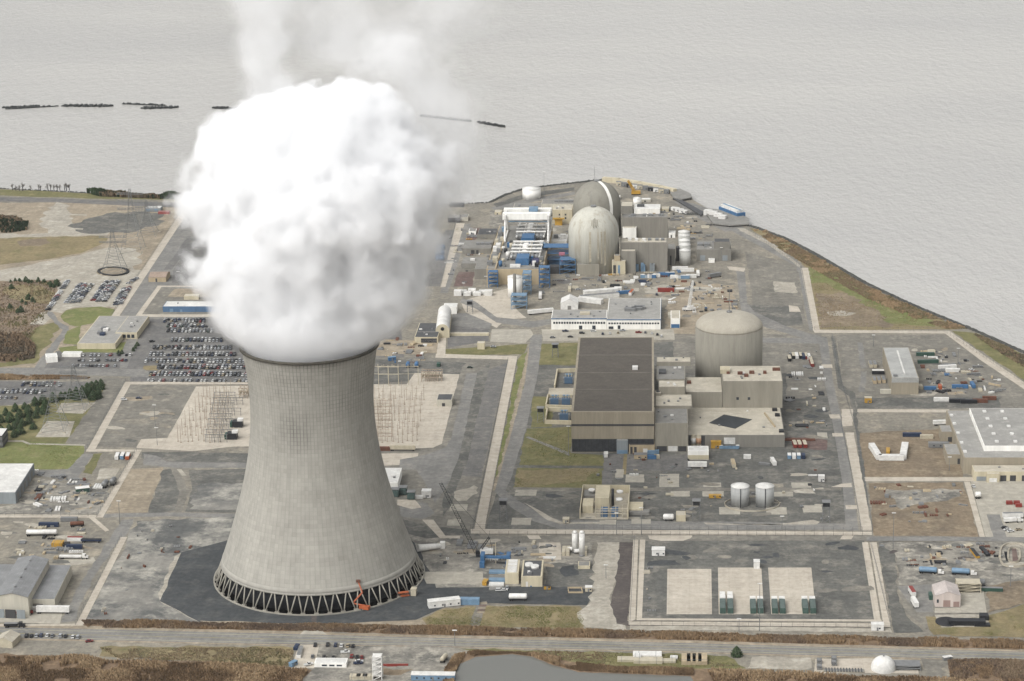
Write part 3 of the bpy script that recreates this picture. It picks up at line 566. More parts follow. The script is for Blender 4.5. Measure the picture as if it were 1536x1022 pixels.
many([
 # ---- lower enclosure
 ('road', 'grey', [(690, 805), (1440, 803), (1440, 812), (690, 815)], .3, 12),
 ('concrete_pad', 'conc', [(790, 803.5), (808, 803.5), (812, 809), (794, 809)]),
 ('concrete_pad', 'conc', [(972, 803.5), (1039, 803.5), (1036, 808), (1024, 812), (1019, 821), (1003, 821), (998, 813), (974, 809)]),
 ('concrete_pad', 'conc', [(1264, 803.5), (1281, 803.5), (1277, 809.5), (1260, 809.5)]),
 ('gravel_yard', 'gravel', [(966, 812), (1296, 811), (1316, 931), (960, 929)], .3, 12),
 ('concrete_pad', 'conc', [(1001, 854), (1067, 854), (1068, 922), (1000, 922)]),
 ('concrete_pad', 'conc', [(1077, 852), (1142, 852), (1146, 922), (1078, 922)]),
 ('concrete_pad', 'conc', [(1152, 852), (1217, 852), (1224, 922), (1157, 922)]),
 ('concrete_strip', 'conc', [(950, 810), (957.5, 810), (953, 930), (943, 935)]),
 ('concrete_strip', 'conc', [(960, 810), (968, 810), (963, 928), (955, 930)]),
 ('concrete_strip', 'conc', [(943, 933), (1335, 936), (1336, 941), (943, 938)]),
 ('concrete_strip', 'conc', [(955, 928), (1322, 930), (1323, 933), (955, 931)]),
 ('concrete_strip', 'conc', [(1293, 814), (1302, 814), (1321, 930), (1311, 930)]),
 ('concrete_strip', 'conc', [(1304.5, 814), (1315, 814), (1336, 938), (1325, 938)]),
 ('dirt_track', 'gravel', [(1317, 813), (1342, 813), (1345, 890), (1360, 925), (1385, 948), (1340, 950), (1337, 936)], 1, 6),
 ('path', 'pale', [(945, 939), (1335, 943), (1338, 949), (945, 945)], .6, 6),
 # ---- right side
 ('gravel_yard', 'mess', [(1320, 815), (1540, 812), (1540, 880), (1480, 885), (1350, 880), (1342, 830)], 1.5, 8),
 ('gravel_yard', 'grey', [(1345, 878), (1400, 876), (1470, 880), (1480, 920), (1400, 924), (1390, 945), (1360, 920)], 1, 8),
 ('lawn', 'dry', [(1388, 925), (1480, 924), (1540, 905), (1700, 900), (1700, 962), (1400, 953)], 1.5, 6),
 ('grass_verge', 'brown', [(1480, 880), (1540, 870), (1700, 870), (1700, 905), (1540, 905), (1482, 920)], 1.5, 6),
 ('concrete_apron', 'conc2', [(1440, 880), (1474, 878), (1480, 920), (1402, 920), (1402, 913), (1441, 912)]),
 ('concrete_apron', 'asph', [(1345, 880), (1399, 877), (1400, 919), (1375, 919)], .3, 6),
 ('concrete_pad', 'pale', [(1402, 923), (1482, 922), (1485, 941), (1412, 942)], .3, 6),
 ('road', 'asph', [(1228, 508), (1241, 508), (1250, 574), (1261, 622), (1279, 727), (1288, 796), (1269, 796), (1264, 727), (1247, 622), (1237, 574)]),
 ('concrete_crossing', 'conc', [(1232, 547), (1248, 547), (1249, 552), (1233, 552)]),
 ('concrete_crossing', 'conc', [(1243, 622), (1259, 622), (1261, 628), (1246, 628)]),
 ('concrete_crossing', 'conc', [(1248, 650), (1264, 650), (1265, 655), (1249, 655)]),
 ('concrete_crossing', 'conc', [(1262, 726), (1277, 725), (1278, 731), (1246, 731)]),
 ('concrete_crossing', 'conc', [(1268, 758), (1286, 758), (1287, 764), (1269, 764)]),
 ('gravel_strip', 'gravel', [(1246, 505), (1253, 505), (1264, 578), (1283, 590), (1292, 650), (1306, 796), (1300, 796), (1284, 650), (1274, 595), (1257, 582)]),
 ('gravel_yard', 'grey', [(1256, 503), (1415, 503), (1480, 545), (1560, 605), (1560, 612), (1424, 615), (1284, 613), (1283, 590), (1265, 578)], 1, 10),
 ('gravel_yard', 'gravel', [(1284, 597), (1500, 596), (1500, 612), (1286, 613)], 1.2, 8),
 ('path', 'asph', [(1286, 514), (1294, 514), (1300, 560), (1297, 588), (1288, 588), (1292, 560)], .6, 8),
 ('concrete_strip', 'conc', [(1262, 614), (1280, 614), (1279, 639), (1264, 640)], .4, 6),
 ('concrete_strip', 'conc', [(1268, 649), (1281, 649), (1290, 700), (1308, 796), (1292, 796), (1279, 720)], .4, 8),
 ('gravel_yard', 'brown', [(1290, 650), (1420, 640), (1440, 660), (1444, 716), (1298, 717)], 1, 8),
 ('gravel_yard', 'dirt', [(1286, 620), (1424, 620), (1424, 640), (1400, 645), (1288, 648)], 1, 8),
 ('concrete_strip', 'conc', [(1286, 614), (1424, 614.5), (1424, 619), (1286, 618.5)]),
 ('concrete_strip', 'conc', [(1296, 716), (1462, 716), (1462, 722), (1297, 722)]),
 ('gravel_yard', 'brown', [(1302, 725), (1445, 724), (1468, 806), (1310, 804)], 1, 8),
 ('gravel_yard', 'mess', [(1330, 735), (1440, 734), (1440, 745), (1350, 765)], 3, 6),
 ('concrete_strip', 'conc', [(1446, 723), (1455, 723), (1478, 808), (1470, 808)]),
 ('car_park', 'conc2', [(1456, 722), (1800, 720), (1800, 808), (1479, 808)]),
 ('road', 'asph', [(1480, 772), (1500, 772), (1510, 806), (1490, 806)], .3, 6),
 ('road', 'asph', [(1300, 806), (1478, 806), (1800, 808), (1800, 814), (1300, 812)], .3, 10),
 # ---- far right point
 ('grass_field', 'dry', [(1124, 342), (1150, 346), (1215, 378), (1300, 430), (1400, 475), (1440, 494), (1225, 496), (1214, 405), (1190, 385)], 1.5, 8),
 ('grass_field', 'green', [(1212, 400), (1250, 410), (1330, 452), (1402, 482), (1402, 491), (1330, 485), (1290, 455), (1240, 425), (1216, 425)], 3, 6),
 ('grass_field', 'brown', [(1224, 440), (1270, 440), (1320, 470), (1340, 490), (1230, 492)], 4, 6),
 ('concrete_pad', 'pale', [(1240, 468), (1262, 466), (1285, 470), (1270, 474), (1245, 474)], 1, 5),
 ('gravel_road', 'asph', [(1088, 340), (1112, 340), (1150, 362), (1196, 392), (1206, 404), (1224, 496), (1214, 496), (1198, 410), (1184, 394), (1100, 348)], .3, 8),
 ('concrete_strip', 'conc', [(1201, 402), (1212, 402), (1230, 496), (1219, 496)]),
 ('concrete_strip', 'conc', [(1219, 494.5), (1420, 496.5), (1422, 500.5), (1222, 499.5)]),
 ('concrete_strip', 'conc', [(1413, 497), (1424, 496.5), (1480, 536), (1600, 616), (1590, 620), (1470, 540)]),
 ('grass_field', 'grass', [(1428, 497), (1465, 500), (1500, 515), (1600, 560), (1600, 612), (1500, 546)], 1.5, 8),
 ('concrete_kerb_strip', 'pale', [(1102, 342), (1118, 343), (1160, 366), (1200, 398), (1200, 402), (1150, 366)], .4, 6),
 # ---- the two older units' yard
 ('gravel_yard', 'grey', [(1118, 378), (1195, 398), (1210, 488), (1130, 458)], 1, 8),
 ('gravel_yard', 'gravel', [(1123, 457), (1198, 459), (1205, 488), (1165, 490), (1128, 470)], .4, 8),
 ('road', 'asph', [(1104, 402), (1117, 402), (1121, 455), (1132, 468), (1180, 490), (1240, 508), (1228, 514), (1150, 492), (1112, 470)], .3, 8),
 ('road', 'asph', [(1055, 505), (1240, 508), (1240, 516), (1055, 513)], .4, 8),
 ('concrete_pad', 'conc', [(1183, 458), (1197, 460), (1201, 468), (1184, 468)], .2, 5),
 ('concrete_pad', 'conc', [(1090, 400), (1118, 402), (1116, 408), (1094, 405)], .3, 5),
 ('concrete_pad', 'pale', [(1160, 422), (1192, 424), (1196, 440), (1162, 438)], .8, 5),
 ('dirt_yard', 'tan', [(1005, 420), (1100, 428), (1105, 470), (1050, 500), (1000, 500), (1000, 445)], 3, 7),
 ('concrete_apron', 'conc', [(690, 452), (765, 432), (775, 465), (790, 477), (760, 480), (745, 492), (700, 470)], .4, 8),
 ('road', 'asph', [(693, 448), (712, 452), (745, 476), (800, 482), (830, 478), (830, 486), (798, 492), (745, 484), (715, 464), (690, 454)], .4, 6),
 ('concrete_apron', 'conc2', [(738, 494), (795, 494), (800, 502), (788, 515), (735, 513)], .4, 6),
 ('asphalt_yard', 'asphd', [(672, 488), (735, 494), (732, 512), (672, 522)], .4, 6),
 ('lawn', 'grass', [(668, 524), (735, 520), (792, 516), (784, 532), (668, 533)], .8, 6),
 ('asphalt_yard', 'asph', [(668, 470), (700, 470), (738, 486), (735, 494), (672, 488)], .4, 6),
 ('car_park', 'conc2', [(812, 494), (1010, 494), (1012, 510), (815, 512)], .4, 8),
 ('gravel_yard', 'tan', [(560, 508), (660, 512), (655, 530), (560, 534)], 2, 6),
 ('tarmac_yard', 'asphd', [(668, 345), (690, 345), (668, 410), (660, 430), (610, 430)], 1, 8),
 ('gravel_yard', 'red', [(704, 342), (722, 342), (712, 362), (698, 362)], .8, 6),
 ('gravel_yard', 'red', [(688, 408), (712, 408), (708, 430), (680, 430)], .8, 6),
 ('road', 'asph', [(696, 336), (706, 336), (672, 440), (660, 440)], .3, 8),
 ('access_road', 'asph', [(1040, 305), (1060, 312), (1110, 345), (1088, 348), (1052, 330), (1010, 302)], .4, 8),
 ('access_road', 'asph', [(735, 312), (790, 299), (862, 288), (862, 292), (800, 303), (745, 317)], .4, 6),
 ('gravel_strip', 'gravel', [(740, 306), (790, 290), (862, 281), (862, 286), (795, 296), (745, 311)], .8, 6),
 ('gravel_yard', 'mess', [(735, 317), (800, 305), (862, 295), (862, 330), (830, 345), (735, 340)], 1.5, 8),
 # ---- between the fences, left of the steam
 ('access_road', 'asph', [(284, 312), (330, 312), (330, 480), (178, 478)], .3, 10),
 ('gravel_strip', 'asphd', [(280, 358), (292, 358), (258, 405), (246, 405)], .6, 6),
 ('gravel_yard', 'asphd', [(290, 358), (340, 358), (340, 425), (258, 425), (260, 405)], .6, 8),
 ('gravel_yard', 'grey', [(238, 432), (330, 432), (330, 472), (212, 473)], .6, 8),
 ('concrete_apron', 'tan', [(262, 434), (330, 433), (330, 446), (250, 446)], 1, 6),
])
# worn and spilled patches in the yards
def stains(poly, n, keys, s0, s1, seed):
    rs = np.random.RandomState(seed); P = np.array(poly, float); lo, hi = P.min(0), P.max(0); k = 0
    while k < n:
        q = lo + rs.rand(2) * (hi - lo)
        if not _inside(q[None], P)[0]: continue
        k += 1; s = rs.uniform(s0, s1); e = rs.uniform(.5, 2.2); t0 = rs.rand() * .6 - .3; pts = []
        for a in np.linspace(0, 2 * math.pi, 9)[:-1]: r_ = s * rs.uniform(.6, 1.2); x, y = r_ * e * math.cos(a), r_ * .3 * math.sin(a); pts.append((q[0] + x, q[1] + y + x * t0 * .3))
        patch('ground_stain', pts, A[keys[rs.randint(len(keys))]], .5, 3)
stains([(730, 740), (1255, 705), (1262, 780), (840, 780)], 34, ['grey', 'black', 'dirt', 'pale'], 4, 13, 1)
stains([(820, 415), (1095, 405), (1100, 470), (1010, 492), (830, 462)], 34, ['grey', 'asphd', 'tan', 'conc2', 'dirt'], 4, 13, 2)
stains([(1290, 510), (1410, 508), (1530, 600), (1300, 590)], 26, ['grey', 'gravel', 'tan', 'pale'], 4, 12, 3)
stains([(1320, 818), (1530, 816), (1530, 870), (1350, 872)], 24, ['grey', 'gravel', 'tan', 'pale', 'mud'], 4, 12, 4)
stains([(0, 782), (130, 782), (150, 800), (110, 850), (0, 850)], 22, ['grey', 'pale', 'tan', 'gravel'], 4, 12, 5)
stains([(20, 715), (150, 725), (150, 768), (40, 768)], 18, ['grey', 'pale', 'tan', 'gravel'], 4, 10, 6)
stains([(200, 580), (290, 582), (245, 655), (160, 668)], 16, ['gravel', 'tan', 'pale', 'dirt'], 4, 14, 7)
stains([(640, 812), (830, 812), (835, 850), (650, 852)], 20, ['gravel', 'pale', 'tan', 'black'], 4, 12, 8)
stains([(970, 816), (1290, 815), (1305, 920), (1235, 920), (1225, 845), (985, 845)], 20, ['grey', 'black', 'black'], 5, 16, 9)
stains([(735, 318), (860, 300), (930, 325), (1040, 310), (1090, 350), (1000, 360), (740, 340)], 26, ['asph', 'grey', 'conc2', 'tan', 'gravel'], 4, 12, 10)
stains([(1180, 560), (1235, 560), (1250, 690), (1185, 690)], 18, ['grey', 'black', 'dirt'], 4, 12, 11)
# the pale isolation strips between the two fences of the guarded area
STR = [[(276, 311), (287, 311), (178, 476), (166, 476)], [(236, 430), (243, 430), (213, 472), (330, 472), (330, 476), (202, 476)], [(236, 429), (330, 429), (330, 431), (236, 431)],
 [(188, 573), (198, 573), (141, 678), (129, 678)], [(198, 573), (372, 574), (470, 574), (470, 577), (196, 577)], [(130, 674), (212, 675), (212, 678), (129, 678)], [(204, 675), (213, 675), (154, 777), (144, 777)],
 [(-200, 771), (150, 773), (152, 777), (-200, 777)], [(132, 776), (141, 776), (164, 796), (158, 798)], [(181, 806), (191, 806), (124, 939), (113, 939)], [(-200, 934), (0, 937), (122, 936), (122, 939), (0, 940), (-200, 937)],
 [(684, 335), (697, 335), (668, 431), (660, 431)], [(661, 479), (671, 479), (668, 532), (655, 532)], [(654, 531), (776, 535), (775, 540), (653, 537)], [(763, 537), (776.5, 537), (727, 797), (711, 797)], [(706, 794), (1308, 798), (1308, 803), (706, 801)]]
for s_ in STR: patch('isolation_strip', s_, A['conc'])
# pond by the road
pond = [(682, 1060), (680, 1015), (690, 996), (714, 986), (768, 982), (800, 986), (830, 999), (868, 1009), (955, 1012), (1036, 1015), (1050, 1040), (1060, 1100), (700, 1100)]
patch('pond_water', pond, water_mat('pond_surface', (112, 114, 110), (122, 122, 116), wave=.12, rough=.08), .5, 4)
# road lines
def line(nm, pts, wpx, m):
    up = [(x, y - wpx / 2) for x, y in pts]; patch(nm, up + [(x, y + wpx / 2) for x, y in pts[::-1]], m)
M_line = mat('road_paint', (198, 190, 160), (178, 172, 148), big=.3, fa=.1)
line('road_marking', [(-200, 940), (0, 944.3), (384, 953), (640, 959.3), (1024, 967.3), (1200, 972), (1700, 984)], .5, M_line)
line('road_marking', [(-200, 951.3), (0, 955.5), (384, 963.8), (640, 967), (1024, 975.5), (1200, 980.8), (1700, 992.5)], .5, M_line)
line('road_marking', [(-200, 946.5), (0, 950), (384, 958.4), (640, 963), (1024, 971.4), (1200, 976.4), (1700, 988)], .45, mat('yellow_line', (178, 164, 110), (160, 150, 108), big=.3, fa=.1))
# ------------------------------------------------------------------ buildings
def W(nm, c, k=1.3, **kw):
    kw.setdefault('streak', True); kw.setdefault('big', .16); kw.setdefault('fa', .07); kw.setdefault('rough', .85)
    return mat(nm, c, tuple(v * .9 for v in c), tuple(v * .94 for v in c), k=k, **kw)
def RF(nm, c, **kw):
    kw.setdefault('big', .07); kw.setdefault('fa', .09); kw.setdefault('rough', .85)
    return mat(nm, c, tuple(v * .9 for v in c), tuple(min(250, v * 1.06) for v in c), **kw)
W_tan, W_grey, W_conc, W_dark = W('tan_cladding', (156, 147, 129), joint=(2.2, 0, 0, .93, .1)), W('grey_wall', (132, 129, 121)), W('stained_concrete_wall', (150, 145, 132)), W('dark_wall', (70, 70, 71))
W_pale, W_white, W_blue, W_bluegrey = W('pale_cladding', (192, 187, 172), joint=(1.5, 0, 0, .95, .1)), W('white_wall', (224, 222, 215), 1.6), W('blue_wall', (84, 112, 142)), W('blue_grey_wall', (140, 146, 148))
W_aux = W('panelled_concrete', (136, 132, 123), joint=(9, 9, 0, .82, .03)); W_beige = W('beige_wall', (198, 188, 162)); W_brick = W('tan_brick', (178, 162, 134))
R_brown, R_grey, R_pale, R_white = RF('brown_gravel_roof', (101, 95, 87), fa=.16, fine=.5), RF('grey_roof', (172, 170, 164), joint=(3, 0, 0, .95, .06)), RF('pale_roof', (208, 200, 182)), RF('white_roof', (238, 236, 230))
R_dark, R_mid, R_metal, R_ribbed = RF('dark_roof', (92, 93, 94)), RF('mid_grey_roof', (150, 148, 142)), RF('metal_roof', (186, 186, 181), rough=.5, joint=(1.2, 0, 0, .93, .12)), RF('ribbed_roof', (148, 149, 149), rough=.6, joint=(1.6, 0, 0, .9, .15))
M_win, M_white, M_blue, M_lblue, M_dblue = mat('window_glass', (52, 58, 66), (66, 72, 80), big=.4, fa=.05, rough=.15, spec=.6), paint('white_paint', (236, 234, 228), 1.15), paint('blue_paint', (74, 120, 164)), paint('light_blue_paint', (128, 160, 186)), paint('navy_paint', (40, 56, 84))
M_red, M_grey, M_steel, M_black, M_yellow, M_green, M_orange, M_cream, M_rust = paint('red_paint', (150, 60, 52)), paint('grey_paint', (140, 141, 140)), mat('dull_steel', (150, 151, 150), (128, 129, 129), big=.4, fa=.1, rough=.5, metal=.3), paint('black_paint', (38, 40, 44)), paint('yellow_paint', (206, 160, 62)), paint('green_paint', (60, 92, 80)), paint('orange_paint', (196, 104, 62)), paint('cream_paint', (212, 202, 178)), mat('rust', (126, 84, 66), (104, 72, 60), big=.4, fa=.2)
def frame_at(xl, yl, xr, yr, z0=0.0):
    p, q = np.array(g(xl, yl, z0)[:2]), np.array(g(xr, yr, z0)[:2])
    L = np.hypot(*(q - p)); u = (q - p) / L; n = np.array([-u[1], u[0]]); return p, q, u, n, L
class Bld: pass
def box_of(xl, yl, xr, yr, yt=None, yb=None, z0=0.0, h=None, d=None):
    b = Bld(); b.p, b.q, b.u, b.n, b.L = frame_at(xl, yl, xr, yr, z0); b.z0 = z0
    b.h = h if h is not None else zat(b.p, yt) - z0
    if d is None:
        lo, hi = 0, 400; mid = (b.p + b.q) / 2; ym = yb
        for _ in range(50):
            m = (lo + hi) / 2; c = mid + b.n * m
            if proj(c[0], c[1], z0 + b.h)[1] > ym: lo = m
            else: hi = m
        d = lo
    b.D = d; b.z1 = z0 + b.h
    b.at = lambda s, t: b.p + b.u * (s * b.L) + b.n * (t * b.D)
    b.poly = [tuple(b.at(*c)) for c in ((0, 0), (1, 0), (1, 1), (0, 1))]
    b.c = b.at(.5, .5)
    return b
def inset(b, e): return [tuple(b.p + b.u * x + b.n * y) for x, y in ((e, e), (b.L - e, e), (b.L - e, b.D - e), (e, b.D - e))]
def bld(name, label, cat, px, wall, roof, group=None, wins=(), doors=(), units=(), edge=.5, parent=None, stripes=(), **kw):
    """px = (front-left x, y, front-right x, y, row of the front eaves, row of the back eaves)"""
    b = box_of(*px[:4], *(px[4:6] if len(px) > 4 else (None, None)), **kw)
    root = parent or empty(name, (b.c[0], b.c[1], b.z0), label, cat, group); b.root = root
    MB().prism(b.poly, b.z0, b.z1).build('wall', wall, root)
    e = min(edge, b.D * .2, b.L * .2)
    MB().prism(inset(b, e), b.z1 - .05, b.z1 + .06).build('roof', roof, root)
    def panel(nm, face, s0, s1, v0, v1, m, out=.12):
        if face == 'f': o, u, n, L = b.p, b.u, -b.n, b.L
        elif face == 'r': o, u, n, L = b.q, b.n, b.u, b.D
        else: o, u, n, L = b.p, b.n, -b.u, b.D
        a = o + u * s0 * L; c = o + u * s1 * L; k = [tuple(a + n * out), tuple(c + n * out), tuple(c - n * .1), tuple(a - n * .1)]
        MB().prism(k, b.z0 + v0 * b.h, b.z0 + v1 * b.h).build(nm, m, root)
    for (face, s0, s1, v0, v1, n, m) in wins:
        wd = (s1 - s0) / n
        for i in range(n): panel('window', face, s0 + wd * (i + .15), s0 + wd * (i + .85), v0, v1, m or M_win)
    for (face, s0, s1, v0, v1, m) in doors: panel('door', face, s0, s1, v0, v1, m, .15)
    for (face, s0, s1, v0, v1, m, nm) in stripes: panel(nm, face, s0, s1, v0, v1, m, .2)
    if not units and b.L * b.D > 260 and name not in ('turbine_deck',):     # small vents and hatches every flat roof carries
        rv = random.Random(int(px[0] * 7 + px[1])); units = [(rv.uniform(.1, .9), rv.uniform(.15, .85), rv.uniform(.9, 2.4), rv.uniform(.9, 2.6), rv.uniform(.5, 1.3), rv.choice([M_grey, M_white, M_steel]), 'roof_vent') for _ in range(min(9, 3 + int(b.L * b.D / 500)))]
    for (s, t, wx, dy, hh, m, nm) in units:
        c = b.at(s, t); MB().obox(c, b.u, wx, dy, b.z1, b.z1 + hh).build(nm, m, root)
    return b
def gable(name, label, cat, px, wall, roof, rise, ridge='depth', group=None, doors=(), wins=(), **kw):
    b = box_of(*px[:4], *(px[4:6] if len(px) > 4 else (None, None)), **kw)
    root = empty(name, (b.c[0], b.c[1], b.z0), label, cat, group); b.root = root; z0, z1, z2 = b.z0, b.z1, b.z1 + rise
    P = [np.append(b.at(*c), 0) for c in ((0, 0), (1, 0), (1, 1), (0, 1))]
    lo = [tuple(p[:2]) + (z0,) for p in P]; hi = [tuple(p[:2]) + (z1,) for p in P]
    if ridge == 'depth': ra, rb = b.at(.5, 0), b.at(.5, 1)
    else: ra, rb = b.at(0, .5), b.at(1, .5)
    ra = (ra[0], ra[1], z2); rb = (rb[0], rb[1], z2)
    V = lo + hi + [ra, rb]
    if ridge == 'depth': F = [(0, 1, 5, 8, 4), (1, 2, 6, 5), (2, 3, 7, 9, 6), (3, 0, 4, 7), (3, 2, 1, 0)]; SL = [(5, 6, 9, 8), (7, 4, 8, 9)]
    else: F = [(0, 1, 5, 4), (1, 2, 6, 9, 5), (2, 3, 7, 6), (3, 0, 4, 8, 7), (3, 2, 1, 0)]; SL = [(4, 5, 9, 8), (6, 7, 8, 9)]
    MB().add(V, F).build('wall', wall, root)
    for f in SL:     # roof sheets with a little thickness and overhang
        q = [np.array(V[i]) for i in f]; c = sum(q) / 4; q = [c + (k - c) * 1.02 for k in q]
        MB().add([tuple(k + np.array([0, 0, .05])) for k in q] + [tuple(k + np.array([0, 0, .25])) for k in q], [(3, 2, 1, 0), (4, 5, 6, 7), (0, 1, 5, 4), (1, 2, 6, 5), (2, 3, 7, 6), (3, 0, 4, 7)]).build('roof', roof, root)
    for lst, nm in ((doors, 'door'), (wins, 'window')):
        for (face, s0, s1, v0, v1, m) in lst:
            o, u, n, L = {'f': (b.p, b.u, -b.n, b.L), 'r': (b.q, b.n, b.u, b.D), 'l': (b.p, b.n, -b.u, b.D)}[face]
            a = o + u * s0 * L; c = o + u * s1 * L; MB().prism([tuple(a + n * .15), tuple(c + n * .15), tuple(c - n * .1), tuple(a - n * .1)], z0 + v0 * b.h, z0 + v1 * b.h).build(nm, m or M_win, root)
    return b

# --- turbine hall with the long brown roof
b = bld('turbine_hall', 'very long tan turbine hall with flat brown roof and dark open ground floor', 'turbine hall', (857.5, 679, 981.5, 679, 618, 506), W_tan, R_brown, edge=1.6,
        stripes=[('f', .0, 1, .655, .70, W_dark, 'louvre_band'), ('f', .005, .995, .02, .335, mat('shaded_ground_floor', (46, 48, 52), (62, 64, 66), big=.2, k=1.2, joint=(4, 0, 0, .6, .06)), 'ground_floor_shade')],  # flat dark panel; shade of the recessed ground floor put into its colour
        units=[(.76, .55, 4, 5, 2, R_white, 'roof_vent')])
for t in (.28, .5, .74):
    a, c = b.at(.02, t), b.at(.98, t); MB().obox((a + c) / 2, b.u, b.L * .96, .5, b.z1, b.z1 + .25).build('roof_joint', RF('joint_strip', (142, 136, 127)), b.root)
TH_ = b
bld('loading_annex', 'tall pale blue-grey entrance box against front of the turbine hall', 'annex', (925, 681, 942, 681, 661, 658.5), W_bluegrey, R_metal, doors=[('f', .05, .95, .02, .28, M_lblue)])
bld('loading_annex', 'low brown extension at foot of turbine hall beside blue-grey entrance box', 'annex', (943.5, 681, 982, 681, 668, 662), W_brick, R_brown, doors=[('f', .55, .72, 0, .6, M_white), ('f', .05, .14, 0, .8, W_dark), ('f', .2, .3, 0, .8, W_dark)])
# --- block between hall and reactor
b1 = bld('auxiliary_block', 'grey stepped concrete block joining turbine hall to the squat domed reactor', 'plant block', (982.5, 678, 1032, 678, 635, 613), W_conc, R_mid, doors=[('f', .05, .36, .02, .2, W_dark), ('f', .4, .68, .02, .2, M_white), ('f', .7, .95, .02, .2, W_dark)])
def on(px, z): return dict(z0=z)
b2 = bld('', '', '', (983, 613, 1038, 613, 609, 592), W_conc, R_pale, z0=b1.z1, parent=b1.root)
b3 = bld('', '', '', (988, 592, 1027.5, 592, 580.5, 571), W_conc, R_pale, z0=b2.z1, parent=b1.root)
b4 = bld('', '', '', (985, 571, 1028, 571, 569, 549), W_conc, R_mid, z0=b3.z1 - 4, parent=b1.root)
b5 = bld('', '', '', (985, 549, 1036, 549, 543, 536), W_conc, R_pale, z0=b4.z1, parent=b1.root)
c = b4.at(.2, .5); MB().obox(c, b4.u, 5, 9, b4.z1, b4.z1 + 1.5).build('roof_vent', R_dark, b1.root)
bs = bld('stair_tower', 'slim concrete stair tower at right edge of the brown turbine roof', 'stair tower', (982.5, 640, 992, 640, 590, 586), W_conc, R_pale, units=[(.5, .5, 2.5, 2.5, .5, R_dark, 'hatch')])
# --- reactor building and wings
bc = bld('fuel_building', 'low wide concrete block with pale stained roof and black roof square', 'plant block', (938, 671, 1177, 671, 653, 611), W_grey, R_pale, doors=[('f', .62, .69, .25, .8, R_white), ('f', .2, .27, .0, .5, W_dark), ('f', .4, .5, 0, .95, W_dark)])
MB().prism([g(x, y, bc.z1)[:2] for x, y in ((1063.6, 635), (1103, 643.5), (1128, 629.8), (1086, 622.5))], bc.z1 + .06, bc.z1 + .3).build('roof_panel', RF('black_membrane', (66, 70, 73)), bc.root)
MB().obox(g(1154.5, 631, bc.z1), np.array(g(1169, 650, bc.z1)[:2]) - np.array(g(1140, 612, bc.z1)[:2]), 31, 1.0, bc.z1 + .06, bc.z1 + 1.2).build('roof_duct', W_brick, bc.root)
for x, y in ((1162, 616), (1166, 624), (1172, 648)): MB().obox(g(x, y, bc.z1), (1, 0), 3.4, 4, bc.z1, bc.z1 + 1.5).build('roof_vent', M_black, bc.root)
ba = bld('radwaste_building', 'tall grey concrete block in front of the squat dome with rusty vents on its roof', 'plant block', (1084, 612, 1173.5, 612, 572, 549), W_conc, R_pale, z0=bc.z1, wins=[('f', .22, .28, .3, .4, 1, None), ('f', .41, .47, .3, .4, 1, None)])
for s, t, ww in ((.1, .5, 4), (.3, .45, 6), (.4, .3, 5), (.5, .5, 6), (.72, .5, 4), (.92, .7, 9)):
    MB().obox(ba.at(s, t), ba.u, ww * .6, 3, ba.z1, ba.z1 + 1.8).build('roof_vent', M_rust, ba.root)
MB().obox(ba.at(.05, .6), ba.u, 7, 9, ba.z1, ba.z1 + 3).build('penthouse', W_beige, ba.root)
bld('control_block', 'mid-height concrete block with pale roof left of the rusty-vented block', 'plant block', (1028.5, 612, 1083.5, 612, 588.5, 566), W_conc, R_pale, z0=bc.z1, units=[(.1, .6, 3, 4, 1.5, M_rust, 'roof_vent')])
rc = g(1093, 583)[:2]; s_ = ppm(1093, 583); rr = 50 / s_
def dome_mat(nm, c, stain, k=1.12):
    return mat(nm, c, tuple(v * .93 for v in c), stain, big=.08, fa=.08, k=k, streak=True, rough=.9)
rb_ = empty('reactor_building', (rc[0], rc[1], 0), 'squat grey cylindrical reactor building with pale shallow dome', 'reactor building')
zsp = 49; MB().lathe(rc, [(rr, 0), (rr, zsp)], 72).build('wall', dome_mat('reactor_wall_shaded', (150, 146, 134), (134, 130, 119), 1.15), rb_)  # base tone darker than the dome: light from above put into the colour
dp = [(rr * math.cos(a), zsp + 10.5 * math.sin(a)) for a in np.linspace(0, math.pi / 2, 16)]; dp = [(max(r, .05), z) for r, z in dp]
MB().lathe(rc, dp, 72).build('dome', dome_mat('reactor_dome_toplit', (198, 191, 175), (184, 177, 161), 1.0), rb_)  # dome toned paler than the wall; the top light put into its colour
MB().tube((rc[0], rc[1], zsp + 10), (rc[0], rc[1], zsp + 28), .22, 5).cyl(rc, 2, zsp + 10, zsp + 11.5, 10).build('mast', M_steel, rb_)
# --- odds around the hall
for i, (xx, yy, wh) in enumerate(((853, 575, 'topmost of the blue-grey transformers left of the turbine hall'), (832, 607, 'blue-grey transformer on the road side of the walled pair left of the turbine hall'), (849, 607, 'blue-grey transformer against the turbine hall within the walled pair'), (846, 630, 'blue-grey transformer nearest the lawn in front, left of the turbine hall'))):
    t = empty('transformer', (*g(xx, yy)[:2], 0), wh, 'transformer', 'main transformers beside the turbine hall'); c = np.array(g(xx, yy)[:2])
    MB().obox(c, (1, 0), 6, 5, .4, 5).build('tank', paint('transformer_blue', (84, 110, 136), 1.2), t)
    for dx in (-3.6, 3.6): MB().obox(c + [dx, 0], (1, 0), 1.2, 4.6, .8, 4.6).build('radiator', M_grey, t)
    mb = MB(); [mb.tube((c[0] + k, c[1], 5), (c[0] + k * 1.2, c[1], 7.5), .3, 6) for k in (-2, 0, 2)]; mb.build('bushing', M_cream, t)
    MB().capsule((c[0] - 3, c[1] + 2, 6.3), (c[0] + 3, c[1] + 2, 6.3), .8, 8).build('oil_tank', M_lblue, t)
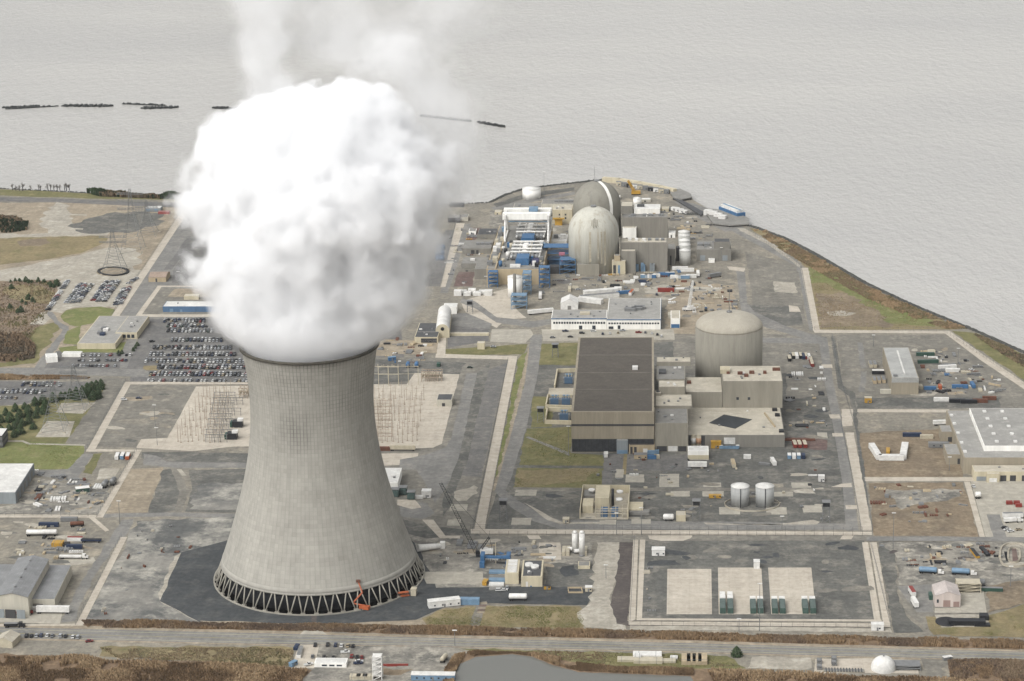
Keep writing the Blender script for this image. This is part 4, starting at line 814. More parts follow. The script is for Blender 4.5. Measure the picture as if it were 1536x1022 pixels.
def wall_run(name, label, pts, h, wd, m, cat='wall'):
    mb = MB()
    for a, c in zip(pts, pts[1:]):
        a, c = np.array(g(*a)[:2]), np.array(g(*c)[:2]); mb.obox((a + c) / 2, c - a, np.hypot(*(c - a)) + wd, wd, 0, h)
    return tag(mb.build(name, m), label, cat)
wall_run('blast_wall', 'pale low wall round the upper transformer bay beside turbine hall', [(865, 558), (836, 559), (832, 583)], 3, 1, W_beige)
wall_run('blast_wall', 'pale low wall round the two side-by-side transformers', [(857, 598), (822, 597), (819, 613), (857, 614)], 3, 1, W_beige)
wall_run('blast_wall', 'pale low wall round the front transformer bay by the lawn', [(857, 618), (821, 617), (818, 636), (857, 637)], 3, 1, W_beige)
tag(MB().box(*g(822, 594)[:2], .1, *g(861, 584)[:2], .9).build('concrete_plinth', M_conc), 'long pale concrete plinth reaching left from the turbine hall', 'plinth')
# silos and store in front of the fuel building
b = bld('chemical_store', 'small white two-storey store with low canopy, in front of fuel building', 'store', (1032, 690, 1063, 690, 677, 669), W_white, R_white, stripes=[('f', 0, 1, .05, .55, W_beige, 'shutter_band')])
for k, (xx, cc, wrd) in enumerate(((1040, M_cream, 'cream upright silo, left of the pair behind the white store'), (1048, M_orange, 'orange-banded upright silo, right of the pair behind the white store'))):
    c = g(xx, 671)[:2]; t = empty('silo', (*c, 0), wrd, 'silo'); MB().cyl(c, 1.8, 0, 8.5, 16).lathe(c, [(1.8, 8.5), (1.2, 9.3), (.1, 9.6)], 16).build('body', M_cream, t)
    MB().lathe(c, [(1.86, 3), (1.86, 7)], 16).build('band', paint('pale_orange', (214, 168, 132)) if k else M_white, t)
# two ribbed water tanks
for xx, wrd in ((1110, 'left of the two big grey storage tanks with pale tops'), (1147, 'right of the two big grey storage tanks with pale tops')):
    c = g(xx, 757)[:2]; t = empty('storage_tank', (*c, 0), wrd, 'tank', 'twin storage tanks'); rad = 13.8 / ppm(xx, 757); h = zat((c[0], c[1]), 729)
    MB().lathe(c, [(rad, 0), (rad, h)], 40).build('shell', W('tank_grey', (184, 185, 182), 1.15, joint=(0, 0, 2.4, .9, .06)), t)
    MB().lathe(c, [(rad + .15, h), (rad + .15, h + .2), (rad * .5, h + 1.3), (.1, h + 1.7)], 40).build('roof', R_white, t)
    MB().tube((c[0] + .2, c[1] - rad - .2, 0), (c[0] + .2, c[1] - rad - .2, h), .25, 5).build('ladder', M_black, t)
mb = MB(); c = g(1128, 757); mb.lathe(c, [(1, 0), (1, 0)], 4) if 0 else None
L_ = [np.array(g(1128 + 41 * math.cos(a), 757 + 11 * math.sin(a))[:2]) for a in np.linspace(0, 2 * math.pi, 41)]
for a, d in zip(L_, L_[1:]): mb.obox((a + d) / 2, d - a, np.hypot(*(d - a)) + .3, .4, 0, .9)
tag(mb.build('bund_wall', M_conc), 'low oval concrete kerb round the twin grey storage tanks', 'bund wall')
# horizontal vessel and tan hut
c, d = g(994.5, 781), g(1011, 781); t = empty('pressure_vessel', c, 'white horizontal vessel on saddles beside a tan hut inside the wall', 'vessel')
MB().capsule((c[0], c[1], 2.6), (d[0], d[1], 2.6), 1.9, 16).build('shell', M_white, t)
for k in (.25, .75): MB().obox(np.array(c[:2]) * (1 - k) + np.array(d[:2]) * k, (1, 0), .5, 2.6, 0, 1.6).build('saddle', M_black, t)
bld('hut', 'tan windowless hut beside the white horizontal vessel', 'hut', (1014.5, 782.5, 1028.5, 782.5, 773, 766.5), W_beige, R_pale)
# process plant in the yard: a walled skid of boxes, fans and pipes
pr = empty('process_plant', (*g(906, 770)[:2], 0), 'open process plant with cream frames, fans and pipework in the front yard', 'process plant')
x0, x1 = g(870, 779)[0], g(942, 779)[0]; y0, y1 = g(870, 779)[1], g(870, 740)[1]; wx, wy = x1 - x0, y1 - y0
MB().box(x0, y0, .05, x1, y1, .5).build('base_slab', M_conc, pr)
for a, bb in (((x0, y0), (x0, y1)), ((x0, y1), (x1, y1)), ((x1, y0), (x1, y1))):
    a, bb = np.array(a), np.array(bb); MB().obox((a + bb) / 2, bb - a, np.hypot(*(bb - a)), .5, .5, 6).build('side_wall', W_beige, pr)
for (u, v, wu, wv, hh, m, nm) in ((.15, .35, .22, .3, 5.5, W_beige, 'pump_house'), (.44, .62, .3, .5, 8, W_beige, 'boiler_house'), (.16, .8, .25, .25, 4, R_mid, 'skid'), (.5, .16, .14, .2, 4, W_blue, 'blue_skid'), (.72, .16, .14, .2, 4, W_blue, 'blue_skid')):
    MB().obox((x0 + u * wx, y0 + v * wy), (1, 0), wu * wx, wv * wy, .5, hh).build(nm, m, pr)
for u, v in ((.52, .42), (.8, .42), (.8, .72), (.2, .78)):
    MB().cyl((x0 + u * wx, y0 + v * wy), 2.2, 5.6, 6.8, 16).build('fan', M_white, pr)
for u in (.32, .46, .6, .74, .88, .98):
    mb = MB(); X = x0 + u * wx; Y = y0 + .04 * wy
    mb.tube((X, Y, .5), (X, Y, 6.4), .22, 4).tube((X, Y + 9, .5), (X, Y + 9, 6.4), .22, 4).tube((X, Y, 6.4), (X, Y + 9, 6.4), .22, 4); mb.build('frame', M_cream, pr)
for z in (3.2, 5, 6.6): MB().tube((x0 + .32 * wx, y0 + .04 * wy, z), (x1, y0 + .04 * wy, z), .25, 5).build('pipe', M_cream, pr)
MB().cyl((x0 + .66 * wx, y0 + .5 * wy), .9, .5, 12, 12).build('stack', M_black, pr)
mb = MB(); mb.obox(g(953, 765), (1, 0), 10, 14, .2, 3); tag(mb.build('equipment_skid', W_beige), 'cream equipment skid on the right flank of process plant', 'skid')
tag(MB().obox(g(959, 771), (1, 0), 13, 6, .2, 2.2).build('equipment_skid', R_mid), 'low grey equipment skid in front of the cream one', 'skid')

# --- the two older reactors
M_d1 = dome_mat('weathered_dome', (208, 206, 194), (176, 169, 153), 1.05); M_d2 = dome_mat('grey_dome', (152, 149, 138), (134, 130, 119), 1.1)
def containment(cx, yb, wpx, ytop, m, label):
    c = g(cx, yb)[:2]; rad = wpx / 2 / ppm(cx, yb); ht = zat(c, ytop) 
    for _ in range(3):     # height so that the curved top shows at ytop
        lo, hi = rad, 120
        for _ in range(40):
            h = (lo + hi) / 2; top = min(proj(c[0] , c[1] + rad * math.cos(a), h - rad + rad * math.sin(a))[1] for a in np.linspace(0, math.pi / 2, 24))
            if top > ytop: lo = h
            else: hi = h
    t = empty('containment', (*c, 0), label, 'reactor dome'); zs_ = h - rad
    MB().lathe(c, [(rad, 0), (rad, zs_)] + [(max(.05, rad * math.cos(a)), zs_ + rad * math.sin(a)) for a in np.linspace(.06, math.pi / 2, 22)], 72).build('shell', m, t)
    MB().cyl(c, 2.6, h - .3, h + 1.2, 14).tube((c[0] - 2, c[1], h + 1), (c[0] - 2, c[1], h + 14), .2, 4).build('cap', M_grey, t)
    return t, c, rad, h, zs_
t1, c1, r1, h1, z1 = containment(891, 403, 75.5, 309, M_d1, 'front reactor dome, tall and pale with dark weather stains')
t2, c2, r2, h2, z2 = containment(896, 352, 71, 271, M_d2, 'rear reactor dome, grey with a white vertical strip down its side')
# dark stained patch low on the front dome's crown
def band(c, rad, zs_, az, wdt, el0, el1, zlow, m, nm, root, off=.12, n=24):
    """strip lying on a dome from elevation el1 down to el0, then down the cylinder"""
    mb = MB(); pts = [(rad + off, zlow)] + [((rad + off) * math.cos(e), zs_ + (rad + off) * math.sin(e)) for e in np.linspace(el0, el1, n)]
    vs = []
    for r, z in pts:
        for sd in (-1, 1):
            ux, uy = math.cos(az), math.sin(az); vs.append((c[0] + ux * r - uy * sd * wdt, c[1] + uy * r + ux * sd * wdt, z))
    mb.add(vs, [(2 * i, 2 * i + 1, 2 * i + 3, 2 * i + 2) for i in range(len(pts) - 1)], 0, True); return mb.build(nm, m, root)
band(c2, r2, z2, R(-52), 1.7, 0, R(82), 6, W_white, 'white_strip', t2, .5)
for k, (az, el0, el1, wd) in enumerate(((-88, 22, 42, .35), (-84, 26, 44, .5), (-80.5, 22, 41, .3), (-77, 25, 40, .35), (-92, 28, 40, .3))):
    band(c1, r1, z1, R(az), wd, R(el0), R(el1), z1 + r1 * math.sin(R(el0)) , mat('weather_stain', (140, 136, 122), (158, 152, 138), big=.5, fa=.1, k=1.0), 'weather_stain', t1, .06)
for az, wd, zl in ((-96, 1.0, 12), (-70, .8, 10), (-78, .6, 14), (-62, 1.2, 8)):
    band(c1, r1, z1, R(az), wd, 0, R(12), zl, mat('runoff_stain', (170, 162, 143), (186, 180, 163), big=.3, fa=.1, k=1.08), 'weather_stain', t1, .06)
# auxiliary buildings
bf = bld('auxiliary_building', 'grey panelled concrete building right of the front reactor dome', 'plant block', (930.5, 406, 1001, 406, 364, 357), W_aux, R_pale, edge=1)
bld('', '', '', (932, 410, 953.5, 410, 377, 370), W_aux, R_pale, d=6, parent=bf.root)
for s in (.2, .34, .5, .62, .78, .9): MB().obox(bf.at(s, .5), bf.u, 3, 4, bf.z1, bf.z1 + 1.6).build('roof_vent', M_white if s < .6 else M_grey, bf.root)
for s, hh in ((.30, .35), (.36, .3), (.47, .36), (.5, .3), (.66, .33), (.7, .33)):
    MB().obox(bf.at(s, 0) - bf.n * 2.2, bf.u, 2.6, 3, 0, bf.h * hh * .8).build('service_box', M_lblue if s < .6 else W_bluegrey, bf.root)
br = bld('auxiliary_building', 'grey panelled concrete building right of the rear reactor dome', 'plant block', (932.6, 357, 1001.5, 357, 326.5, 321), W_aux, R_mid, edge=1)
bld('', '', '', (934, 359, 954.5, 359, 342, 336), W_white, R_pale, d=10, parent=br.root)
for s in (.25, .5, .63, .85): MB().obox(br.at(s, .5), br.u, 4, 4, br.z1, br.z1 + 1.6).build('roof_vent', M_grey, br.root)
bld('dome_annex', 'low stained concrete annex at the foot of the front reactor dome', 'annex', (866, 413, 899, 413, 397, 392), W_conc, R_mid)
bx = bld('dome_annex', 'narrow yellowish annex between front dome and grey panelled building', 'annex', (918, 412, 938, 412, 392, 388), W_beige, R_pale, stripes=[('f', .1, .3, 0, .7, W_dark, 'doorway'), ('f', .45, .6, 0, .7, M_lblue, 'blue_duct')])
bld('', '', '', (921, 392, 930, 392, 384, 381), W_brick, R_mid, z0=bx.z1, parent=bx.root)
for i, (yb, yt, w_) in enumerate(((399, 373.5, 'nearest'), (391, 365, 'second nearest'), (383, 358.5, 'third nearest'), (374, 351, 'fourth nearest'), (367.5, 345.5, 'farthest'))):
    c = g(1027.5 - i * .4, yb - 2)[:2]; rad = 8.6 / ppm(1027, yb); h = zat(c, yt + 2)
    t = empty('water_tank', (*c, 0), 'white upright water tank, %s of the row of five by the grey building' % w_, 'tank', 'row of white water tanks')
    MB().cyl(c, rad, 0, h, 28).build('shell', W('tank_ribbed', (196, 195, 188), 1.15, joint=(0, 0, 2, .88, .1)), t); MB().lathe(c, [(rad + .2, h), (rad + .2, h + .15), (.1, h + 1.8)], 28).build('roof', R_white, t)
bq = bld('service_building', 'long low grey building with rooftop plant, right of the white tank row', 'service building', (1045, 392, 1096.5, 392, 374.5, 361.5), W_grey, R_mid, doors=[('f', .1, .25, .05, .5, W_bluegrey), ('f', .75, .9, .05, .5, W_bluegrey)])
bld('', '', '', (1071, 374, 1095, 374, 363, 358), W_grey, R_dark, z0=bq.z1, parent=bq.root)
for s in (.1, .3): MB().obox(bq.at(s, .5), bq.u, 5, 6, bq.z1, bq.z1 + 2).build('roof_vent', M_grey, bq.root)
bld('kiosk', 'small white kiosk in front of the long low grey service building', 'kiosk', (1063, 394.5, 1072, 394.5, 390, 386.5), W_white, R_white)
# shore side
def tank(px, y, wpx, yt, label, m=None, dome=1.5, group=None):
    c = g(px, y)[:2]; rad = wpx / 2 / ppm(px, y); h = zat(c, yt); t = empty('storage_tank', (*c, 0), label, 'tank', group)
    MB().cyl(c, rad, 0, h, 40).build('shell', m or W('tank_white', (236, 234, 228), 1.4), t); MB().lathe(c, [(rad + .2, h), (rad + .2, h + .2), (.1, h + dome)], 40).build('roof', R_white, t); return t
tank(797.5, 297, 27.5, 282.5, 'big white oil tank standing alone on the shore, left of rear dome')
tank(956, 307, 12.3, 297.5, 'small white tank on the shore right of the rear reactor dome')
tank(791, 323, 22, 319, 'low grey round tank nearer the left, behind the turbine deck', R_mid, .6); tank(817, 323, 22, 319, 'low grey round tank nearer the beige block, behind turbine deck', R_mid, .6)
bld('switch_house', 'beige block with small windows left of the rear dome', 'plant block', (829, 336, 858.5, 336, 315, 308), W_beige, R_pale, wins=[('f', .3, .4, .6, .72, 1, None), ('f', .3, .4, .35, .47, 1, None), ('f', .6, .72, .6, .72, 1, None), ('f', .6, .72, .35, .47, 1, None)])
bld('intake_building', 'long pale flat building behind the beige block, left of rear dome', 'plant block', (812, 314, 861, 314, 306, 299.5), W_pale, R_mid, units=[(s, .5, 4, 4, 1.6, M_grey, 'roof_vent') for s in (.45, .6, .75, .9)])
bld('intake_building', 'low pale flat building further left behind the grey round tanks', 'plant block', (770, 316, 812, 316, 311.5, 305), W_pale, R_mid)
bld('workshop', 'grey flat-roofed workshop by the shore right of the rear dome', 'workshop', (931.5, 321, 949, 321, 309.5, 303), W_grey, R_pale)
bld('workshop', 'long white workshop by the shore behind the grey panelled building', 'workshop', (951, 321, 990, 321, 313.5, 306.5), W_white, R_white, units=[(.25, .5, 7, 5, 2, R_dark, 'roof_unit')])
def tank_row(): pass
# --- open turbine deck of the older units
bd = bld('turbine_deck', 'open-air turbine deck crowded with blue and white machinery under a white gantry crane', 'turbine deck', (730, 427, 815, 427, 404, 338), W_brick, R_mid, edge=.8)
DZ = bd.z1; dr = bd.root
def dk(s, t): return bd.at(s, t)
def cylh(s0, t0, s1, t1, r, z, m, nm): a, c = dk(s0, t0), dk(s1, t1); MB().capsule((a[0], a[1], DZ + z), (c[0], c[1], DZ + z), r, 14).build(nm, m, dr)
for t0 in (.12, .58):
    a = t0
    MB().obox(dk(.62, a + .02), bd.u, 11, 18, DZ, DZ + 6, 0).obox(dk(.62, a + .02), bd.u, 13, 8, DZ, DZ + 3).build('generator', M_blue if t0 < .3 else paint('deep_blue', (62, 108, 150), 1.1), dr)
    for k, rr_ in ((.13, 5), (.19, 5.6), (.25, 5.6), (.31, 4.2)):
        cylh(.56, a + k, .68, a + k, rr_ * .75, 3.2, M_white, 'turbine_casing')
    for sd in (.42, .48, .78, .86):
        for k in (.06, .14, .22): cylh(sd, a + k, sd, a + k + .04, 2.6, 3, M_steel, 'moisture_separator')
    for k in (.1, .17, .25, .33):
        MB().tube((*dk(.38, a + k), DZ + 6.5), (*dk(.93, a + k), DZ + 6.5), .9, 8).build('steam_pipe', M_white, dr)
    for sd in (.4, .52, .72, .9): MB().tube((*dk(sd, a + .05), DZ + 4), (*dk(sd, a + .36), DZ + 4), .8, 8).build('steam_pipe', M_white if sd != .72 else M_cream, dr)
MB().obox(dk(.84, .13), bd.u, 6, 14, DZ, DZ + 3).build('coil_skid', M_navy if 0 else paint('purple_blue', (62, 62, 104)), dr)
MB().obox(dk(.5, .05), bd.u, 9, 5, DZ, DZ + 2).build('deck_box', M_white, dr)
for s, t in ((.04, .1), (.12, .16), (.08, .24), (.14, .33), (.06, .4), (.1, .48), (.05, .56), (.13, .64), (.07, .75), (.12, .85)):
    MB().obox(dk(s, t), bd.u, rnd.uniform(2.5, 5), rnd.uniform(4, 9), DZ, DZ + rnd.uniform(2, 5)).build('deck_equipment', rnd.choice([M_white, M_grey, M_steel, M_lblue, M_cream]), dr)
for k in range(44):
    s_, t_ = rnd.uniform(.2, .97), rnd.uniform(.03, .6); m_ = rnd.choice([M_white, M_white, M_steel, M_lblue, M_blue, M_grey, M_cream, M_black]); a_ = dk(s_, t_)
    if k % 3: MB().obox(a_, bd.u, rnd.uniform(1.5, 4), rnd.uniform(2, 6), DZ, DZ + rnd.uniform(1.5, 4.5)).build('deck_equipment', m_, dr)
    else: MB().cyl(a_, rnd.uniform(1, 1.9), DZ, DZ + rnd.uniform(2, 5), 12).build('deck_vessel', m_, dr)
for t in (.93, .86): MB().tube((*dk(.2, t), DZ + 9), (*dk(1, t), DZ + 9), .6, 6).build('steam_pipe', M_lblue, dr)
MB().obox(dk(.165, .5), bd.u, 1.2, bd.D, DZ, DZ + 1.6).build('parapet', W_brick, dr)
# gantry crane across the deck
gt = empty('gantry_crane', (*dk(.55, .72), 0), 'white twin-beam gantry crane straddling the turbine deck', 'gantry crane'); gz = 24
for t in (.68, .79): MB().obox(dk(.58, t), bd.u, bd.L * .88, 7, DZ + gz - 5.5, DZ + gz).build('girder', W_white, gt)
for s in (.19, .985):
    for t in (.6, .86): MB().tube((*dk(s, t), DZ), (*dk(s, .735 + (t - .735) * .5), DZ + gz - 4.5), 1.2, 6, r1=.9).build('leg', M_white, gt)
    MB().obox(dk(s, .73), bd.n, bd.D * .3, 1.4, DZ, DZ + 1.6).build('end_truck', M_white, gt)
    MB().obox(dk(s, .735), bd.n, bd.D * .2, 2, DZ + gz - 4.4, DZ + gz - 1).build('end_beam', M_white, gt)
MB().obox(dk(.7, .735), bd.u, 8, 9, DZ + gz, DZ + gz + 3).build('trolley', M_lblue, gt)
# blue stair towers, ducts beside deck
def scaffold(name, label, px, y, wx, wy, h, m, lev=4, cat='stair tower'):
    c = np.array(g(px, y)[:2]); t = empty(name, (*c, 0), label, cat); mb = MB()
    for sx in (-1, 1):
        for sy in (-1, 1): mb.tube((c[0] + sx * wx / 2, c[1] + sy * wy / 2, 0), (c[0] + sx * wx / 2, c[1] + sy * wy / 2, h), .3, 4)
    for k in range(1, lev + 1):
        z = h * k / lev
        mb.tube((c[0] - wx / 2, c[1] - wy / 2, z - h / lev), (c[0] + wx / 2, c[1] - wy / 2, z), .22, 4)
    mb.build('frame', m, t)
    for k in range(1, lev + 1): MB().obox(c, (1, 0), wx, wy, h * k / lev - .4, h * k / lev).build('platform', m, t)
    return t
scaffold('stair_tower', 'blue steel stair tower at the front left corner of turbine deck', 740, 430, 8, 7, 14, M_blue)
scaffold('stair_tower', 'blue steel stair tower at the front right corner of turbine deck', 817, 430, 9, 8, 18, M_blue)
scaffold('pipe_rack', 'blue steel pipe rack between turbine deck and front reactor dome', 836, 396, 24, 14, 17, M_blue, 3, 'pipe rack')
scaffold('pipe_rack', 'tangled blue pipe rack at the foot of the front reactor dome', 852, 409, 14, 12, 13, paint('pale_blue_steel', (88, 128, 166)), 3, 'pipe rack')
bld('equipment_house', 'blue equipment house between turbine deck and the front dome', 'equipment house', (823, 398, 852, 398, 389, 383.5), W_blue, RF('blue_roof', (112, 150, 182)))
bld('equipment_house', 'dark bay under the blue racks beside front reactor dome', 'equipment house', (822, 411, 845, 411, 401, 397), W_dark, R_dark)
tag(MB().obox(g(843, 402), (1, 0), 5, 4, 12, 14).obox(g(843, 402), (1, 0), 1, 1, 0, 12).build('pink_hopper', paint('pink_paint', (200, 132, 150))), 'small pink hopper on a post among the blue racks', 'hopper')
bld('relay_house', 'white flat-roofed relay house behind the blue racks left of front dome', 'relay house', (826, 372, 850, 372, 362, 352), W_white, R_white, units=[(.3, .5, 4, 5, 3, M_steel, 'roof_unit'), (.75, .4, 5, 5, 4, M_white, 'roof_unit')])
tag(MB().obox(g(838, 338), (1, 0), 11, 4, 6, 6.8).obox(g(838, 338), (1, 0), 7, 2, 0, 6).build('yellow_platform', M_yellow), 'yellow work platform behind turbine deck beside the beige block', 'platform')
# left of the deck
b = bld('office_block', 'two-storey grey building left of turbine deck with dark openings', 'office', (693.5, 381, 737, 381, 373, 360.5), W_grey, R_mid, doors=[('f', .3, .42, 0, .7, W_dark), ('f', .48, .56, 0, .7, W_dark)], units=[(s, .5, 3, 5, 1.6, M_grey, 'roof_vent') for s in (.5, .65, .8, .9)])
bld('office_block', 'wide low grey building in front of the two-storey one beside turbine deck', 'office', (692, 403, 731, 403, 395.5, 386), W_grey, R_mid, units=[(.4, .5, 4, 3, 1.5, M_white, 'roof_vent')])
bld('office_block', 'grey block with white parapet at left foot of turbine deck', 'office', (712, 419, 730, 419, 404, 395), W_grey, R_mid)
bld('office_block', 'small dark-roofed building behind the office beside turbine deck', 'office', (716, 358, 744, 358, 352, 343), W_grey, R_dark)
bld('shed', 'dark shed near the shore, right of the steam', 'shed', (672, 334, 690, 334, 327, 322), W_dark, R_mid); bld('shed', 'pale shed near the shore, just right of the dark one', 'shed', (690, 332, 702, 332, 326, 321), W_pale, R_mid)
bld('shed', 'low dark building on the water edge right of the steam', 'shed', (674, 311, 695, 311, 307, 304), W_dark, R_dark)
for xx, y, w_ in ((778, 431, 'rear'), (773, 446, 'front')):
    tank(xx - .5, y, 21, y - 31 if y > 440 else 416, 'tall white water tank in front of turbine deck, the %s one of two' % w_, group='two white tanks before the turbine deck')
c = g(772.5, 456)[:2]; h = zat(c, 411); tag(MB().cyl(c, 1.6, 0, h, 12, r1=1.3).build('vent_stack', mat('vent_grey', (142, 138, 130), (120, 117, 110), big=.3, fa=.1)), 'slim grey vent stack before the white water tanks', 'stack')
scaffold('pipe_bridge', 'pale blue stair and pipe bridge beside the white water tanks', 779, 462, 13, 9, 12, M_lblue, 3, 'pipe bridge')
scaffold('pipe_bridge', 'tall narrow pale blue rack right behind the white water tanks', 791, 440, 7, 12, 19, M_lblue, 4, 'pipe bridge')

# --- administration building and its neighbours
bw = bld('admin_building', 'long two-tier office with grey roofs, blue trim and a row of square windows', 'office', (827, 494.5, 910, 494.5, 477.5, 465), W_white, R_grey, wins=[('f', .03, .98, .5, .68, 20, None)], doors=[('f', .5, .56, .02, .35, M_win), ('f', .74, .8, .02, .35, M_win)], stripes=[('f', 0, 1, .9, 1, W_blue, 'fascia')])
be = bld('', '', '', (910.5, 494.5, 991, 494.5, 479, 447.5), W_white, R_grey, parent=bw.root, wins=[('f', .02, .98, .52, .68, 19, None)], stripes=[('f', 0, 1, .9, 1, W_blue, 'fascia'), ('r', 0, 1, .0, 1, W_blue, 'end_wall')], doors=[('f', .03, .12, .05, .3, M_win), ('f', .2, .25, .05, .4, M_win)])
for s, t in ((.42, .4), (.55, .45), (.6, .5)): MB().obox(be.at(s, t), be.u, 9, 5, be.z1, be.z1 + 2.4).build('roof_unit', M_grey, bw.root)
MB().obox(bw.at(.6, .5), bw.u, 8, 6, bw.z1, bw.z1 + 1.5).build('roof_unit', M_cream, bw.root)
gable('event_tent', 'white gabled tent beside the white trailers behind the long office', 'tent', (841, 464.5, 867, 464.5, 455, 447.5), M_white, R_white, 3.4, doors=[('f', .4, .6, 0, .6, R_mid)])
bld('site_hut', 'white hut with blue base right of the long office', 'hut', (1006, 492, 1020, 492, 478, 466), W_white, R_pale, stripes=[('f', .05, .95, 0, .4, M_blue, 'blue_base')])
bld('site_hut', 'small pale hut right of the long office, nearer its corner', 'hut', (1002, 478, 1010, 478, 473, 468), W_pale, R_pale)
# --- left of the inner road: sheds and the vaulted pump house
b = bld('pump_station', 'square pump station with black roof just right of the steam', 'pump station', (622, 515, 657, 515, 506, 484.5), W_beige, R_dark, stripes=[('f', .28, .95, .1, .8, W_dark, 'dark_bay'), ('f', .3, .95, .35, .42, M_white, 'rail')])
for t in (.35,): MB().obox(b.at(.5, t), b.u, b.L * .94, .6, b.z1, b.z1 + .4).build('roof_joint', R_mid, b.root)
p, q = g(664, 507), g(667.5, 478); mb = MB(); Rr = 5.5
mm = empty('vaulted_store', p, 'white round-topped vaulted store with a dark round vent, beside the black-roofed pump station', 'store')
d = np.array(q[:2]) - np.array(p[:2]); L = np.hypot(*d); u = d / L; nn = np.array([-u[1], u[0]]); vs = []
for e in (0, L):
    for a in np.linspace(0, math.pi, 13): c = np.array(p[:2]) + u * e + nn * Rr * math.cos(a); vs.append((c[0], c[1], 6 + Rr * math.sin(a)))
MB().add(vs, [(i, i + 1, 14 + i, 13 + i) for i in range(12)], 0, True).build('vault', R_white, mm)
MB().obox(np.array(p[:2]) + u * L / 2, u, L, 2 * Rr, 0, 6.02).add(vs[:13], [tuple(range(12, -1, -1))]).add(vs[13:], [tuple(range(13))]).build('wall', W_beige, mm)
c = np.array(p[:2]) - u * .2; MB().tube((c[0], c[1], 7.5), (c[0] + u[0] * .6, c[1] + u[1] * .6, 7.5), 1.5, 14).build('vent', M_black, mm)
bld('concrete_ramp_block', 'long low pale wall block right of vaulted store', 'block', (672, 504, 733, 504, 500.5, 498.5), W_beige, R_pale)
bld('guard_box', 'small cream guard box on the lawn above the inner corner', 'guard box', (716, 524.5, 727, 524.5, 515, 512), W_beige, R_pale)
bld('cooling_house', 'white louvred house above the vaulted store', 'equipment house', (665, 471, 685, 471, 461, 455), W_white, R_white)
bld('transformer_house', 'small roofed control house on the right half of the pale switchyard', 'control house', (655, 610, 678, 610, 600, 592), W_pale, R_dark, doors=[('f', .35, .55, 0, .5, W_dark)], d=14)
bld('shed', 'white flat shed tucked against the right flank of cooling tower', 'shed', (560, 737, 597, 737, 724, 702), W_white, R_white)

# --- left side
b = bld('visitor_building', 'low pale office with grey flat roof between two car parks, left of the steam', 'office', (116, 524, 173.5, 524, 515.5, 474), W_beige, R_grey, units=[(.4, .35, 4, 5, 2, M_steel, 'roof_unit'), (.5, .3, 4, 5, 2, M_dblue, 'roof_unit'), (.42, .5, 4, 5, 2, M_steel, 'roof_unit'), (.5, .46, 4, 5, 2, M_white, 'roof_unit')], edge=.8)
bld('', '', '', (174, 509, 206, 509, 499, 474), W_beige, R_grey, parent=b.root, wins=[('f', .1, .9, .2, .7, 4, None)])
bld('office_trailer', 'long white trailer block in the visitor car park', 'trailer', (93, 536, 121, 536, 531, 527), W_white, R_white); bld('office_trailer', 'short white trailer at the left end of the visitor car park', 'trailer', (70, 545, 87, 543.5, 536.5, 530), W_white, R_white)
bld('warehouse', 'blue-walled long shed with white roof left of the steam', 'warehouse', (244.5, 468.5, 330, 468.5, 460, 452), W_blue, R_white, doors=[('f', .12, .18, 0, .6, M_lblue), ('f', .3, .34, 0, .5, M_lblue)])
gable('gatehouse', 'small tan building with reddish roof inside the far left road', 'gatehouse', (223, 423.5, 249, 423.5, 416.5, 408), W_brick, mat('faded_red_roof', (176, 158, 142), (160, 142, 128), big=.2), 2.2, 'width', doors=[('f', .4, .5, 0, .8, W_dark)])
bld('site_hut', 'white and blue-striped hut beside the far dark gravel', 'hut', (218, 317.5, 241, 317.5, 312.5, 309), W_bluegrey, R_white, doors=[('f', .1, .3, 0, .7, M_lblue), ('f', .6, .8, 0, .7, M_lblue)])
bld('storage_box', 'long low red box just right of the white-roofed far hut', 'storage box', (237, 321.5, 254, 321.5, 318, 316), paint('dull_red', (150, 78, 74), 1.2), paint('dull_red2', (170, 120, 112)))
bld('shed', 'cream shed behind the blue-walled shed', 'shed', (276, 450, 298, 450, 444.5, 441), W_beige, R_pale)
# white-roofed shed at left edge, dark-windowed office above it
def prism_bld(name, label, cat, roofpx, h, wall, roof):
    pts = [g(x, y, h)[:2] for x, y in roofpx]; c = np.mean(pts, 0); t = empty(name, (*c, 0), label, cat)
    MB().prism(pts, 0, h).build('wall', wall, t); MB().prism([tuple(c + (np.array(p) - c) * .985) for p in pts], h - .05, h + .12).build('roof', roof, t); return t, pts
t, pts = prism_bld('warehouse', 'big white-roofed shed cut off by the left edge of the photo', 'warehouse', [(-70, 739), (23, 739), (51, 695.5), (-40, 695.5)], 8, W_bluegrey, R_white)
pp, qq = np.array(pts[1]), np.array(pts[2])
for k in (.12, .3, .48, .66, .84):
    a = pp + (qq - pp) * k; o = np.array([1.0, 0]) * .3; MB().obox(a, qq - pp, 5, .5, 0, 5.5).build('door', R_mid, t)
prism_bld('office_block', 'pale office with dark window band at the left edge above the white shed', 'office', [(-40, 654), (3, 654), (11, 643), (-30, 642)], 9, W('dark_window_wall', (112, 112, 110), joint=(0, 0, 4, .5, .45)), R_white)
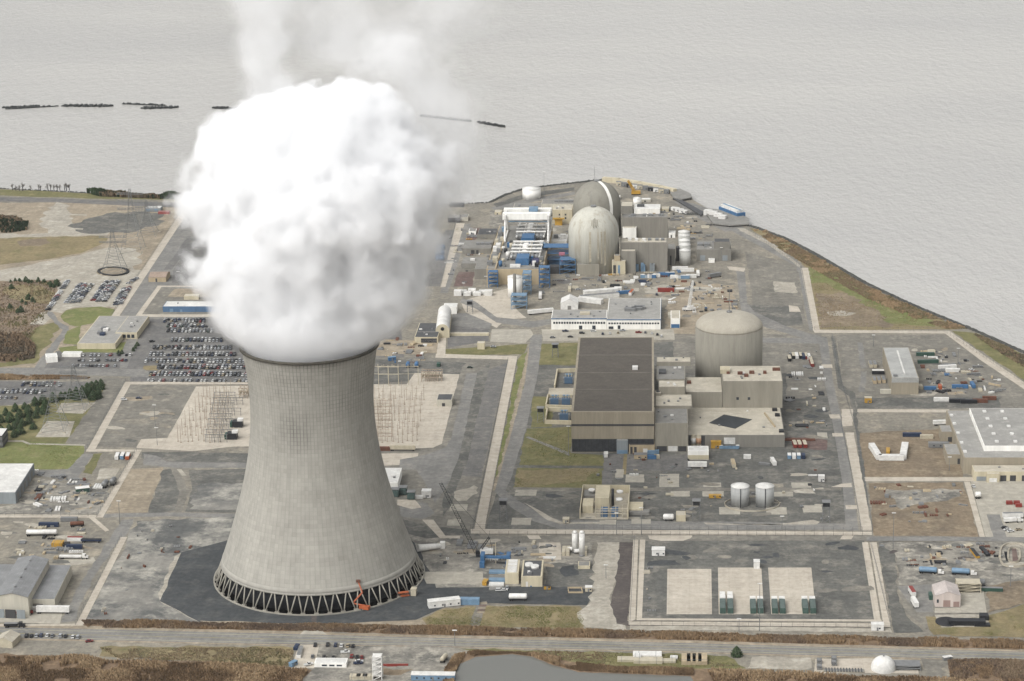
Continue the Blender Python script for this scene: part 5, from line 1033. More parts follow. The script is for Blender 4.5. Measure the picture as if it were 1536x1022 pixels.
# grey ribbed warehouse lower left: high bay and two wings
gw = empty('ribbed_warehouse', g(30, 890), 'grey ribbed-metal workshop with raised centre bay and red trucks at its doors', 'warehouse'); zz = 7
P1 = [g(x, y, zz)[:2] for x, y in ((-60, 899), (82, 899), (107, 848), (-30, 846))]; P1 = [P1[0], P1[1], P1[2], P1[3]]
MB().prism(P1, 0, zz).build('wall', W_pale, gw); cc = np.mean(P1, 0); MB().prism([tuple(cc + (np.array(p) - cc) * .99) for p in P1], zz - .05, zz + .15).build('roof', R_ribbed, gw)
fl, fr, bl_ = np.array(g(-6, 894, 12)[:2]), np.array(g(42, 896, 12)[:2]), np.array(g(27, 838, 12)[:2]); brr = bl_ + (fr - fl)
V = [(*fl, 0), (*fr, 0), (*brr, 0), (*bl_, 0), (*fl, 12), (*fr, 12), (*brr, 12), (*bl_, 12)]; ra = (*((fl + fr) / 2), 14.2); rb2 = (*((bl_ + brr) / 2), 14.2)
MB().add(V + [ra, rb2], [(0, 1, 5, 8, 4), (1, 2, 6, 5), (2, 3, 7, 9, 6), (3, 0, 4, 7)]).build('wall', W_pale, gw)
for f in ((5, 6, 9, 8), (7, 4, 8, 9)):
    q = [np.array((V + [ra, rb2])[i]) for i in f]; c = sum(q) / 4; q = [c + (k - c) * 1.02 for k in q]
    MB().add([tuple(k + [0, 0, .05]) for k in q] + [tuple(k + [0, 0, .25]) for k in q], [(3, 2, 1, 0), (4, 5, 6, 7), (0, 1, 5, 4), (1, 2, 6, 5), (2, 3, 7, 6), (3, 0, 4, 7)]).build('roof', R_ribbed, gw)
for k in (.15, .4, .62, .85):
    c = np.array(ra[:2]) * (1 - k) + np.array(rb2[:2]) * k; MB().cyl(c, .8, 14, 15.3, 10).build('roof_vent', M_grey, gw)
dv = (fr - fl) / np.hypot(*(fr - fl)); nv = np.array([dv[1], -dv[0]])
for s0, s1, m in ((.05, .3, W_bluegrey), (.33, .66, W_dark), (.69, .95, W_bluegrey)):
    a, c = fl + (fr - fl) * s0 + nv * 4.2, fl + (fr - fl) * s1 + nv * 4.2
    MB().obox((a + c) / 2, c - a, np.hypot(*(c - a)), .4, 0, 5.4).build('door', m, gw)
a = np.array(P1[0]) * .18 + np.array(P1[1]) * .82; MB().obox(a + nv * .2, dv, 6, .4, 0, 4.2).build('door', W_grey, gw)
gable('site_tent', 'cream gabled tent beside the public road at far left', 'tent', (-8, 971, 19, 973, 962, 951), M_cream, R_pale, 2.4)
# --- right side
b = bld('warehouse', 'narrow pale-roofed warehouse in the right-hand gravel yard', 'warehouse', (1337, 592, 1377.5, 592, 567, 521.5), W_tan, R_metal, stripes=[('f', .0, 1, .72, 1, R_metal, 'fascia')], units=[(.52, .5, 1.2, 60, .5, R_white, 'ridge_strip'), (.15, .05, 3, 3, 1.5, M_grey, 'roof_vent')])
MB().obox(b.p + b.n * 3 - b.u * 4, b.u, 8, 3, 0, 3).build('canopy', W_pale, b.root)
b = bld('distribution_warehouse', 'big grey flat-roofed warehouse at right edge with raised centre roof and skylights', 'warehouse', (1445, 711, 1640, 711, 687, 615.5), W_tan, R_grey, edge=.8, units=[(s * .9 - .02, t, 2.2, 3, .9, R_white, 'skylight') for s, t in ((.05, .12), (.05, .3), (.05, .5), (.05, .7), (.05, .88))])
b2 = bld('', '', '', (1476, 677, 1640, 677, 669, 612.5), W_white, R_grey, z0=b.z1, parent=b.root, units=[(s, t, 2.4, 3.2, .9, R_white, 'skylight') for s in (.13, .3) for t in (.1, .3, .5, .7, .9)])
bld('', '', '', (1411.5, 663.5, 1432, 663.5, 648, 638), W_tan, R_grey, parent=b.root, doors=[('f', .5, .9, .05, .5, W_dark)])
bld('', '', '', (1420, 697, 1443, 697, 682, 666), W_tan, R_grey, parent=b.root, doors=[('f', .7, .9, .05, .6, W_dark)])
bld('', '', '', (1461, 722, 1640, 722, 708, 698), W_beige, R_pale, parent=b.root, doors=[('f', .02, .1, .05, .5, W_bluegrey), ('f', .22, .27, .02, .62, W_dark), ('f', .3, .35, .02, .62, W_dark), ('f', .4, .45, .02, .62, W_dark)])
bld('', '', '', (1480, 724, 1499, 724, 711, 703), W_beige, R_pale, parent=b.root, doors=[('f', .2, .8, .05, .5, M_white)])
gable('maintenance_shed', 'pale pink-grey gabled shed with two brown doors near the right end of the road', 'shed', (1402.5, 911, 1440.5, 911, 893, 877.5), W('pinkish_wall', (196, 184, 176)), RF('pinkish_roof', (206, 196, 190), joint=(1.2, 0, 0, .94, .1)), 2.6, doors=[('f', .32, .6, 0, .62, W('brown_door', (150, 128, 120))), ('f', .72, .95, 0, .5, W('brown_door', (150, 128, 120))), ('f', .06, .14, .4, .7, M_win)], h=7)
# ribbed white dome hall by the road
c = g(1325, 1004)[:2]; t = empty('white_dome_store', (*c, 0), 'white ribbed dome store beside the public road at lower right', 'dome store'); rad = 18.5 / ppm(1325, 1004)
MB().lathe(c, [(rad, 0), (rad, 1.2)] + [(max(.05, rad * math.cos(a)), 1.2 + 6.6 * math.sin(a)) for a in np.linspace(.05, math.pi / 2, 14)], 24, smooth=False).build('shell', R_white, t)
MB().cyl(c, .5, 7.7, 8.5, 8).build('vent', M_grey, t)
bld('salt_store_slab', 'long low striped concrete trench beside the white dome', 'trench', (1235, 1009, 1297, 1010, 1008, 1003), W_conc, R_mid, h=.7, units=[(k / 14, .5, .6, 5, .3, R_dark, 'slat') for k in range(1, 14)])
# pump house and fan building right of the tower
b = bld('pump_house', 'cream pump house with white roof hatches near the tower', 'pump house', (757.5, 876.5, 778, 876.5, 860, 839), W_beige, R_pale, units=[(.5, t, 5.5, 4.4, .3, R_white, 'hatch') for t in (.15, .38, .62, .85)], edge=1)
b = bld('fan_building', 'cream building with dark roof and two white fan cowls near the tower', 'pump house', (782, 880.5, 813.5, 880.5, 865, 840), W_beige, R_dark, units=[], edge=1.0, doors=[('f', .22, .32, 0, .5, M_white), ('f', .42, .5, 0, .12, M_blue)])
for s, t in ((.32, .62), (.62, .5)): MB().cyl(b.at(s, t), 2.4, b.z1, b.z1 + 1.8, 16).build('fan_cowl', M_white, b.root)
MB().obox(b.at(.35, .22), b.u, 1.6, 1.6, b.z1, b.z1 + 1.2).build('roof_vent', M_white, b.root)
t = empty('screen_gantry', g(743, 845), 'blue steel pump gantry beside the cream pump house', 'gantry'); c0 = np.array(g(743, 850)[:2])
for dx in (-8, 8):
    MB().obox(c0 + [dx, 4], (1, 0), 2.4, 7, 0, 7).build('tower', M_blue, t); MB().obox(c0 + [dx, -2], (1, 0), 3, 2, 0, 4).build('motor', M_blue, t)
MB().obox(c0 + [0, 4], (1, 0), 14, 2, 4, 5.4).build('beam', M_blue, t); MB().tube((*(c0 + [0, 5]), 0), (*(c0 + [0, 5]), 14), .3, 5).build('mast', M_cream, t)
for k, (dy, m, hh) in enumerate(((-10, M_lblue, 1.2), (-18, R_mid, 1), (-24, M_lblue, 1.6), (-30, M_white, 1.2), (-36, R_mid, .8))): MB().obox(c0 + [3, dy], (1, 0), 12 - k, 4.5, 0, hh).build('screen', m, t)
for xx, y0, y1, w_ in ((862.5, 829, 796, 'left'), (873, 834, 796, 'right')):
    c = g(xx, y0)[:2]; h = zat(c, y1); t = empty('gas_cylinder', (*c, 0), 'tall white upright gas tank before the wall, %s one of the pair' % w_, 'tank', 'pair of upright white gas tanks')
    MB().cyl(c, 4.4 / ppm(xx, y0), 1, h - 1.5, 20).lathe(c, [(4.4 / ppm(xx, y0), h - 1.5), (2.6 / ppm(xx, y0), h - .3), (.1, h)], 20).build('shell', M_white, t); MB().cyl(c, 2, 0, 1.1, 8).build('skirt', M_grey, t)
t = empty('gas_skid', g(860, 832), 'skid of horizontal white tanks and pipes beneath the upright gas tanks', 'skid')
for xx, yy in ((860, 828), (870, 831)): a = g(xx - 9, yy); c = g(xx + 8, yy); MB().capsule((a[0], a[1], 2), (c[0], c[1], 2), 1.3, 10).build('vessel', M_white, t)
for xx in (846, 852, 878): MB().obox(g(xx, 830), (1, 0), 2.2, 10, 0, 3).build('pipe_frame', M_cream, t)
bld('control_hut', 'flat-roofed hut with solar-grey roof below the gas tanks', 'hut', (867, 854, 885, 854, 849, 842), W_beige, R_mid)
tag(MB().tube((*g(627, 829)[:2], 3), (*g(664, 822)[:2], 1.5), 2.3, 16, smooth=True, r1=1.5).obox(g(664, 822), (1, 0), 3, 3.5, 0, 4).build('water_main', W_white), 'big white sloping water pipe entering right side of the cooling tower', 'pipe')

for i, (xl, y, xr, yt, yb, wl, rf, lb) in enumerate(((866, 300, 872, 296, 294, W_white, R_white, 'tiny white hut at the left foot of the rear dome'), (752, 330, 768, 326, 322, W_grey, R_mid, 'small grey shed left of the flat round tanks'), (742, 322, 752, 318.5, 315, W_beige, R_pale, 'small beige shed on the shore left of flat round tanks'), (703, 352, 714, 347, 343, W_white, R_mid, 'small white cabin at the far end of the strip beside the steam'), (993, 318, 1003, 313.5, 310, W_beige, R_pale, 'small beige pump house near the dark walkway pier'), (962, 303, 976, 299.5, 297, W_pale, R_white, 'low pale shed behind the small white shore tank'), (905, 300, 930, 296, 293, W_white, R_white, 'low white shed just behind the rear dome on its right'), (1003, 357, 1013, 350, 346, W_white, R_white, 'white lean-to between grey panelled building and the white tank row'), (1001.5, 398, 1013, 374, 366, W_grey, R_mid, 'grey tower block between panelled building and white tank row'), (1014, 392, 1019, 372, 369, W_dark, R_dark, 'dark slot building left of the white tank row'))):
    bld('shed', lb, 'shed', (xl, y, xr, y, yt, yb), wl, rf, doors=[('f', .3, .5, 0, .6, W_dark)])
# ------------------------------------------------------------------ vehicles
_O = 'first second third fourth fifth sixth seventh eighth ninth tenth eleventh twelfth thirteenth fourteenth fifteenth sixteenth seventeenth eighteenth nineteenth'.split()
def ordn(i):
    if i <= 19: return _O[i - 1]
    t, u = divmod(i, 10); tens = ['', '', 'twent', 'thirt', 'fort', 'fift', 'sixt', 'sevent', 'eight', 'ninet'][t]
    return tens + 'ieth' if u == 0 else tens + 'y-' + _O[u - 1]
CARC = [('white', (222, 222, 218), 22), ('silver', (176, 179, 181), 22), ('black', (34, 36, 40), 20), ('grey', (112, 115, 118), 16), ('dark blue', (46, 58, 84), 9), ('red', (132, 44, 42), 6), ('green', (58, 74, 64), 3), ('tan', (164, 150, 124), 3)]
CM = {n: mat('car_' + n.replace(' ', '_'), c, None, big=1, fa=0, rough=.3, spec=.5) for n, c, _w in CARC}
M_glass = mat('car_glass', (30, 34, 40), None, big=1, fa=0, rough=.12, spec=.6); M_tyre = mat('tyre', (30, 30, 31), None, big=1, fa=0)
def prof(mb, pts, w0, w1, mi):     # side outline (x, z) given a width at each point
    n = len(pts); L = [(x, -w, z) for (x, z), w in zip(pts, w0)]; Rr = [(x, w, z) for (x, z), w in zip(pts, w0)]
    mb.add(L + Rr, [tuple(range(n))] + [tuple(range(2 * n - 1, n - 1, -1))] + [(i + n, (i + 1) % n + n, (i + 1) % n, i) for i in range(n)], mi)
def car_mesh(kind):
    mb = MB()
    if kind == 'car':
        prof(mb, [(-2.3, .35), (2.25, .35), (2.3, .75), (1.2, .95), (-1.7, 1.0), (-2.3, .9)], [.88] * 6, 0, 0)
        prof(mb, [(1.15, .95), (.45, 1.42), (-.95, 1.45), (-1.75, 1.0)], [.82, .66, .66, .82], 0, 1)
        mb.box(-1.15, -.68, 1.43, .55, .68, 1.52, 0)
    elif kind == 'suv':
        prof(mb, [(-2.35, .4), (2.3, .4), (2.35, .95), (1.25, 1.1), (-2.35, 1.1)], [.94] * 5, 0, 0)
        prof(mb, [(1.2, 1.1), (.6, 1.68), (-2.1, 1.7), (-2.32, 1.1)], [.9, .76, .76, .9], 0, 1)
        mb.box(-2.1, -.76, 1.68, .65, .76, 1.78, 0)
    else:
        prof(mb, [(-2.7, .45), (2.6, .45), (2.65, 1.0), (1.5, 1.12), (-.5, 1.12), (-.5, .8), (-2.6, .8), (-2.6, 1.1), (-2.7, 1.1)], [.97] * 9, 0, 0)
        prof(mb, [(1.45, 1.12), (.85, 1.72), (-.4, 1.74), (-.55, 1.12)], [.9, .78, .78, .9], 0, 1)
        mb.box(-.35, -.74, 1.73, .8, .74, 1.8, 0); mb.box(-2.6, -.96, .8, -.5, -.86, 1.12, 0).box(-2.6, .86, .8, -.5, .96, 1.12, 0)
    for x in (-1.4, 1.4):
        for s in (-1, 1): mb.tube((x, s * .7, .34), (x, s * .93, .34), .34, 10, 2)
    return mb
KIND = {}
for k in ('car', 'suv', 'pickup'):
    mb = car_mesh(k); me = bpy.data.meshes.new(k); me.from_pydata(mb.v, [], mb.f)
    for m in (CM['white'], M_glass, M_tyre): me.materials.append(m)
    me.polygons.foreach_set('material_index', mb.m); KIND[k] = me
NC = [0]
def car(x, y, ang, colour, kind, label, group):
    o = bpy.data.objects.new('parked_car' if kind != 'pickup' else 'pickup_truck', KIND[kind]); COL.objects.link(o); NC[0] += 1
    o.location = (x, y, .08 if False else .22); o.rotation_euler = (0, 0, ang)
    o.material_slots[0].link = 'OBJECT'; o.material_slots[0].material = CM[colour]
    return tag(o, label, 'pickup' if kind == 'pickup' else 'car', group)
def pickc():
    n = rnd.choices(CARC, [c[2] for c in CARC])[0][0]; k = rnd.choices(['car', 'suv', 'pickup'], [55, 33, 12])[0]; return n, k
WORD = {'car': 'car', 'suv': 'tall car', 'pickup': 'pickup'}
FAR = MB(); FARM = [CM[c[0]] for c in CARC]
def row(x0, y0, x1, y1, gap, phrase, group, dens=.94, tilt=0, far=False, across=False):
    p, q = np.array(g(x0, y0)[:2]), np.array(g(x1, y1)[:2]); L = np.hypot(*(q - p)); u = (q - p) / L; a = math.atan2(u[1], u[0]); n = int(L / gap); k = 0
    for i in range(n + 1):
        if rnd.random() > dens: continue
        k += 1; c = p + u * (L * i / max(n, 1) + rnd.uniform(-.25, .25)) + np.array([-u[1], u[0]]) * rnd.uniform(-.4, .4); nm, kd = pickc()
        if far:
            mb = car_mesh(kd); ca, sa = math.cos(a + math.pi / 2), math.sin(a + math.pi / 2)
            FAR.add([(c[0] + X * ca - Y * sa, c[1] + X * sa + Y * ca, Z + .2) for X, Y, Z in mb.v], [], 0)
            o = len(FAR.v) - len(mb.v); ci = [t[0] for t in CARC].index(nm)
            for f, mi in zip(mb.f, mb.m): FAR.f.append(tuple(j + o for j in f)); FAR.m.append(ci if mi == 0 else len(CARC) + mi - 1); FAR.sm.append(False)
            continue
        car(c[0], c[1], a + (math.pi / 2 if rnd.random() < .6 else -math.pi / 2) + tilt + rnd.uniform(-.03, .03), nm, kd, f'{nm} {WORD[kd]}, {ordn(k)} from left, {phrase}', group)
GA = 'cars in the big car park behind the tower'
ROWS = [(482, 247, 306), (489.5, 252, 310), (497, 252, 318), (511, 258, 332), (522.5, 231, 345), (532.5, 226, 352), (542.6, 219, 366), (552, 238, 368), (562.6, 226, 370), (571, 223, 371)]
for i, (y, a, b_) in enumerate(ROWS):     # cars stand nose to nose in each row; the nearest rows one by one, the rest as a mass
    wd = ['', '', '', '', '', '', '', 'third nearest', 'second nearest', 'nearest'][i]
    if wd:
        row(a, y + 1.2, b_, y + 1.5, 2.9, f'near half of {wd} row, big car park', GA, .94 if i < 9 else .7, -.12)
        if i < 9: row(a + 1, y - 1.8, b_, y - 1.5, 2.9, f'far half of {wd} row, big car park', GA, .94, -.12)
    else: row(a, y + 1.2, b_, y + 1.5, 2.9, '', '', .95, far=True); row(a + 1, y - 1.6, b_, y - 1.3, 2.9, '', '', .95, far=True)
tag(FAR.build('parked_car_rows', FARM + [M_glass, M_tyre]), 'farther rows of parked cars in the big car park behind the tower', 'cars', None, 'stuff'); FAR = MB()
for y, a, b_, wd in ((534, 125, 196, 'back'), (542, 113, 189, 'middle'), (550, 110, 173, 'front')): row(a, y, b_, y, 3.0, f'{wd} row of visitor car park', 'cars in the visitor car park', .85)
for y, a, b_, wd in ((576, 36, 94, 'farthest'), (579, 34, 90, 'second farthest'), (587, 2, 68, 'middle'), (590, 0, 60, 'second nearest'), (598, 1, 24, 'nearest')): row(a, y, b_, y + .3, 3.0, f'{wd} row of left edge car park', 'cars in the left edge car park', .92)
for x0, y0, x1, y1 in ((72, 466, 101, 423), (100, 455, 121, 427), (108, 455, 128, 427), (117, 454, 137, 428), (139, 453, 160, 423), (147, 453, 169, 423), (156, 453, 177, 423), (173, 458, 186, 434), (180, 457, 193, 433), (192, 426, 205, 419)):
    row(x0, y0, x1, y1, 2.9, '', '', .96, far=True)
tag(FAR.build('distant_parked_cars', FARM + [M_glass, M_tyre]), 'slanting blocks of parked cars on pale gravel at far left', 'cars', None, 'stuff')
def cars(lst, group):
    for x, y, ang, colour, kd, label in lst: c = g(x, y); car(c[0], c[1], R(ang), colour, kd, label, group)
GB = 'cars by the public road at far left'
cars([(27.6, 958, 100, 'grey', 'suv', 'grey tall car next to the cream tent by the public road')] + [(x, y, 95, cl, k, f'{cl} {WORD[k]}, {ordn(i + 2)} along the roadside line from the cream tent') for i, (x, y, cl, k) in enumerate([(40, 955.5, 'black', 'suv'), (47.5, 955.5, 'black', 'car'), (55, 955, 'silver', 'car'), (62, 955, 'dark blue', 'suv'), (71, 954.8, 'white', 'car'), (78.6, 955.5, 'grey', 'car'), (91, 955.6, 'silver', 'suv'), (98.5, 956, 'black', 'car'), (109.5, 957, 'white', 'car'), (117, 957.5, 'silver', 'suv')])] + [(134, 963.5, 20, 'red', 'car', 'red car alone on the pale verge of the public road')], GB)
GC = 'cars in the lot by the public road'
cars([(473, 969.5, 95, 'black', 'suv', 'black tall car at the corner of the pale slab by the road')] + [(x, y, 92, cl, k, f'{cl} {WORD[k]}, {ordn(i + 1)} in the top row of the roadside lot') for i, (x, y, cl, k) in enumerate([(491.7, 969, 'black', 'suv'), (503.6, 969.4, 'dark blue', 'suv'), (512.4, 970, 'white', 'car'), (521.5, 970.4, 'tan', 'car'), (529.5, 970.8, 'black', 'car')])] +
     [(518, 980, 8, 'white', 'pickup', 'white pickup parked crossways behind the long white trailer'), (527.6, 986.5, 92, 'red', 'suv', 'red tall car by the right end of the long white trailer'), (536, 987, 92, 'black', 'car', 'black car between two red cars by the long white trailer'), (543, 988, 92, 'red', 'car', 'low red car, last of three by the long white trailer'), (537, 996.5, 10, 'dark blue', 'pickup', 'dark blue pickup beside the end of the long white trailer'), (539, 993.6, 10, 'white', 'car', 'white car touching the dark blue pickup'), (469, 986.5, 95, 'grey', 'car', 'grey car on the pale slab left of long white trailer'), (486, 987.5, 92, 'black', 'suv', 'black tall car behind the left half of the long white trailer'), (500, 988, 92, 'black', 'car', 'black car behind the middle of the long white trailer'), (463, 998.5, 30, 'white', 'pickup', 'white pickup at the foot of the pale roadside slab')], GC)
GD = 'vehicles standing about the site'
cars([(749, 887, 5, 'white', 'suv', 'white tall car on black gravel below the blue pump gantry'), (756, 886.6, 5, 'white', 'car', 'white car just right of another below the blue gantry'), (761, 883, 90, 'silver', 'car', 'silver car close to the cream pump house wall'), (186, 601, 0, 'white', 'suv', 'white tall car just inside the left security fence'), (208, 598.5, 0, 'dark blue', 'car', 'dark blue car on gravel left of the pale switchyard'), (867, 435.5, 10, 'silver', 'car', 'silver car in the yard left of the white trailers'), (1460, 731, 100, 'white', 'car', 'white car below the dock of the big right warehouse'), (1457, 556, 140, 'white', 'car', 'white car on the road along the right boundary'), (879, 468, 90, 'grey', 'car', 'grey car beside the white event tent'), (740, 521.5, 0, 'silver', 'car', 'silver car beside the small cream guard box'), (705, 552.5, 0, 'green', 'car', 'green car on the road above the railway bed'), (228, 513.5, 30, 'black', 'suv', 'black tall car alone on the entry lane of the big car park'), (985, 443, 90, 'dark blue', 'suv', 'dark blue tall car behind the long office')] +
     [(x, y, a, cl, k, f'{cl} {WORD[k]}, {ordn(i + 1)} from the left on the forecourt of the long office') for i, (x, y, a, cl, k) in enumerate([(829, 507.5, 0, 'grey', 'car'), (848, 498, 0, 'dark blue', 'pickup'), (855.5, 506.5, 0, 'black', 'car'), (873, 501, 0, 'black', 'suv'), (890, 498, 0, 'white', 'suv'), (904, 502, 90, 'dark blue', 'car'), (915, 501.5, 90, 'white', 'car'), (927, 500.5, 90, 'tan', 'car'), (934, 497, 0, 'silver', 'pickup'), (958, 500, 0, 'red', 'pickup'), (968, 500, 90, 'grey', 'car'), (978, 501.5, 90, 'white', 'car'), (986, 503, 90, 'black', 'car'), (992, 506, 90, 'white', 'suv')])] +
     [(x, y, a, cl, k, f'{cl} {WORD[k]}, {ordn(i + 1)} from the left in the lot below the big right warehouse') for i, (x, y, a, cl, k) in enumerate([(1507, 793, 20, 'black', 'car'), (1511, 796, 20, 'white', 'car'), (1516, 798.5, 20, 'white', 'car'), (1528, 796, 20, 'tan', 'car')])], GD)
# ------------------------------------------------------------------ containers, trailers, trucks, tanks
PM = {'white': M_white, 'blue': M_blue, 'navy': M_dblue, 'light blue': M_lblue, 'grey': M_grey, 'black': M_black, 'red': M_red, 'yellow': M_yellow, 'green': M_green, 'orange': M_orange, 'cream': M_cream, 'rust': M_rust, 'steel': M_steel, 'brown': W_brick}
def XF(c, ang):
    ca, sa = math.cos(ang), math.sin(ang)
    return lambda x, y, z: (c[0] + x * ca - y * sa, c[1] + x * sa + y * ca, z)
def obj_xf(name, parts, c, ang, label, cat, group=None):
    """parts: (part name, MB in local axes, material); one thing standing at c"""
    root = empty(name, (c[0], c[1], 0), label, cat, group); root.rotation_euler = (0, 0, ang)
    for nm, mb, m in parts:
        me = bpy.data.meshes.new(nm); me.from_pydata(mb.v, [], mb.f); 
        for k in (m if isinstance(m, list) else [m]): me.materials.append(k)
        me.polygons.foreach_set('material_index', mb.m); me.polygons.foreach_set('use_smooth', mb.sm)
        o = bpy.data.objects.new(nm, me); COL.objects.link(o); o.parent = root
    return root
def wheels(xs, w, r=.5):
    mb = MB()
    for x in xs:
        for s in (-1, 1): mb.tube((x, s * (w / 2 - .35), r), (x, s * w / 2, r), r, 10)
    return mb
def container(x, y, ang, L, col, label, top=None, W_=2.5, H=2.7, group=None, name='shipping_container', cat='container'):
    mb = MB(); mb.box(-L / 2, -W_ / 2, .15, L / 2, W_ / 2, H)
    n = int(L / .8)
    for i in range(n):
        xx = -L / 2 + (i + .5) * L / n; mb.box(xx - .15, -W_ / 2 - .06, .3, xx + .15, W_ / 2 + .06, H - .12)
    rf = MB().box(-L / 2 + .05, -W_ / 2 + .05, H, L / 2 - .05, W_ / 2 - .05, H + .08); dr = MB().box(-L / 2 - .08, -W_ / 2 + .12, .3, -L / 2, -.05, H - .15).box(-L / 2 - .08, .05, .3, -L / 2, W_ / 2 - .12, H - .15)
    return obj_xf(name, [('body', mb, PM[col]), ('roof', rf, PM[top or col]), ('door', dr, PM[col])], g(x, y), R(ang), label, cat, group)
def trailer(x, y, ang, L, col, label, top=None, H=3.9, cab=None, group=None, W_=2.6):
    b = MB().box(-L / 2, -W_ / 2, 1.15, L / 2, W_ / 2, H); rf = MB().box(-L / 2 + .05, -W_ / 2 + .05, H, L / 2 - .05, W_ / 2 - .05, H + .08)
    ch = MB().box(-L / 2 + .3, -.5, .75, L / 2 - .4, .5, 1.15)
    P = [('box_body', b, PM[col]), ('roof', rf, PM[top or col]), ('chassis', ch, M_black), ('wheels', wheels([-L / 2 + 1.2, -L / 2 + 2.4] + ([L / 2 - 1.4] if not cab else []), W_), M_tyre)]
    if cab:
        P += [('cab', MB().box(L / 2 + .6, -1.2, .9, L / 2 + 2.6, 1.2, 3.2).box(L / 2 + 2.6, -1.0, .8, L / 2 + 4.2, 1.0, 2), PM[cab]), ('windscreen', MB().box(L / 2 + 2.6, -1.05, 2.1, L / 2 + 2.68, 1.05, 3.0), M_glass), ('cab_wheels', wheels([L / 2 + 3.4, L / 2 + .8], 2.5), M_tyre)]
    return obj_xf('lorry' if cab else 'box_trailer', P, g(x, y), R(ang), label, 'lorry' if cab else 'trailer', group)
def tanker(x, y, ang, L, col, label, cab=None, r=1.25, group=None):
    P = [('tank', MB().capsule((-L / 2, 0, 1.1 + r), (L / 2, 0, 1.1 + r), r, 14), PM[col]), ('chassis', MB().box(-L / 2, -.6, .7, L / 2, .6, 1.15), M_black), ('wheels', wheels([-L / 2 + 1, -L / 2 + 2.2, L / 2 - 1.5], 2.4), M_tyre)]
    if cab: P += [('cab', MB().box(L / 2 + .5, -1.2, .9, L / 2 + 2.4, 1.2, 3).box(L / 2 + 2.4, -1, .8, L / 2 + 4, 1, 1.9), PM[cab]), ('windscreen', MB().box(L / 2 + 2.4, -1.05, 2, L / 2 + 2.48, 1.05, 2.85), M_glass)]
    return obj_xf('tanker', P, g(x, y), R(ang), label, 'tanker', group)
def hut(x, y, ang, L, W_, H, col, label, top='white', name='site_cabin', cat='cabin'):
    P = [('wall', MB().box(-L / 2, -W_ / 2, .3, L / 2, W_ / 2, H), PM[col]), ('roof', MB().box(-L / 2 - .15, -W_ / 2 - .15, H, L / 2 + .15, W_ / 2 + .15, H + .15), PM[top]), ('door', MB().box(-.5, -W_ / 2 - .08, .35, .5, -W_ / 2, 2.3), M_grey)]
    k = max(1, int(L / 4))
    for i in range(k): xx = -L / 2 + (i + .5) * L / k + 1.2; P.append(('window', MB().box(xx - .5, -W_ / 2 - .07, 1.3, xx + .5, -W_ / 2, 2.2), M_win))
    return obj_xf(name, P, g(x, y), R(ang), label, cat)
def stack_of(x, y, ang, L, W_, H, col, label, name='crate_stack', cat='crates', n=3):
    mb = MB()
    for i in range(n):
        z0 = H * i / n; e = rnd.uniform(-.15, .15); mb.box(-L / 2 + e, -W_ / 2, z0 + .02, L / 2 + e, W_ / 2, z0 + H / n - .08)
    st = [('strap', MB().box(-L / 2 + L * t - .1, -W_ / 2 - .03, 0, -L / 2 + L * t + .1, W_ / 2 + .03, H + .02), M_grey) for t in (.2, .8)]
    return obj_xf(name, [('load', mb, PM[col])] + st, g(x, y), R(ang), label, cat)
# lower left yard
container(73.5, 790, 0, 13, 'navy', 'navy container in the lower left yard near the cross fence'); tanker(63, 804, 2, 20, 'white', 'long white tank trailer in the lower left yard', r=1.6)
trailer(137, 813.5, 0, 13, 'navy', 'dark blue flat trailer near the lower left road', 'black', 2.2); container(113, 811.5, 0, 10, 'white', 'white container left of the dark blue trailer', 'red'); container(112, 823, 0, 10, 'navy', 'navy container below the white red-topped one')
container(104, 782, 0, 11, 'grey', 'grey skip container right beneath the cross fence'); tanker(116, 790, 8, 9, 'rust', 'rusty tanker with pale top near the cross fence')
trailer(106, 838, 0, 14, 'white', 'white flatbed lorry behind the ribbed workshop', 'white', 2.0, cab='white'); stack_of(87, 818, 0, 7, 6, 2.5, 'yellow', 'stack of yellow boards in the lower left yard')
trailer(80, 920, 0, 20, 'white', 'white box trailer on the apron of the ribbed workshop', H=4.5); trailer(30, 922, 10, 7, 'red', 'red lorry before the ribbed workshop doors', 'red', 2.6, cab='red'); trailer(5, 917, 60, 6, 'red', 'red lorry at the far left workshop door', 'red', 2.4, cab='red')
hut(52, 915.5, 80, 5, 2.4, 2.6, 'white', 'white delivery van in front of the workshop', name='delivery_van', cat='van'); car(*g(42, 918)[:2], R(10), 'tan', 'suv', 'tan tall car in front of the workshop', GD)
trailer(17, 941, 3, 8, 'black', 'dark lorry driving on the public road at far left', 'grey', 2.6, cab='black')
for i, (xx, yy, c_, wd) in enumerate(((176, 687, 'white', 'white container at the left of the three under the switchyard corner'), (184, 686.5, 'light blue', 'pale blue container in the middle under the switchyard corner'), (192, 687, 'orange', 'orange-ended container at the right under the switchyard corner'))): container(xx, yy, 95, 9, c_, wd, 'white', 2.6)
tanker(158, 731, 85, 7, 'steel', 'steel tank at the left of the two by the diagonal fence', r=1.9); tanker(170, 727, 85, 7, 'steel', 'steel tank at the right of the two by the diagonal fence', r=1.9)
hut(124, 738, 20, 9, 5, 3.2, 'green', 'small hut with green and red sides in the messy left yard')
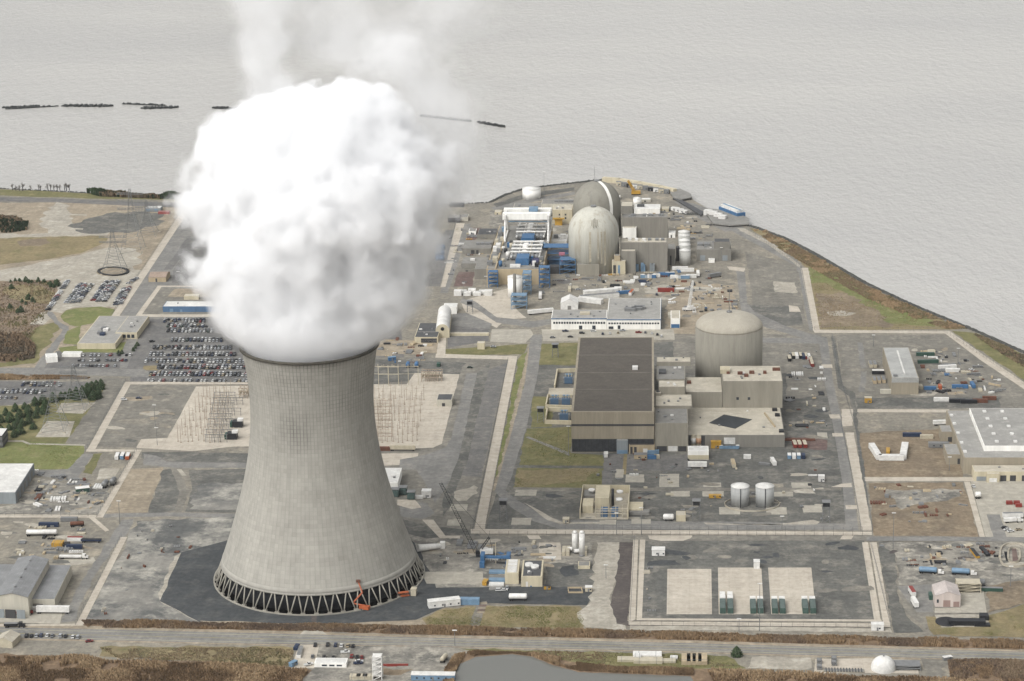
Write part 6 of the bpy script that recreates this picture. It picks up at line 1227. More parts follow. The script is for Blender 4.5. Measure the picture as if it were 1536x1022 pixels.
# roadside lot
b = bld('office_trailer', 'long white site office trailer in the roadside lot', 'trailer', (471.5, 1001.5, 519.5, 1002, 995, 987), W_white, R_white, wins=[('f', .2, .9, .35, .7, 3, None)])
container(450, 981, 92, 13, 'white', 'white flatbed load on the pale roadside slab', 'grey', 2.4, 2.2); container(445, 973, 85, 6, 'navy', 'navy skip behind the white load on the pale slab', H=1.8); hut(440, 999, 60, 5, 2.4, 2.6, 'light blue', 'pale blue lorry cab at the corner of the pale slab', 'light blue', 'lorry_cab', 'lorry')
scaffold('ladder_tower', 'tall white ladder-like frame tower in the roadside lot', 567, 1018, 5, 5, 14, M_white, 5, 'frame tower')
tag(MB().obox(g(591, 999), (1, .05), 16, 1.0, 0, 1.1).obox(g(588, 999.6), (1, .05), 6, 1.2, 0, .5).build('barrier', M_red), 'red water-filled barrier on pale gravel near the pond', 'barrier')
hut(650, 1019, 0, 24, 5, 3.4, 'light blue', 'long pale blue cabin at bottom edge left of the pond', 'white'); tanker(666, 992, 75, 7, 'cream', 'cream tank wagon on the track left of the pond', r=1.3)
for i, (xx, yy) in enumerate(((533, 1018), (543, 1018), (552, 1018))): stack_of(xx, yy, 0, 6, 4, 2.2, 'cream', f'cream crate, {ordn(i + 1)} from the left beside the white frame tower')
# beside the tower
hut(666, 909, 17, 19, 5, 4.2, 'white', 'white site office with red panels at edge of the black gravel, right of the tower'); container(703, 906, 0, 13, 'light blue', 'pale blue container right of the white site office', H=3.6, W_=4)
container(683, 907, 15, 6, 'white', 'short white container between the white office and the blue container'); tanker(777, 901, 0, 11, 'white', 'white tank wagon on black gravel below the cream fan building', r=1.7, )
for k, (yy, c_) in enumerate(((905.5, 'cream'), (909, 'red'), (912.5, 'cream'), (916, 'red'), (919, 'cream'))): patch('walkway_mat', [(719 - k * .6, yy - 1.6), (731 - k, yy - 1.6), (730.5 - k, yy + 1.3), (718.5 - k, yy + 1.3)], A['red'] if c_ == 'red' else A['tan'])
hut(821, 884, 0, 4, 2.6, 2.4, 'yellow', 'yellow loader by the corner of the fan building', 'black', 'loader', 'loader'); hut(728, 877, 80, 5, 2.6, 2.6, 'yellow', 'yellow excavator by the blue screens near the tower', 'yellow', 'excavator', 'excavator')
hut(883, 887, 0, 4, 3.4, 3, 'cream', 'small cream kiosk at the right edge of the black gravel', 'white', 'kiosk', 'kiosk'); wall_run('pit_kerb', 'low brown kerb round a pit left of the small cream kiosk', [(852, 883), (872, 883), (874, 890), (853, 890), (852, 883)], 1, .5, W_brick)
hut(621, 893, 85, 4, 3.2, 4.4, 'cream', 'cream tool box at the right foot of the tower', 'cream', 'tool_box', 'box')
for i, (xx, yy) in enumerate(((593, 744), (605, 741), (617, 748))):
    c = g(xx, yy); t = empty('green_transformer', c, f'green transformer cabinet, {ordn(i + 1)} from the left right of the tower', 'transformer', 'green transformers'); MB().obox(c, (1, 0), 5, 5, .2, 5).build('tank', paint('transformer_green', (88, 108, 104), 1.2), t); MB().obox(c, (1, 0), 5.4, 5.4, 5, 5.3).build('lid', M_grey, t)
    MB().obox((c[0], c[1] - 2.9), (1, 0), 4, .6, .6, 4).build('radiator', paint('transformer_green', (88, 108, 104)), t)
hut(640, 746, 0, 6, 5, 5, 'white', 'white plant cabin right of the green transformers'); container(628, 748, 0, 6, 'white', 'low white duct box between the green transformers and the white cabin', H=2)
# lower enclosure
for xx, dd, wd in ((1084, 24, 'far left'), (1095.5, 24, 'second'), (1129.5, 14, 'third'), (1140.5, 14, 'fourth'), (1162, 14, 'fifth'), (1173.5, 14, 'sixth'), (1207.5, 14, 'seventh'), (1219, 14, 'far right')):
    c = np.array(g(xx, 914)[:2]); t = empty('standby_generator', (*c, 0), f'dark green standby generator with white top, {wd} of eight on the pale pads', 'generator', 'standby generators')
    MB().obox(c, (0, 1), 15, 3.4, .3, 3.6).build('enclosure', paint('generator_green', (70, 92, 84), 1.2), t); MB().obox(c + [0, 9.5 if dd > 20 else 8.5], (0, 1), 3.6, 3.4, .3, 4.1).build('intake', M_white, t); MB().obox(c - [0, 0], (0, 1), 14.6, 3.0, 3.6, 3.8).build('roof', paint('generator_roof', (96, 112, 106)), t)
    if dd > 20: MB().obox(c + [0, 17], (0, 1), 9, 3.2, .3, 2.4).build('tank', M_white, t)
hut(987.6, 832, 0, 8, 6, 4, 'white', 'white hut at the back left of the fenced gravel enclosure'); hut(1135, 852, 90, 5, 3.6, 4.6, 'white', 'white upright cabinet behind the middle pale pad', 'white', 'cabinet', 'cabinet')
hut(1316, 945, 0, 7, 4, 4, 'white', 'small white booth at the lower right corner of the fenced enclosure', 'white', 'booth', 'booth')
# bottom strip east of the pond
for i, (xx, yy, c_, L, W_, H) in enumerate(((942, 991, 'cream', 12, 5, 1.6), (956, 989, 'white', 4, 4, 3), (971, 986, 'white', 16, 6, 2.6), (972, 993, 'cream', 16, 6, 2), (1000, 993, 'cream', 10, 4, 1.4), (1011, 988, 'white', 4, 3, 1.5))): stack_of(xx, yy, 0, L, W_, H, c_, f'{c_} crate load, {ordn(i + 1)} from the left on the grass beyond the pond')
for i, xx in enumerate((1029, 1037, 1045.5, 1054)): stack_of(xx, 992, 90, 11, 5, 2.4, 'brown', f'brown timber stack, {ordn(i + 1)} of four in a row beyond the pond')
for i, (xx, yy) in enumerate(((1229, 995), (1229, 1004), (1251, 992), (1251, 998))): scaffold('pipe_manifold', f'small grey pipe manifold, {ordn(i + 1)} on the slab left of the white dome', xx, yy, 2.4, 3, 2.6, M_grey, 2, 'manifold')
scaffold('fuel_rack', 'grey pipe rack on the slab right of the white dome', 1358, 1002, 16, 8, 3, M_grey, 2, 'pipe rack')
hut(1421, 990, 20, 5, 2.4, 2, 'steel', 'silver van on the track right of the white dome', 'white', 'delivery_van', 'van')
# inner yard
hut(909, 685, 92, 6, 2.6, 2.6, 'white', 'white van in front of the turbine hall recess', name='delivery_van', cat='van'); container(976, 688.5, 0, 8, 'blue', 'blue container at the right foot of the turbine hall'); container(985, 688, 0, 4, 'cream', 'short cream tank box right of the blue container'); container(980, 681, 0, 8, 'light blue', 'pale blue container behind the blue one at the turbine hall'); 
hut(961, 688, 0, 9, 5, 3.4, 'brown', 'brown cabin with white front at the turbine hall corner', 'grey')
trailer(1046, 702, 0, 13, 'white', 'white box trailer in front of the white chemical store', H=4.3); container(1100, 698, 95, 12, 'cream', 'rusty cream trailer standing end-on in the front yard', 'brown'); container(1160, 695, 100, 11, 'white', 'white trailer standing end-on near the right of the front yard'); container(1121, 688, 0, 5, 'white', 'small white skip in the front yard'); container(1147, 697.5, 160, 8, 'grey', 'grey pipe trailer left of the white end-on trailer', H=1.4)
for i, (xx, c_) in enumerate(((1184, 'light blue'), (1191, 'white'), (1198, 'light blue'), (1205, 'navy'))): container(xx, 687, 90, 6, c_, f'{c_} container, {ordn(i + 1)} of the row right of the fuel building', 'white' if i < 3 else c_)
container(1197, 661, 0, 24, 'rust', 'long rusty flat rack behind three red trailers', H=1.2)
for i, xx in enumerate((1192, 1199, 1207)): container(xx, 669, 95, 10, 'red', f'red trailer with pale top, {ordn(i + 1)} of three below the rusty rack', 'cream')
hut(1232, 722, 0, 4, 4, 4, 'white', 'lone white cabin by the inner road'); hut(1072.5, 747, 0, 8, 3, 2, 'yellow', 'yellow skip by the twin storage tanks', 'yellow', 'skip', 'skip'); hut(849, 784, 0, 4, 4, 3, 'cream', 'cream valve box inside the wall', 'cream', 'valve_box', 'box')
for i in range(5): container(1084 + i * 5, 673, 0, 4.6, 'light blue', f'pale blue bin, {ordn(i + 1)} along the fuel building front', 'white', 2.4, 2.4)
hut(1074, 672, 0, 7, 4, 5, 'yellow', 'yellow forklift truck before the fuel building', 'yellow', 'forklift', 'forklift')
def guard(x, y, label, h=11):
    c = np.array(g(x, y)[:2]); t = empty('guard_tower', (*c, 0), label, 'guard tower'); mb = MB()
    for sx in (-2, 2):
        for sy in (-2, 2): mb.tube((c[0] + sx * 1.2, c[1] + sy * 1.2, 0), (c[0] + sx, c[1] + sy, h), .18, 4)
    for k in range(4): z = h * k / 4; mb.tube((c[0] - 2.3, c[1] - 2.3, z), (c[0] + 2.3, c[1] - 2.3, z + h / 4), .1, 4).tube((c[0] + 2.3, c[1] - 2.3, z), (c[0] + 2.3, c[1] + 2.3, z + h / 4), .1, 4)
    mb.build('frame', M_steel, t); MB().obox(c, (1, 0), 4.2, 4.2, h, h + 2.8).build('cabin', M_black, t); MB().obox(c, (1, 0), 5.4, 5.4, h + 2.8, h + 3.1).build('roof', M_grey, t)
guard(755, 780, 'black-cabined guard tower at the lower left corner of the inner fence'); guard(1044.5, 781, 'black-cabined guard tower at the middle of the front fence'); guard(1239, 783, 'black-cabined guard tower at the lower right corner of the inner fence')
guard(811, 633, 'black-cabined guard tower on the lawn left of turbine hall', 8); guard(833, 536, 'black-cabined guard tower on the upper lawn near the long office', 8); guard(705, 470, 'black-cabined guard tower near the pale apron right of the steam', 8)
# right-hand yards
for i, (xx, yy, c_) in enumerate(((1190, 536, 'black'), (1195, 536, 'white'), (1201, 536, 'black'), (1205, 537, 'navy'), (1209, 536.5, 'red'), (1213, 537.5, 'white'), (1216, 542, 'red'), (1218, 548, 'red'), (1184, 540, 'black'))): container(xx, yy, 92, 10, c_, f'{c_} trailer, {ordn(i + 1)} of the group behind the rusty-vented block', 'cream' if c_ in ('red', 'black') else c_, 2.5, 2.6)
for i, (xx, yy, c_) in enumerate(((1306, 549, 'cream'), (1312, 549, 'cream'), (1311.5, 573, 'brown'), (1318, 572.5, 'brown'), (1325, 572, 'brown'))): container(xx, yy, 92, 11, c_, f'{c_} trailer, {ordn(i + 1)} beside the narrow pale-roofed warehouse', 'grey')
container(1317, 561, 0, 9, 'black', 'black container with white top beside the narrow warehouse', 'white', 4, 3); 
for xx, yy, a, L, c_, lb in ((1388, 534, 0, 14, 'green', 'green container at the top of the scrap yard'), (1392, 545, 5, 16, 'green', 'second green container in the scrap yard, below the top one'), (1395, 585, 0, 9, 'blue', 'blue container at the corner of the narrow warehouse'), (1440, 582.5, 0, 12, 'blue', 'blue container at lower middle of the scrap yard'), (1459, 580, 95, 10, 'blue', 'blue container standing end-on in scrap yard'), (1410, 583, 90, 6, 'orange', 'orange skip in the scrap yard'), (1381, 583, 90, 6, 'cream', 'cream skip right against the narrow warehouse'), (1421, 553, 10, 14, 'white', 'white covered load in the scrap yard'), (1428, 558, 0, 10, 'white', 'second white covered load in the scrap yard, nearer'), (1412, 602, 0, 11, 'white', 'white container beside the rail track at right'), (1436, 604, 0, 12, 'black', 'black rail wagon, left of three on the right-hand track'), (1453, 605, 0, 12, 'black', 'black rail wagon, middle of three on the right-hand track'), (1470, 604, 0, 11, 'rust', 'rusty rail wagon, right of three on the right-hand track'), (1368, 655, 0, 13, 'navy', 'navy container left of big right warehouse'), (1390, 658, 0, 9, 'cream', 'pale skid next to the navy container at right'), (1332, 680, 85, 9, 'yellow', 'yellow unit inside the ring of white trailers'), (1484, 600, 0, 10, 'rust', 'rusty scrap bin at the right end of the track')): container(xx, yy, a, L, c_, lb)
hut(1302, 604, 0, 5, 4, 4, 'yellow', 'yellow excavator on the track left of the narrow warehouse', 'cream', 'excavator', 'excavator')
container(1313, 681, 98, 26, 'white', 'left white trailer of the ring of three in the right yard', H=3.6, W_=4); container(1337, 690, 0, 17, 'white', 'bottom white trailer of the ring of three in the right yard', H=3.6, W_=4); container(1356, 680, 82, 27, 'white', 'right white trailer of the ring of three in the right yard', H=3.6, W_=4.6)
trailer(1409, 638, 8, 9, 'white', 'white lorry at the upper left of the big right warehouse', H=3.6, cab='white'); hut(1408, 671, 0, 14, 4, 3.4, 'grey', 'grey cabin beside the lower annex of the big right warehouse', 'grey')
trailer(1519, 778, 5, 13, 'white', 'white lorry with dark trailer in the lot below the big right warehouse', 'grey', 4, cab='white'); trailer(1515, 784, 8, 8, 'white', 'short white lorry in the lot below the big right warehouse', H=3.2, cab='white')
for i, (xx, yy) in enumerate(((1514, 756.5), (1525, 756.5), (1528, 760.5))): container(xx, yy, 0, 4, 'red', f'red bin, {ordn(i + 1)} in the lot below the right warehouse', H=2.2)
tanker(1467, 748, 0, 4, 'white', 'white ball-like tank by the fence of the right lot', r=1.8)
tanker(1392, 860.5, -8, 11, 'light blue', 'pale blue tank lorry, left of two in the lower right yard', cab='white', r=1.6); tanker(1441, 862.5, -8, 11, 'light blue', 'pale blue tank lorry, right of two in the lower right yard', cab='white', r=1.6)
trailer(1372, 909, 98, 10, 'white', 'white trailer on the asphalt left of the pinkish shed', H=4); trailer(1368, 893, 98, 10, 'white', 'red-topped trailer on the asphalt left of the pinkish shed', 'red', H=4)
tanker(1460, 880, 0, 14, 'steel', 'steel vessel behind the pinkish shed', r=1.9); scaffold('pipe_rack', 'pale pipe frame behind the pinkish shed', 1452, 886, 14, 8, 6, M_cream, 3, 'pipe rack'); container(1486, 887, -3, 14, 'green', 'dark green tank trailer right of the pinkish shed', 'grey', H=2.4)
hut(1397, 898, 90, 6, 3, 3, 'green', 'green bin at the left corner of the pinkish shed', 'green', 'bin', 'bin')
tag(MB().cyl(g(1420, 934), 6.5, .05, .9, 20).build('black_tank', M_black), 'low black round tank on the pale slab below pinkish shed', 'tank'); container(1450, 937, 0, 21, 'black', 'long black container on the pale slab below pinkish shed', H=3, W_=5); container(1476, 929, 0, 5, 'black', 'short black container on the pale slab below pinkish shed', H=3, W_=5); container(1473, 939, 0, 9, 'black', 'flat black container at the corner of the pale slab below pinkish shed', H=1.2, W_=4)
container(1462, 832, 100, 14, 'yellow', 'yellow empty rack in the lower right yard', 'black', H=1.6); container(1477, 829, 102, 14, 'black', 'black empty rack in the lower right yard', H=1.6)
# oval settling basin
ob = empty('settling_basin', g(1521, 834), 'oval concrete settling basin with brown middle channel at right edge', 'basin')
for rx, ry, h, m, nm in ((21, 17.5, 1.2, M_conc, 'outer_wall'), (9, 11, 1.2, M_conc, 'inner_wall')):
    pts = [np.array(g(1521 + rx * math.copysign(abs(math.cos(a)) ** .7, math.cos(a)), 834 + ry * math.copysign(abs(math.sin(a)) ** .7, math.sin(a)))[:2]) for a in np.linspace(0, 2 * math.pi, 41)]; mb = MB()
    for a, d in zip(pts, pts[1:]): mb.obox((a + d) / 2, d - a, np.hypot(*(d - a)) + .5, 1.0, 0, h)
    mb.build(nm, m, ob)
MB().prism([g(1518, 824)[:2], g(1524, 824)[:2], g(1528, 843)[:2], g(1519, 843)[:2]], .1, .4).build('sludge', A['red'], ob); MB().prism([g(1506, 828)[:2], g(1512, 828)[:2], g(1515, 842)[:2], g(1509, 842)[:2]], .1, .3).build('water', M_dark, ob)
# older units' yard
for i, (xx, yy, L, c_, a) in enumerate(((966, 417, 6, 'light blue', 0), (972.5, 417, 6, 'white', 0), (979, 417, 6, 'blue', 0), (985, 416, 6, 'white', 0), (996, 414.5, 9, 'blue', 0), (1005, 413.5, 8, 'blue', 8), (1013, 418, 9, 'white', 0), (1026, 418, 10, 'light blue', 0), (1037, 417, 9, 'white', 0), (1020, 405, 14, 'white', 0), (1031, 407.5, 12, 'white', 0))): container(xx, yy, a, L, c_, f'{c_} container, {ordn(i + 1)} from the left in the yard under the grey panelled building', 'white' if i != 4 else c_, H=3)
trailer(1047, 414, 92, 11, 'white', 'white box trailer standing end-on near the small kiosk'); trailer(1072, 416.5, 35, 13, 'grey', 'grey trailer standing aslant beyond the small kiosk', 'steel')
container(936, 441, 20, 13, 'blue', 'blue tarpaulined load behind the long office'); container(947, 441, 80, 12, 'white', 'white load beside the blue tarpaulin behind the long office', 'orange'); container(999, 438, 0, 14, 'red', 'red fire engine-like container behind the long office', H=3.4); hut(927, 438, 0, 6, 5, 4, 'white', 'small white cabin left of the blue tarpaulin', 'white')
container(854.5, 436, 92, 11, 'cream', 'cream container standing end-on in the yard left of white trailers'); trailer(810.5, 447, 92, 13, 'white', 'white trailer standing end-on by the blue pipe bridge'); trailer(811, 471, 20, 22, 'white', 'long white trailer lying aslant on the inner road', H=4)
for i, (xx, yy, L) in enumerate(((901, 441, 30), (899, 448, 34), (886, 454, 22))): container(xx, yy, 18 if i < 2 else -25, L, 'white', f'long white office trailer, {("rear", "middle", "front")[i]} of the cluster behind the long office', 'white' if i != 1 else 'grey', 5, 4)
for i, xx in enumerate((687, 694, 701, 708, 716, 724, 733)): container(xx, 443 - (i % 2) * 2, 0, 6.4, 'white', f'white container, {ordn(i + 1)} from the left in the row before turbine deck', H=4.4 if i in (0, 3, 6) else 3, W_=6)
for i, (xx, yy) in enumerate(((658, 375), (664, 374), (657, 383), (663, 382), (657, 390), (663, 390))): tag(MB().cyl(g(xx, yy), 2.4, 0, 3.4, 14).cyl(g(xx, yy), 1.6, 3.4, 4.2, 12).build('blue_tank', M_blue), f'blue chemical tank, {ordn(i + 1)} of six beside the edge of the steam', 'tank', 'blue chemical tanks')
container(658, 549.5, 90, 5, 'green', 'green skip by the corner of the pale inner strip'); 
for xx, yy, lb in ((612, 551, 'blue tank lorry, left of two, on the gravel right of the tower rim'), (625, 551, 'blue tank lorry, right of two, on the gravel right of the tower rim')): tanker(xx, yy, 92, 6, 'blue', lb, r=1.6)
hut(588, 541, 20, 6, 3, 3, 'blue', 'blue telehandler on the gravel close to the tower rim', 'light blue', 'telehandler', 'telehandler')
# ------------------------------------------------------------------ cranes and lifts
def lattice(mb, p, q, w0, w1, seg, r=.16, n=4):
    p, q = np.array(p, float), np.array(q, float); d = (q - p) / np.linalg.norm(q - p); a = np.cross(d, [0, 0, 1.0]); a /= np.linalg.norm(a); b_ = np.cross(d, a); pr = None
    for i in range(seg + 1):
        c = p + (q - p) * i / seg; w_ = (w0 + (w1 - w0) * i / seg) / 2; cs = [c + a * sx * w_ + b_ * sy * w_ for sx, sy in ((-1, -1), (1, -1), (1, 1), (-1, 1))]
        if pr is not None:
            for k in range(4): mb.tube(pr[k], cs[k], r, n); mb.tube(pr[k], cs[(k + 1) % 4], r * .7, 3)
        pr = cs
    return mb
def point_at(px, py, base):     # the point above the depth of base that shows at this pixel
    d = CF * FPX + CR * (px - 768) - CU * (py - 511); t = (base[1] - CP[1]) / d[1]; return CP + d * t
c = np.array(g(724, 833)); t = empty('crawler_crane', c, 'black lattice-boom crawler crane with white cab beside the tower', 'crane')
MB().obox(c + [0, 2.6, 0], (1, .1), 8, 1.3, 0, 1.4).obox(c - [0, 2.6, 0], (1, .1), 8, 1.3, 0, 1.4).build('tracks', M_black, t); MB().obox(c + [2.5, 0, 0], (1, .1), 8, 4, 1.4, 4).build('house', M_white, t); MB().obox(c + [-3, -2, 0], (1, .1), 2.4, 1.6, 1.4, 3.8).build('cab', M_black, t)
ft = c + [-4, 0, 2.2]; tip = point_at(661, 725, c + [0, -6, 0]); lattice(MB(), ft, tip, 2.4, 1.6, 26, .13).build('boom', M_black, t); lattice(MB(), c + [-1, 0, 4], c + [4.5, 0, 12], 1.4, 1, 5, .16).build('mast', M_black, t)
MB().tube(c + [4.5, 0, 12], tip, .09, 3).tube(c + [4.5, 0, 12], c + [6, 0, 3.5], .12, 3).build('cable', M_black, t)
c = np.array(g(1033.5, 466)); t = empty('mobile_crane', c, 'white mobile crane with tall lattice boom in the older units yard', 'crane'); MB().obox(c, (1, .2), 11, 2.8, .8, 2.4).obox(c + [1, 0, 0], (1, .2), 5, 2.6, 2.4, 4).build('carrier', M_white, t); lattice(MB(), c + [0, 0, 3], point_at(1039.5, 421, c + [0, 6, 0]), 1.8, 1.2, 14, .22).build('boom', M_white, t)
mb = MB(); [mb.tube(c + [x, s * 1.1 + x * .2, .55], c + [x, s * 1.4 + x * .2, .55], .55, 8) for x in (-4, -2, 2, 4) for s in (-1, 1)]; mb.build('wheels', M_tyre, t)
c = np.array(g(954, 292)); t = empty('dock_crane', c, 'yellow crane on the shore behind the rear dome', 'crane'); MB().obox(c, (1, 0), 9, 5, .6, 4).build('house', M_yellow, t); lattice(MB(), c + [-2, 0, 4], point_at(942, 271, c), 2, 1.4, 8, .5).build('boom', M_yellow, t); MB().obox(c, (1, 0), 9, 5.6, 0, 1).build('tracks', M_black, t)
c = np.array(g(547, 914.5)); t = empty('boom_lift', c, 'orange articulated boom lift reaching up the front of the cooling tower', 'boom lift'); MB().obox(c, (1, -.3), 6, 3, .5, 2.4).build('chassis', M_orange, t)
k1, k2, k3 = point_at(529, 905, c), point_at(543.5, 889, c + [0, 1, 0]), point_at(537.5, 873, c + [0, 4, 0])
mb = MB(); mb.tube(c + [0, 0, 2.4], k1, .55, 6).tube(k1, k2, .5, 6).tube(k2, k3, .42, 6); mb.build('arm', M_orange, t); MB().obox(k3, (1, 0), 2.4, 1.4, k3[2] - .2, k3[2] + 1.2).build('basket', M_rust, t); mb = MB(); [mb.tube(c + [x, s * 1.3, .55], c + [x, s * 1.7, .55], .55, 8) for x in (-2, 2) for s in (-1, 1)]; mb.build('wheels', M_tyre, t)
c = np.array(g(605, 895)); t = empty('scaffold_lift', c, 'low orange scissor lift at the right foot of the tower', 'scissor lift'); MB().obox(c, (1, .3), 7, 2.4, .4, 1.2).obox(c + [0, 0, 0], (1, .3), 6.4, 2.6, 2.6, 2.9).build('platform', M_orange, t); mb = MB(); mb.tube(c + [-2.6, -.8, 1.2], c + [2.6, -.8, 2.6], .15, 4).tube(c + [2.6, -.8, 1.2], c + [-2.6, -.8, 2.6], .15, 4); mb.build('scissor', M_rust, t)
# ------------------------------------------------------------------ poles, masts, fences
def pole(x, y, ytop, label, r=.22):
    c = g(x, y); h = zat(c, ytop); t = empty('light_pole', c, label, 'light pole', 'light poles on the site'); MB().tube((c[0], c[1], 0), (c[0], c[1], h), r, 6, r1=r * .6).build('post', M_steel, t); MB().obox((c[0], c[1]), (1, 0), 2.6, .7, h, h + .35).build('lamp_head', M_white, t)
for x, y, yt, lb in ((1108.5, 947, 929, 'short light pole below the middle pale pad'), (1139, 947, 876, 'tall light pole rising across the middle pale pad'), (1339.5, 824, 770, 'tall light pole at the right-hand corner of the front road'), (1515.5, 880, 850, 'light pole beside the oval settling basin'), (682.5, 969, 946, 'light pole beside the public road at the pond'), (925, 803, 770, 'light pole in the front fence behind the pale crossing'), (962, 803, 762, 'light pole in the front fence left of the white vessel'), (1173, 793, 775, 'light pole inside the front fence below twin tanks'), (909, 868, 848, 'light pole on the white gravel strip'), (180, 786, 752, 'light pole at the fence corner near the left road'), (233, 640, 608, 'light pole in the gravel yard left of switchyard'), (236, 668, 642, 'light pole on the pale lower-left tongue of the switchyard'), (1437, 545, 523, 'light pole at the top of the scrap yard'), (1492, 592, 570, 'light pole at the right end of scrap yard'), (1424, 706, 686, 'light pole beside the lower annex of the big right warehouse'), (1310, 520, 503, 'light pole at the top left of the narrow warehouse'), (816.5, 303, 258, 'tall thin mast beside the big white shore tank'), (1082, 392, 372, 'light pole before the long low grey building'), (696, 449, 425, 'light pole near the seven white containers'), (729, 436, 415, 'light pole at the left foot of turbine deck'), (268, 428, 408, 'light pole in the strip left of the steam'), (853, 684, 640, 'light pole at the left corner of the turbine hall')): pole(x, y, yt, lb)
M_fence = mat('fence_steel', (122, 124, 124), (104, 106, 107), big=.5, fa=.1, rough=.6)
def fence(pts, label, h=3, step=6, dy=0):
    mb = MB()
    for a, d in zip(pts, pts[1:]):
        a, d = np.array(g(a[0], a[1] + dy)[:2]), np.array(g(d[0], d[1] + dy)[:2]); L = np.hypot(*(d - a)); n = max(1, int(L / step))
        for i in range(n + 1): q = a + (d - a) * i / n; mb.tube((*q, 0), (*q, h), .09, 4)
        for z in (h, h * .5, .2): mb.tube((*a, z), (*d, z), .05, 3)
    return tag(mb.build('chain_link_fence', M_fence), label, 'fence')
for pts, lb in (([(706, 793.5), (1308, 797.5)], 'chain-link fence along the inner edge of the front strip'), ([(706, 803), (1308, 804.5)], 'chain-link fence along the outer edge of the front strip'), ([(776, 541), (728, 793)], 'chain-link fence on the right of the long slanting strip'), ([(762, 541), (709, 797)], 'chain-link fence on the left of the long slanting strip'), ([(1292, 796), (1279, 720), (1262, 640)], 'chain-link fence along the strip right of the inner road'), ([(1309, 797), (1285, 650), (1258, 560), (1248, 505)], 'outer chain-link fence right of the inner road'), ([(945, 933), (952, 810)], 'chain-link fence at the left of the pale pads enclosure'), ([(944, 938), (1336, 942)], 'chain-link fence along the bottom of the pale pads enclosure'), ([(1336, 940), (1305, 813)], 'chain-link fence at the right of the pale pads enclosure'), ([(129, 676), (188, 573), (370, 573.5)], 'chain-link fence round the left switchyard yard'), ([(145, 776), (205, 677)], 'chain-link fence on the lower left diagonal strip'), ([(-60, 773), (146, 775)], 'chain-link fence across the lower left yards'), ([(113, 938), (182, 806)], 'chain-link fence down the lower left strip'), ([(166, 476), (277, 311)], 'chain-link fence on the far left long strip'), ([(661, 431), (684, 335)], 'chain-link fence on the strip beside the steam'), ([(1219, 496), (1202, 403), (1120, 345)], 'chain-link fence along the far right shore strip'), ([(1222, 495), (1416, 497.5), (1560, 592)], 'chain-link fence along the right boundary strip')): fence(pts, lb)
# switchyard masts and bus frames
M_mast = mat('mast_brown', (172, 158, 142), (152, 140, 126), big=.5, fa=.1, k=1.2)
def masts(pts, phrase, group, hmin=9, hmax=14):
    pts = sorted(pts)
    for i, (x, y) in enumerate(pts):
        c = g(x, y); h = rnd.uniform(hmin, hmax); mb = MB().tube((c[0], c[1], .1), (c[0], c[1], h), .19, 5, r1=.13)
        if rnd.random() < .5: mb.tube((c[0] - 1.1, c[1], h * .8), (c[0] + 1.1, c[1], h * .8), .14, 4)
        mb.obox(c, (1, 0), 1, 1, .05, .5); tag(mb.build('switchyard_mast', M_mast), f'thin brown mast, {ordn(i + 1)} from the left in the {phrase}', 'mast', group)
def skew(u, v, q): a, b_, c, d = [np.array(k, float) for k in q]; return tuple((a * (1 - u) + b_ * u) * (1 - v) + (d * (1 - u) + c * u) * v)
ql = [(306, 592), (350, 590), (335, 668), (258, 668)]; masts([skew((i + .5 + rnd.uniform(-.25, .25)) / 9, (j + .5 + rnd.uniform(-.2, .2)) / 7, ql) for i in range(9) for j in range(7)], 'switchyard left of the tower', 'masts in the left switchyard')
qr = [(556, 592), (640, 594), (628, 668), (556, 672)]; masts([skew((i + .5 + rnd.uniform(-.25, .25)) / 10, (j + .5 + rnd.uniform(-.2, .2)) / 7, qr) for i in range(10) for j in range(7)], 'switchyard right of the tower', 'masts in the right switchyard')
def busframe(x, y, label, w_=9, h=6, m=None):
    c = np.array(g(x, y)[:2]); t = empty('bus_frame', (*c, 0), label, 'bus frame', 'switchgear frames'); mb = MB()
    for s in (-1, 0, 1): mb.tube((c[0] + s * w_ / 2, c[1], .1), (c[0] + s * w_ / 2, c[1], h), .22, 4)
    mb.tube((c[0] - w_ / 2 - .6, c[1], h), (c[0] + w_ / 2 + .6, c[1], h), .25, 4).tube((c[0] - w_ / 2, c[1], h * .6), (c[0] + w_ / 2, c[1], h * .6), .18, 4); mb.build('frame', m or M_steel, t)
    mb = MB(); [mb.tube((c[0] + s * w_ / 2 * .6, c[1], h), (c[0] + s * w_ / 2 * .6, c[1], h + 1.6), .22, 5) for s in (-1, 0, 1)]; mb.build('insulator', M_cream, t)
k = 0
for j in range(9):
    for i in range(2 + (j % 2)): k += 1; busframe(331 - j * 1.6 + i * 13, 600 + j * 8, f'grey bus frame, {ordn(k)} counted from the back in the left switchyard')
k = 0
for j in range(6):
    for i in range(2): k += 1; busframe(562 + i * 16, 612 + j * 10, f'brown bus frame, {ordn(k)} counted from the back in the right switchyard', m=M_mast)
for i, (xx, yy) in enumerate(((568, 578), (583, 579), (598, 578), (613, 578))): busframe(xx, yy, f'tall pale line gantry, {ordn(i + 1)} from the tower at the switchyard back', 15, 15, M_cream)
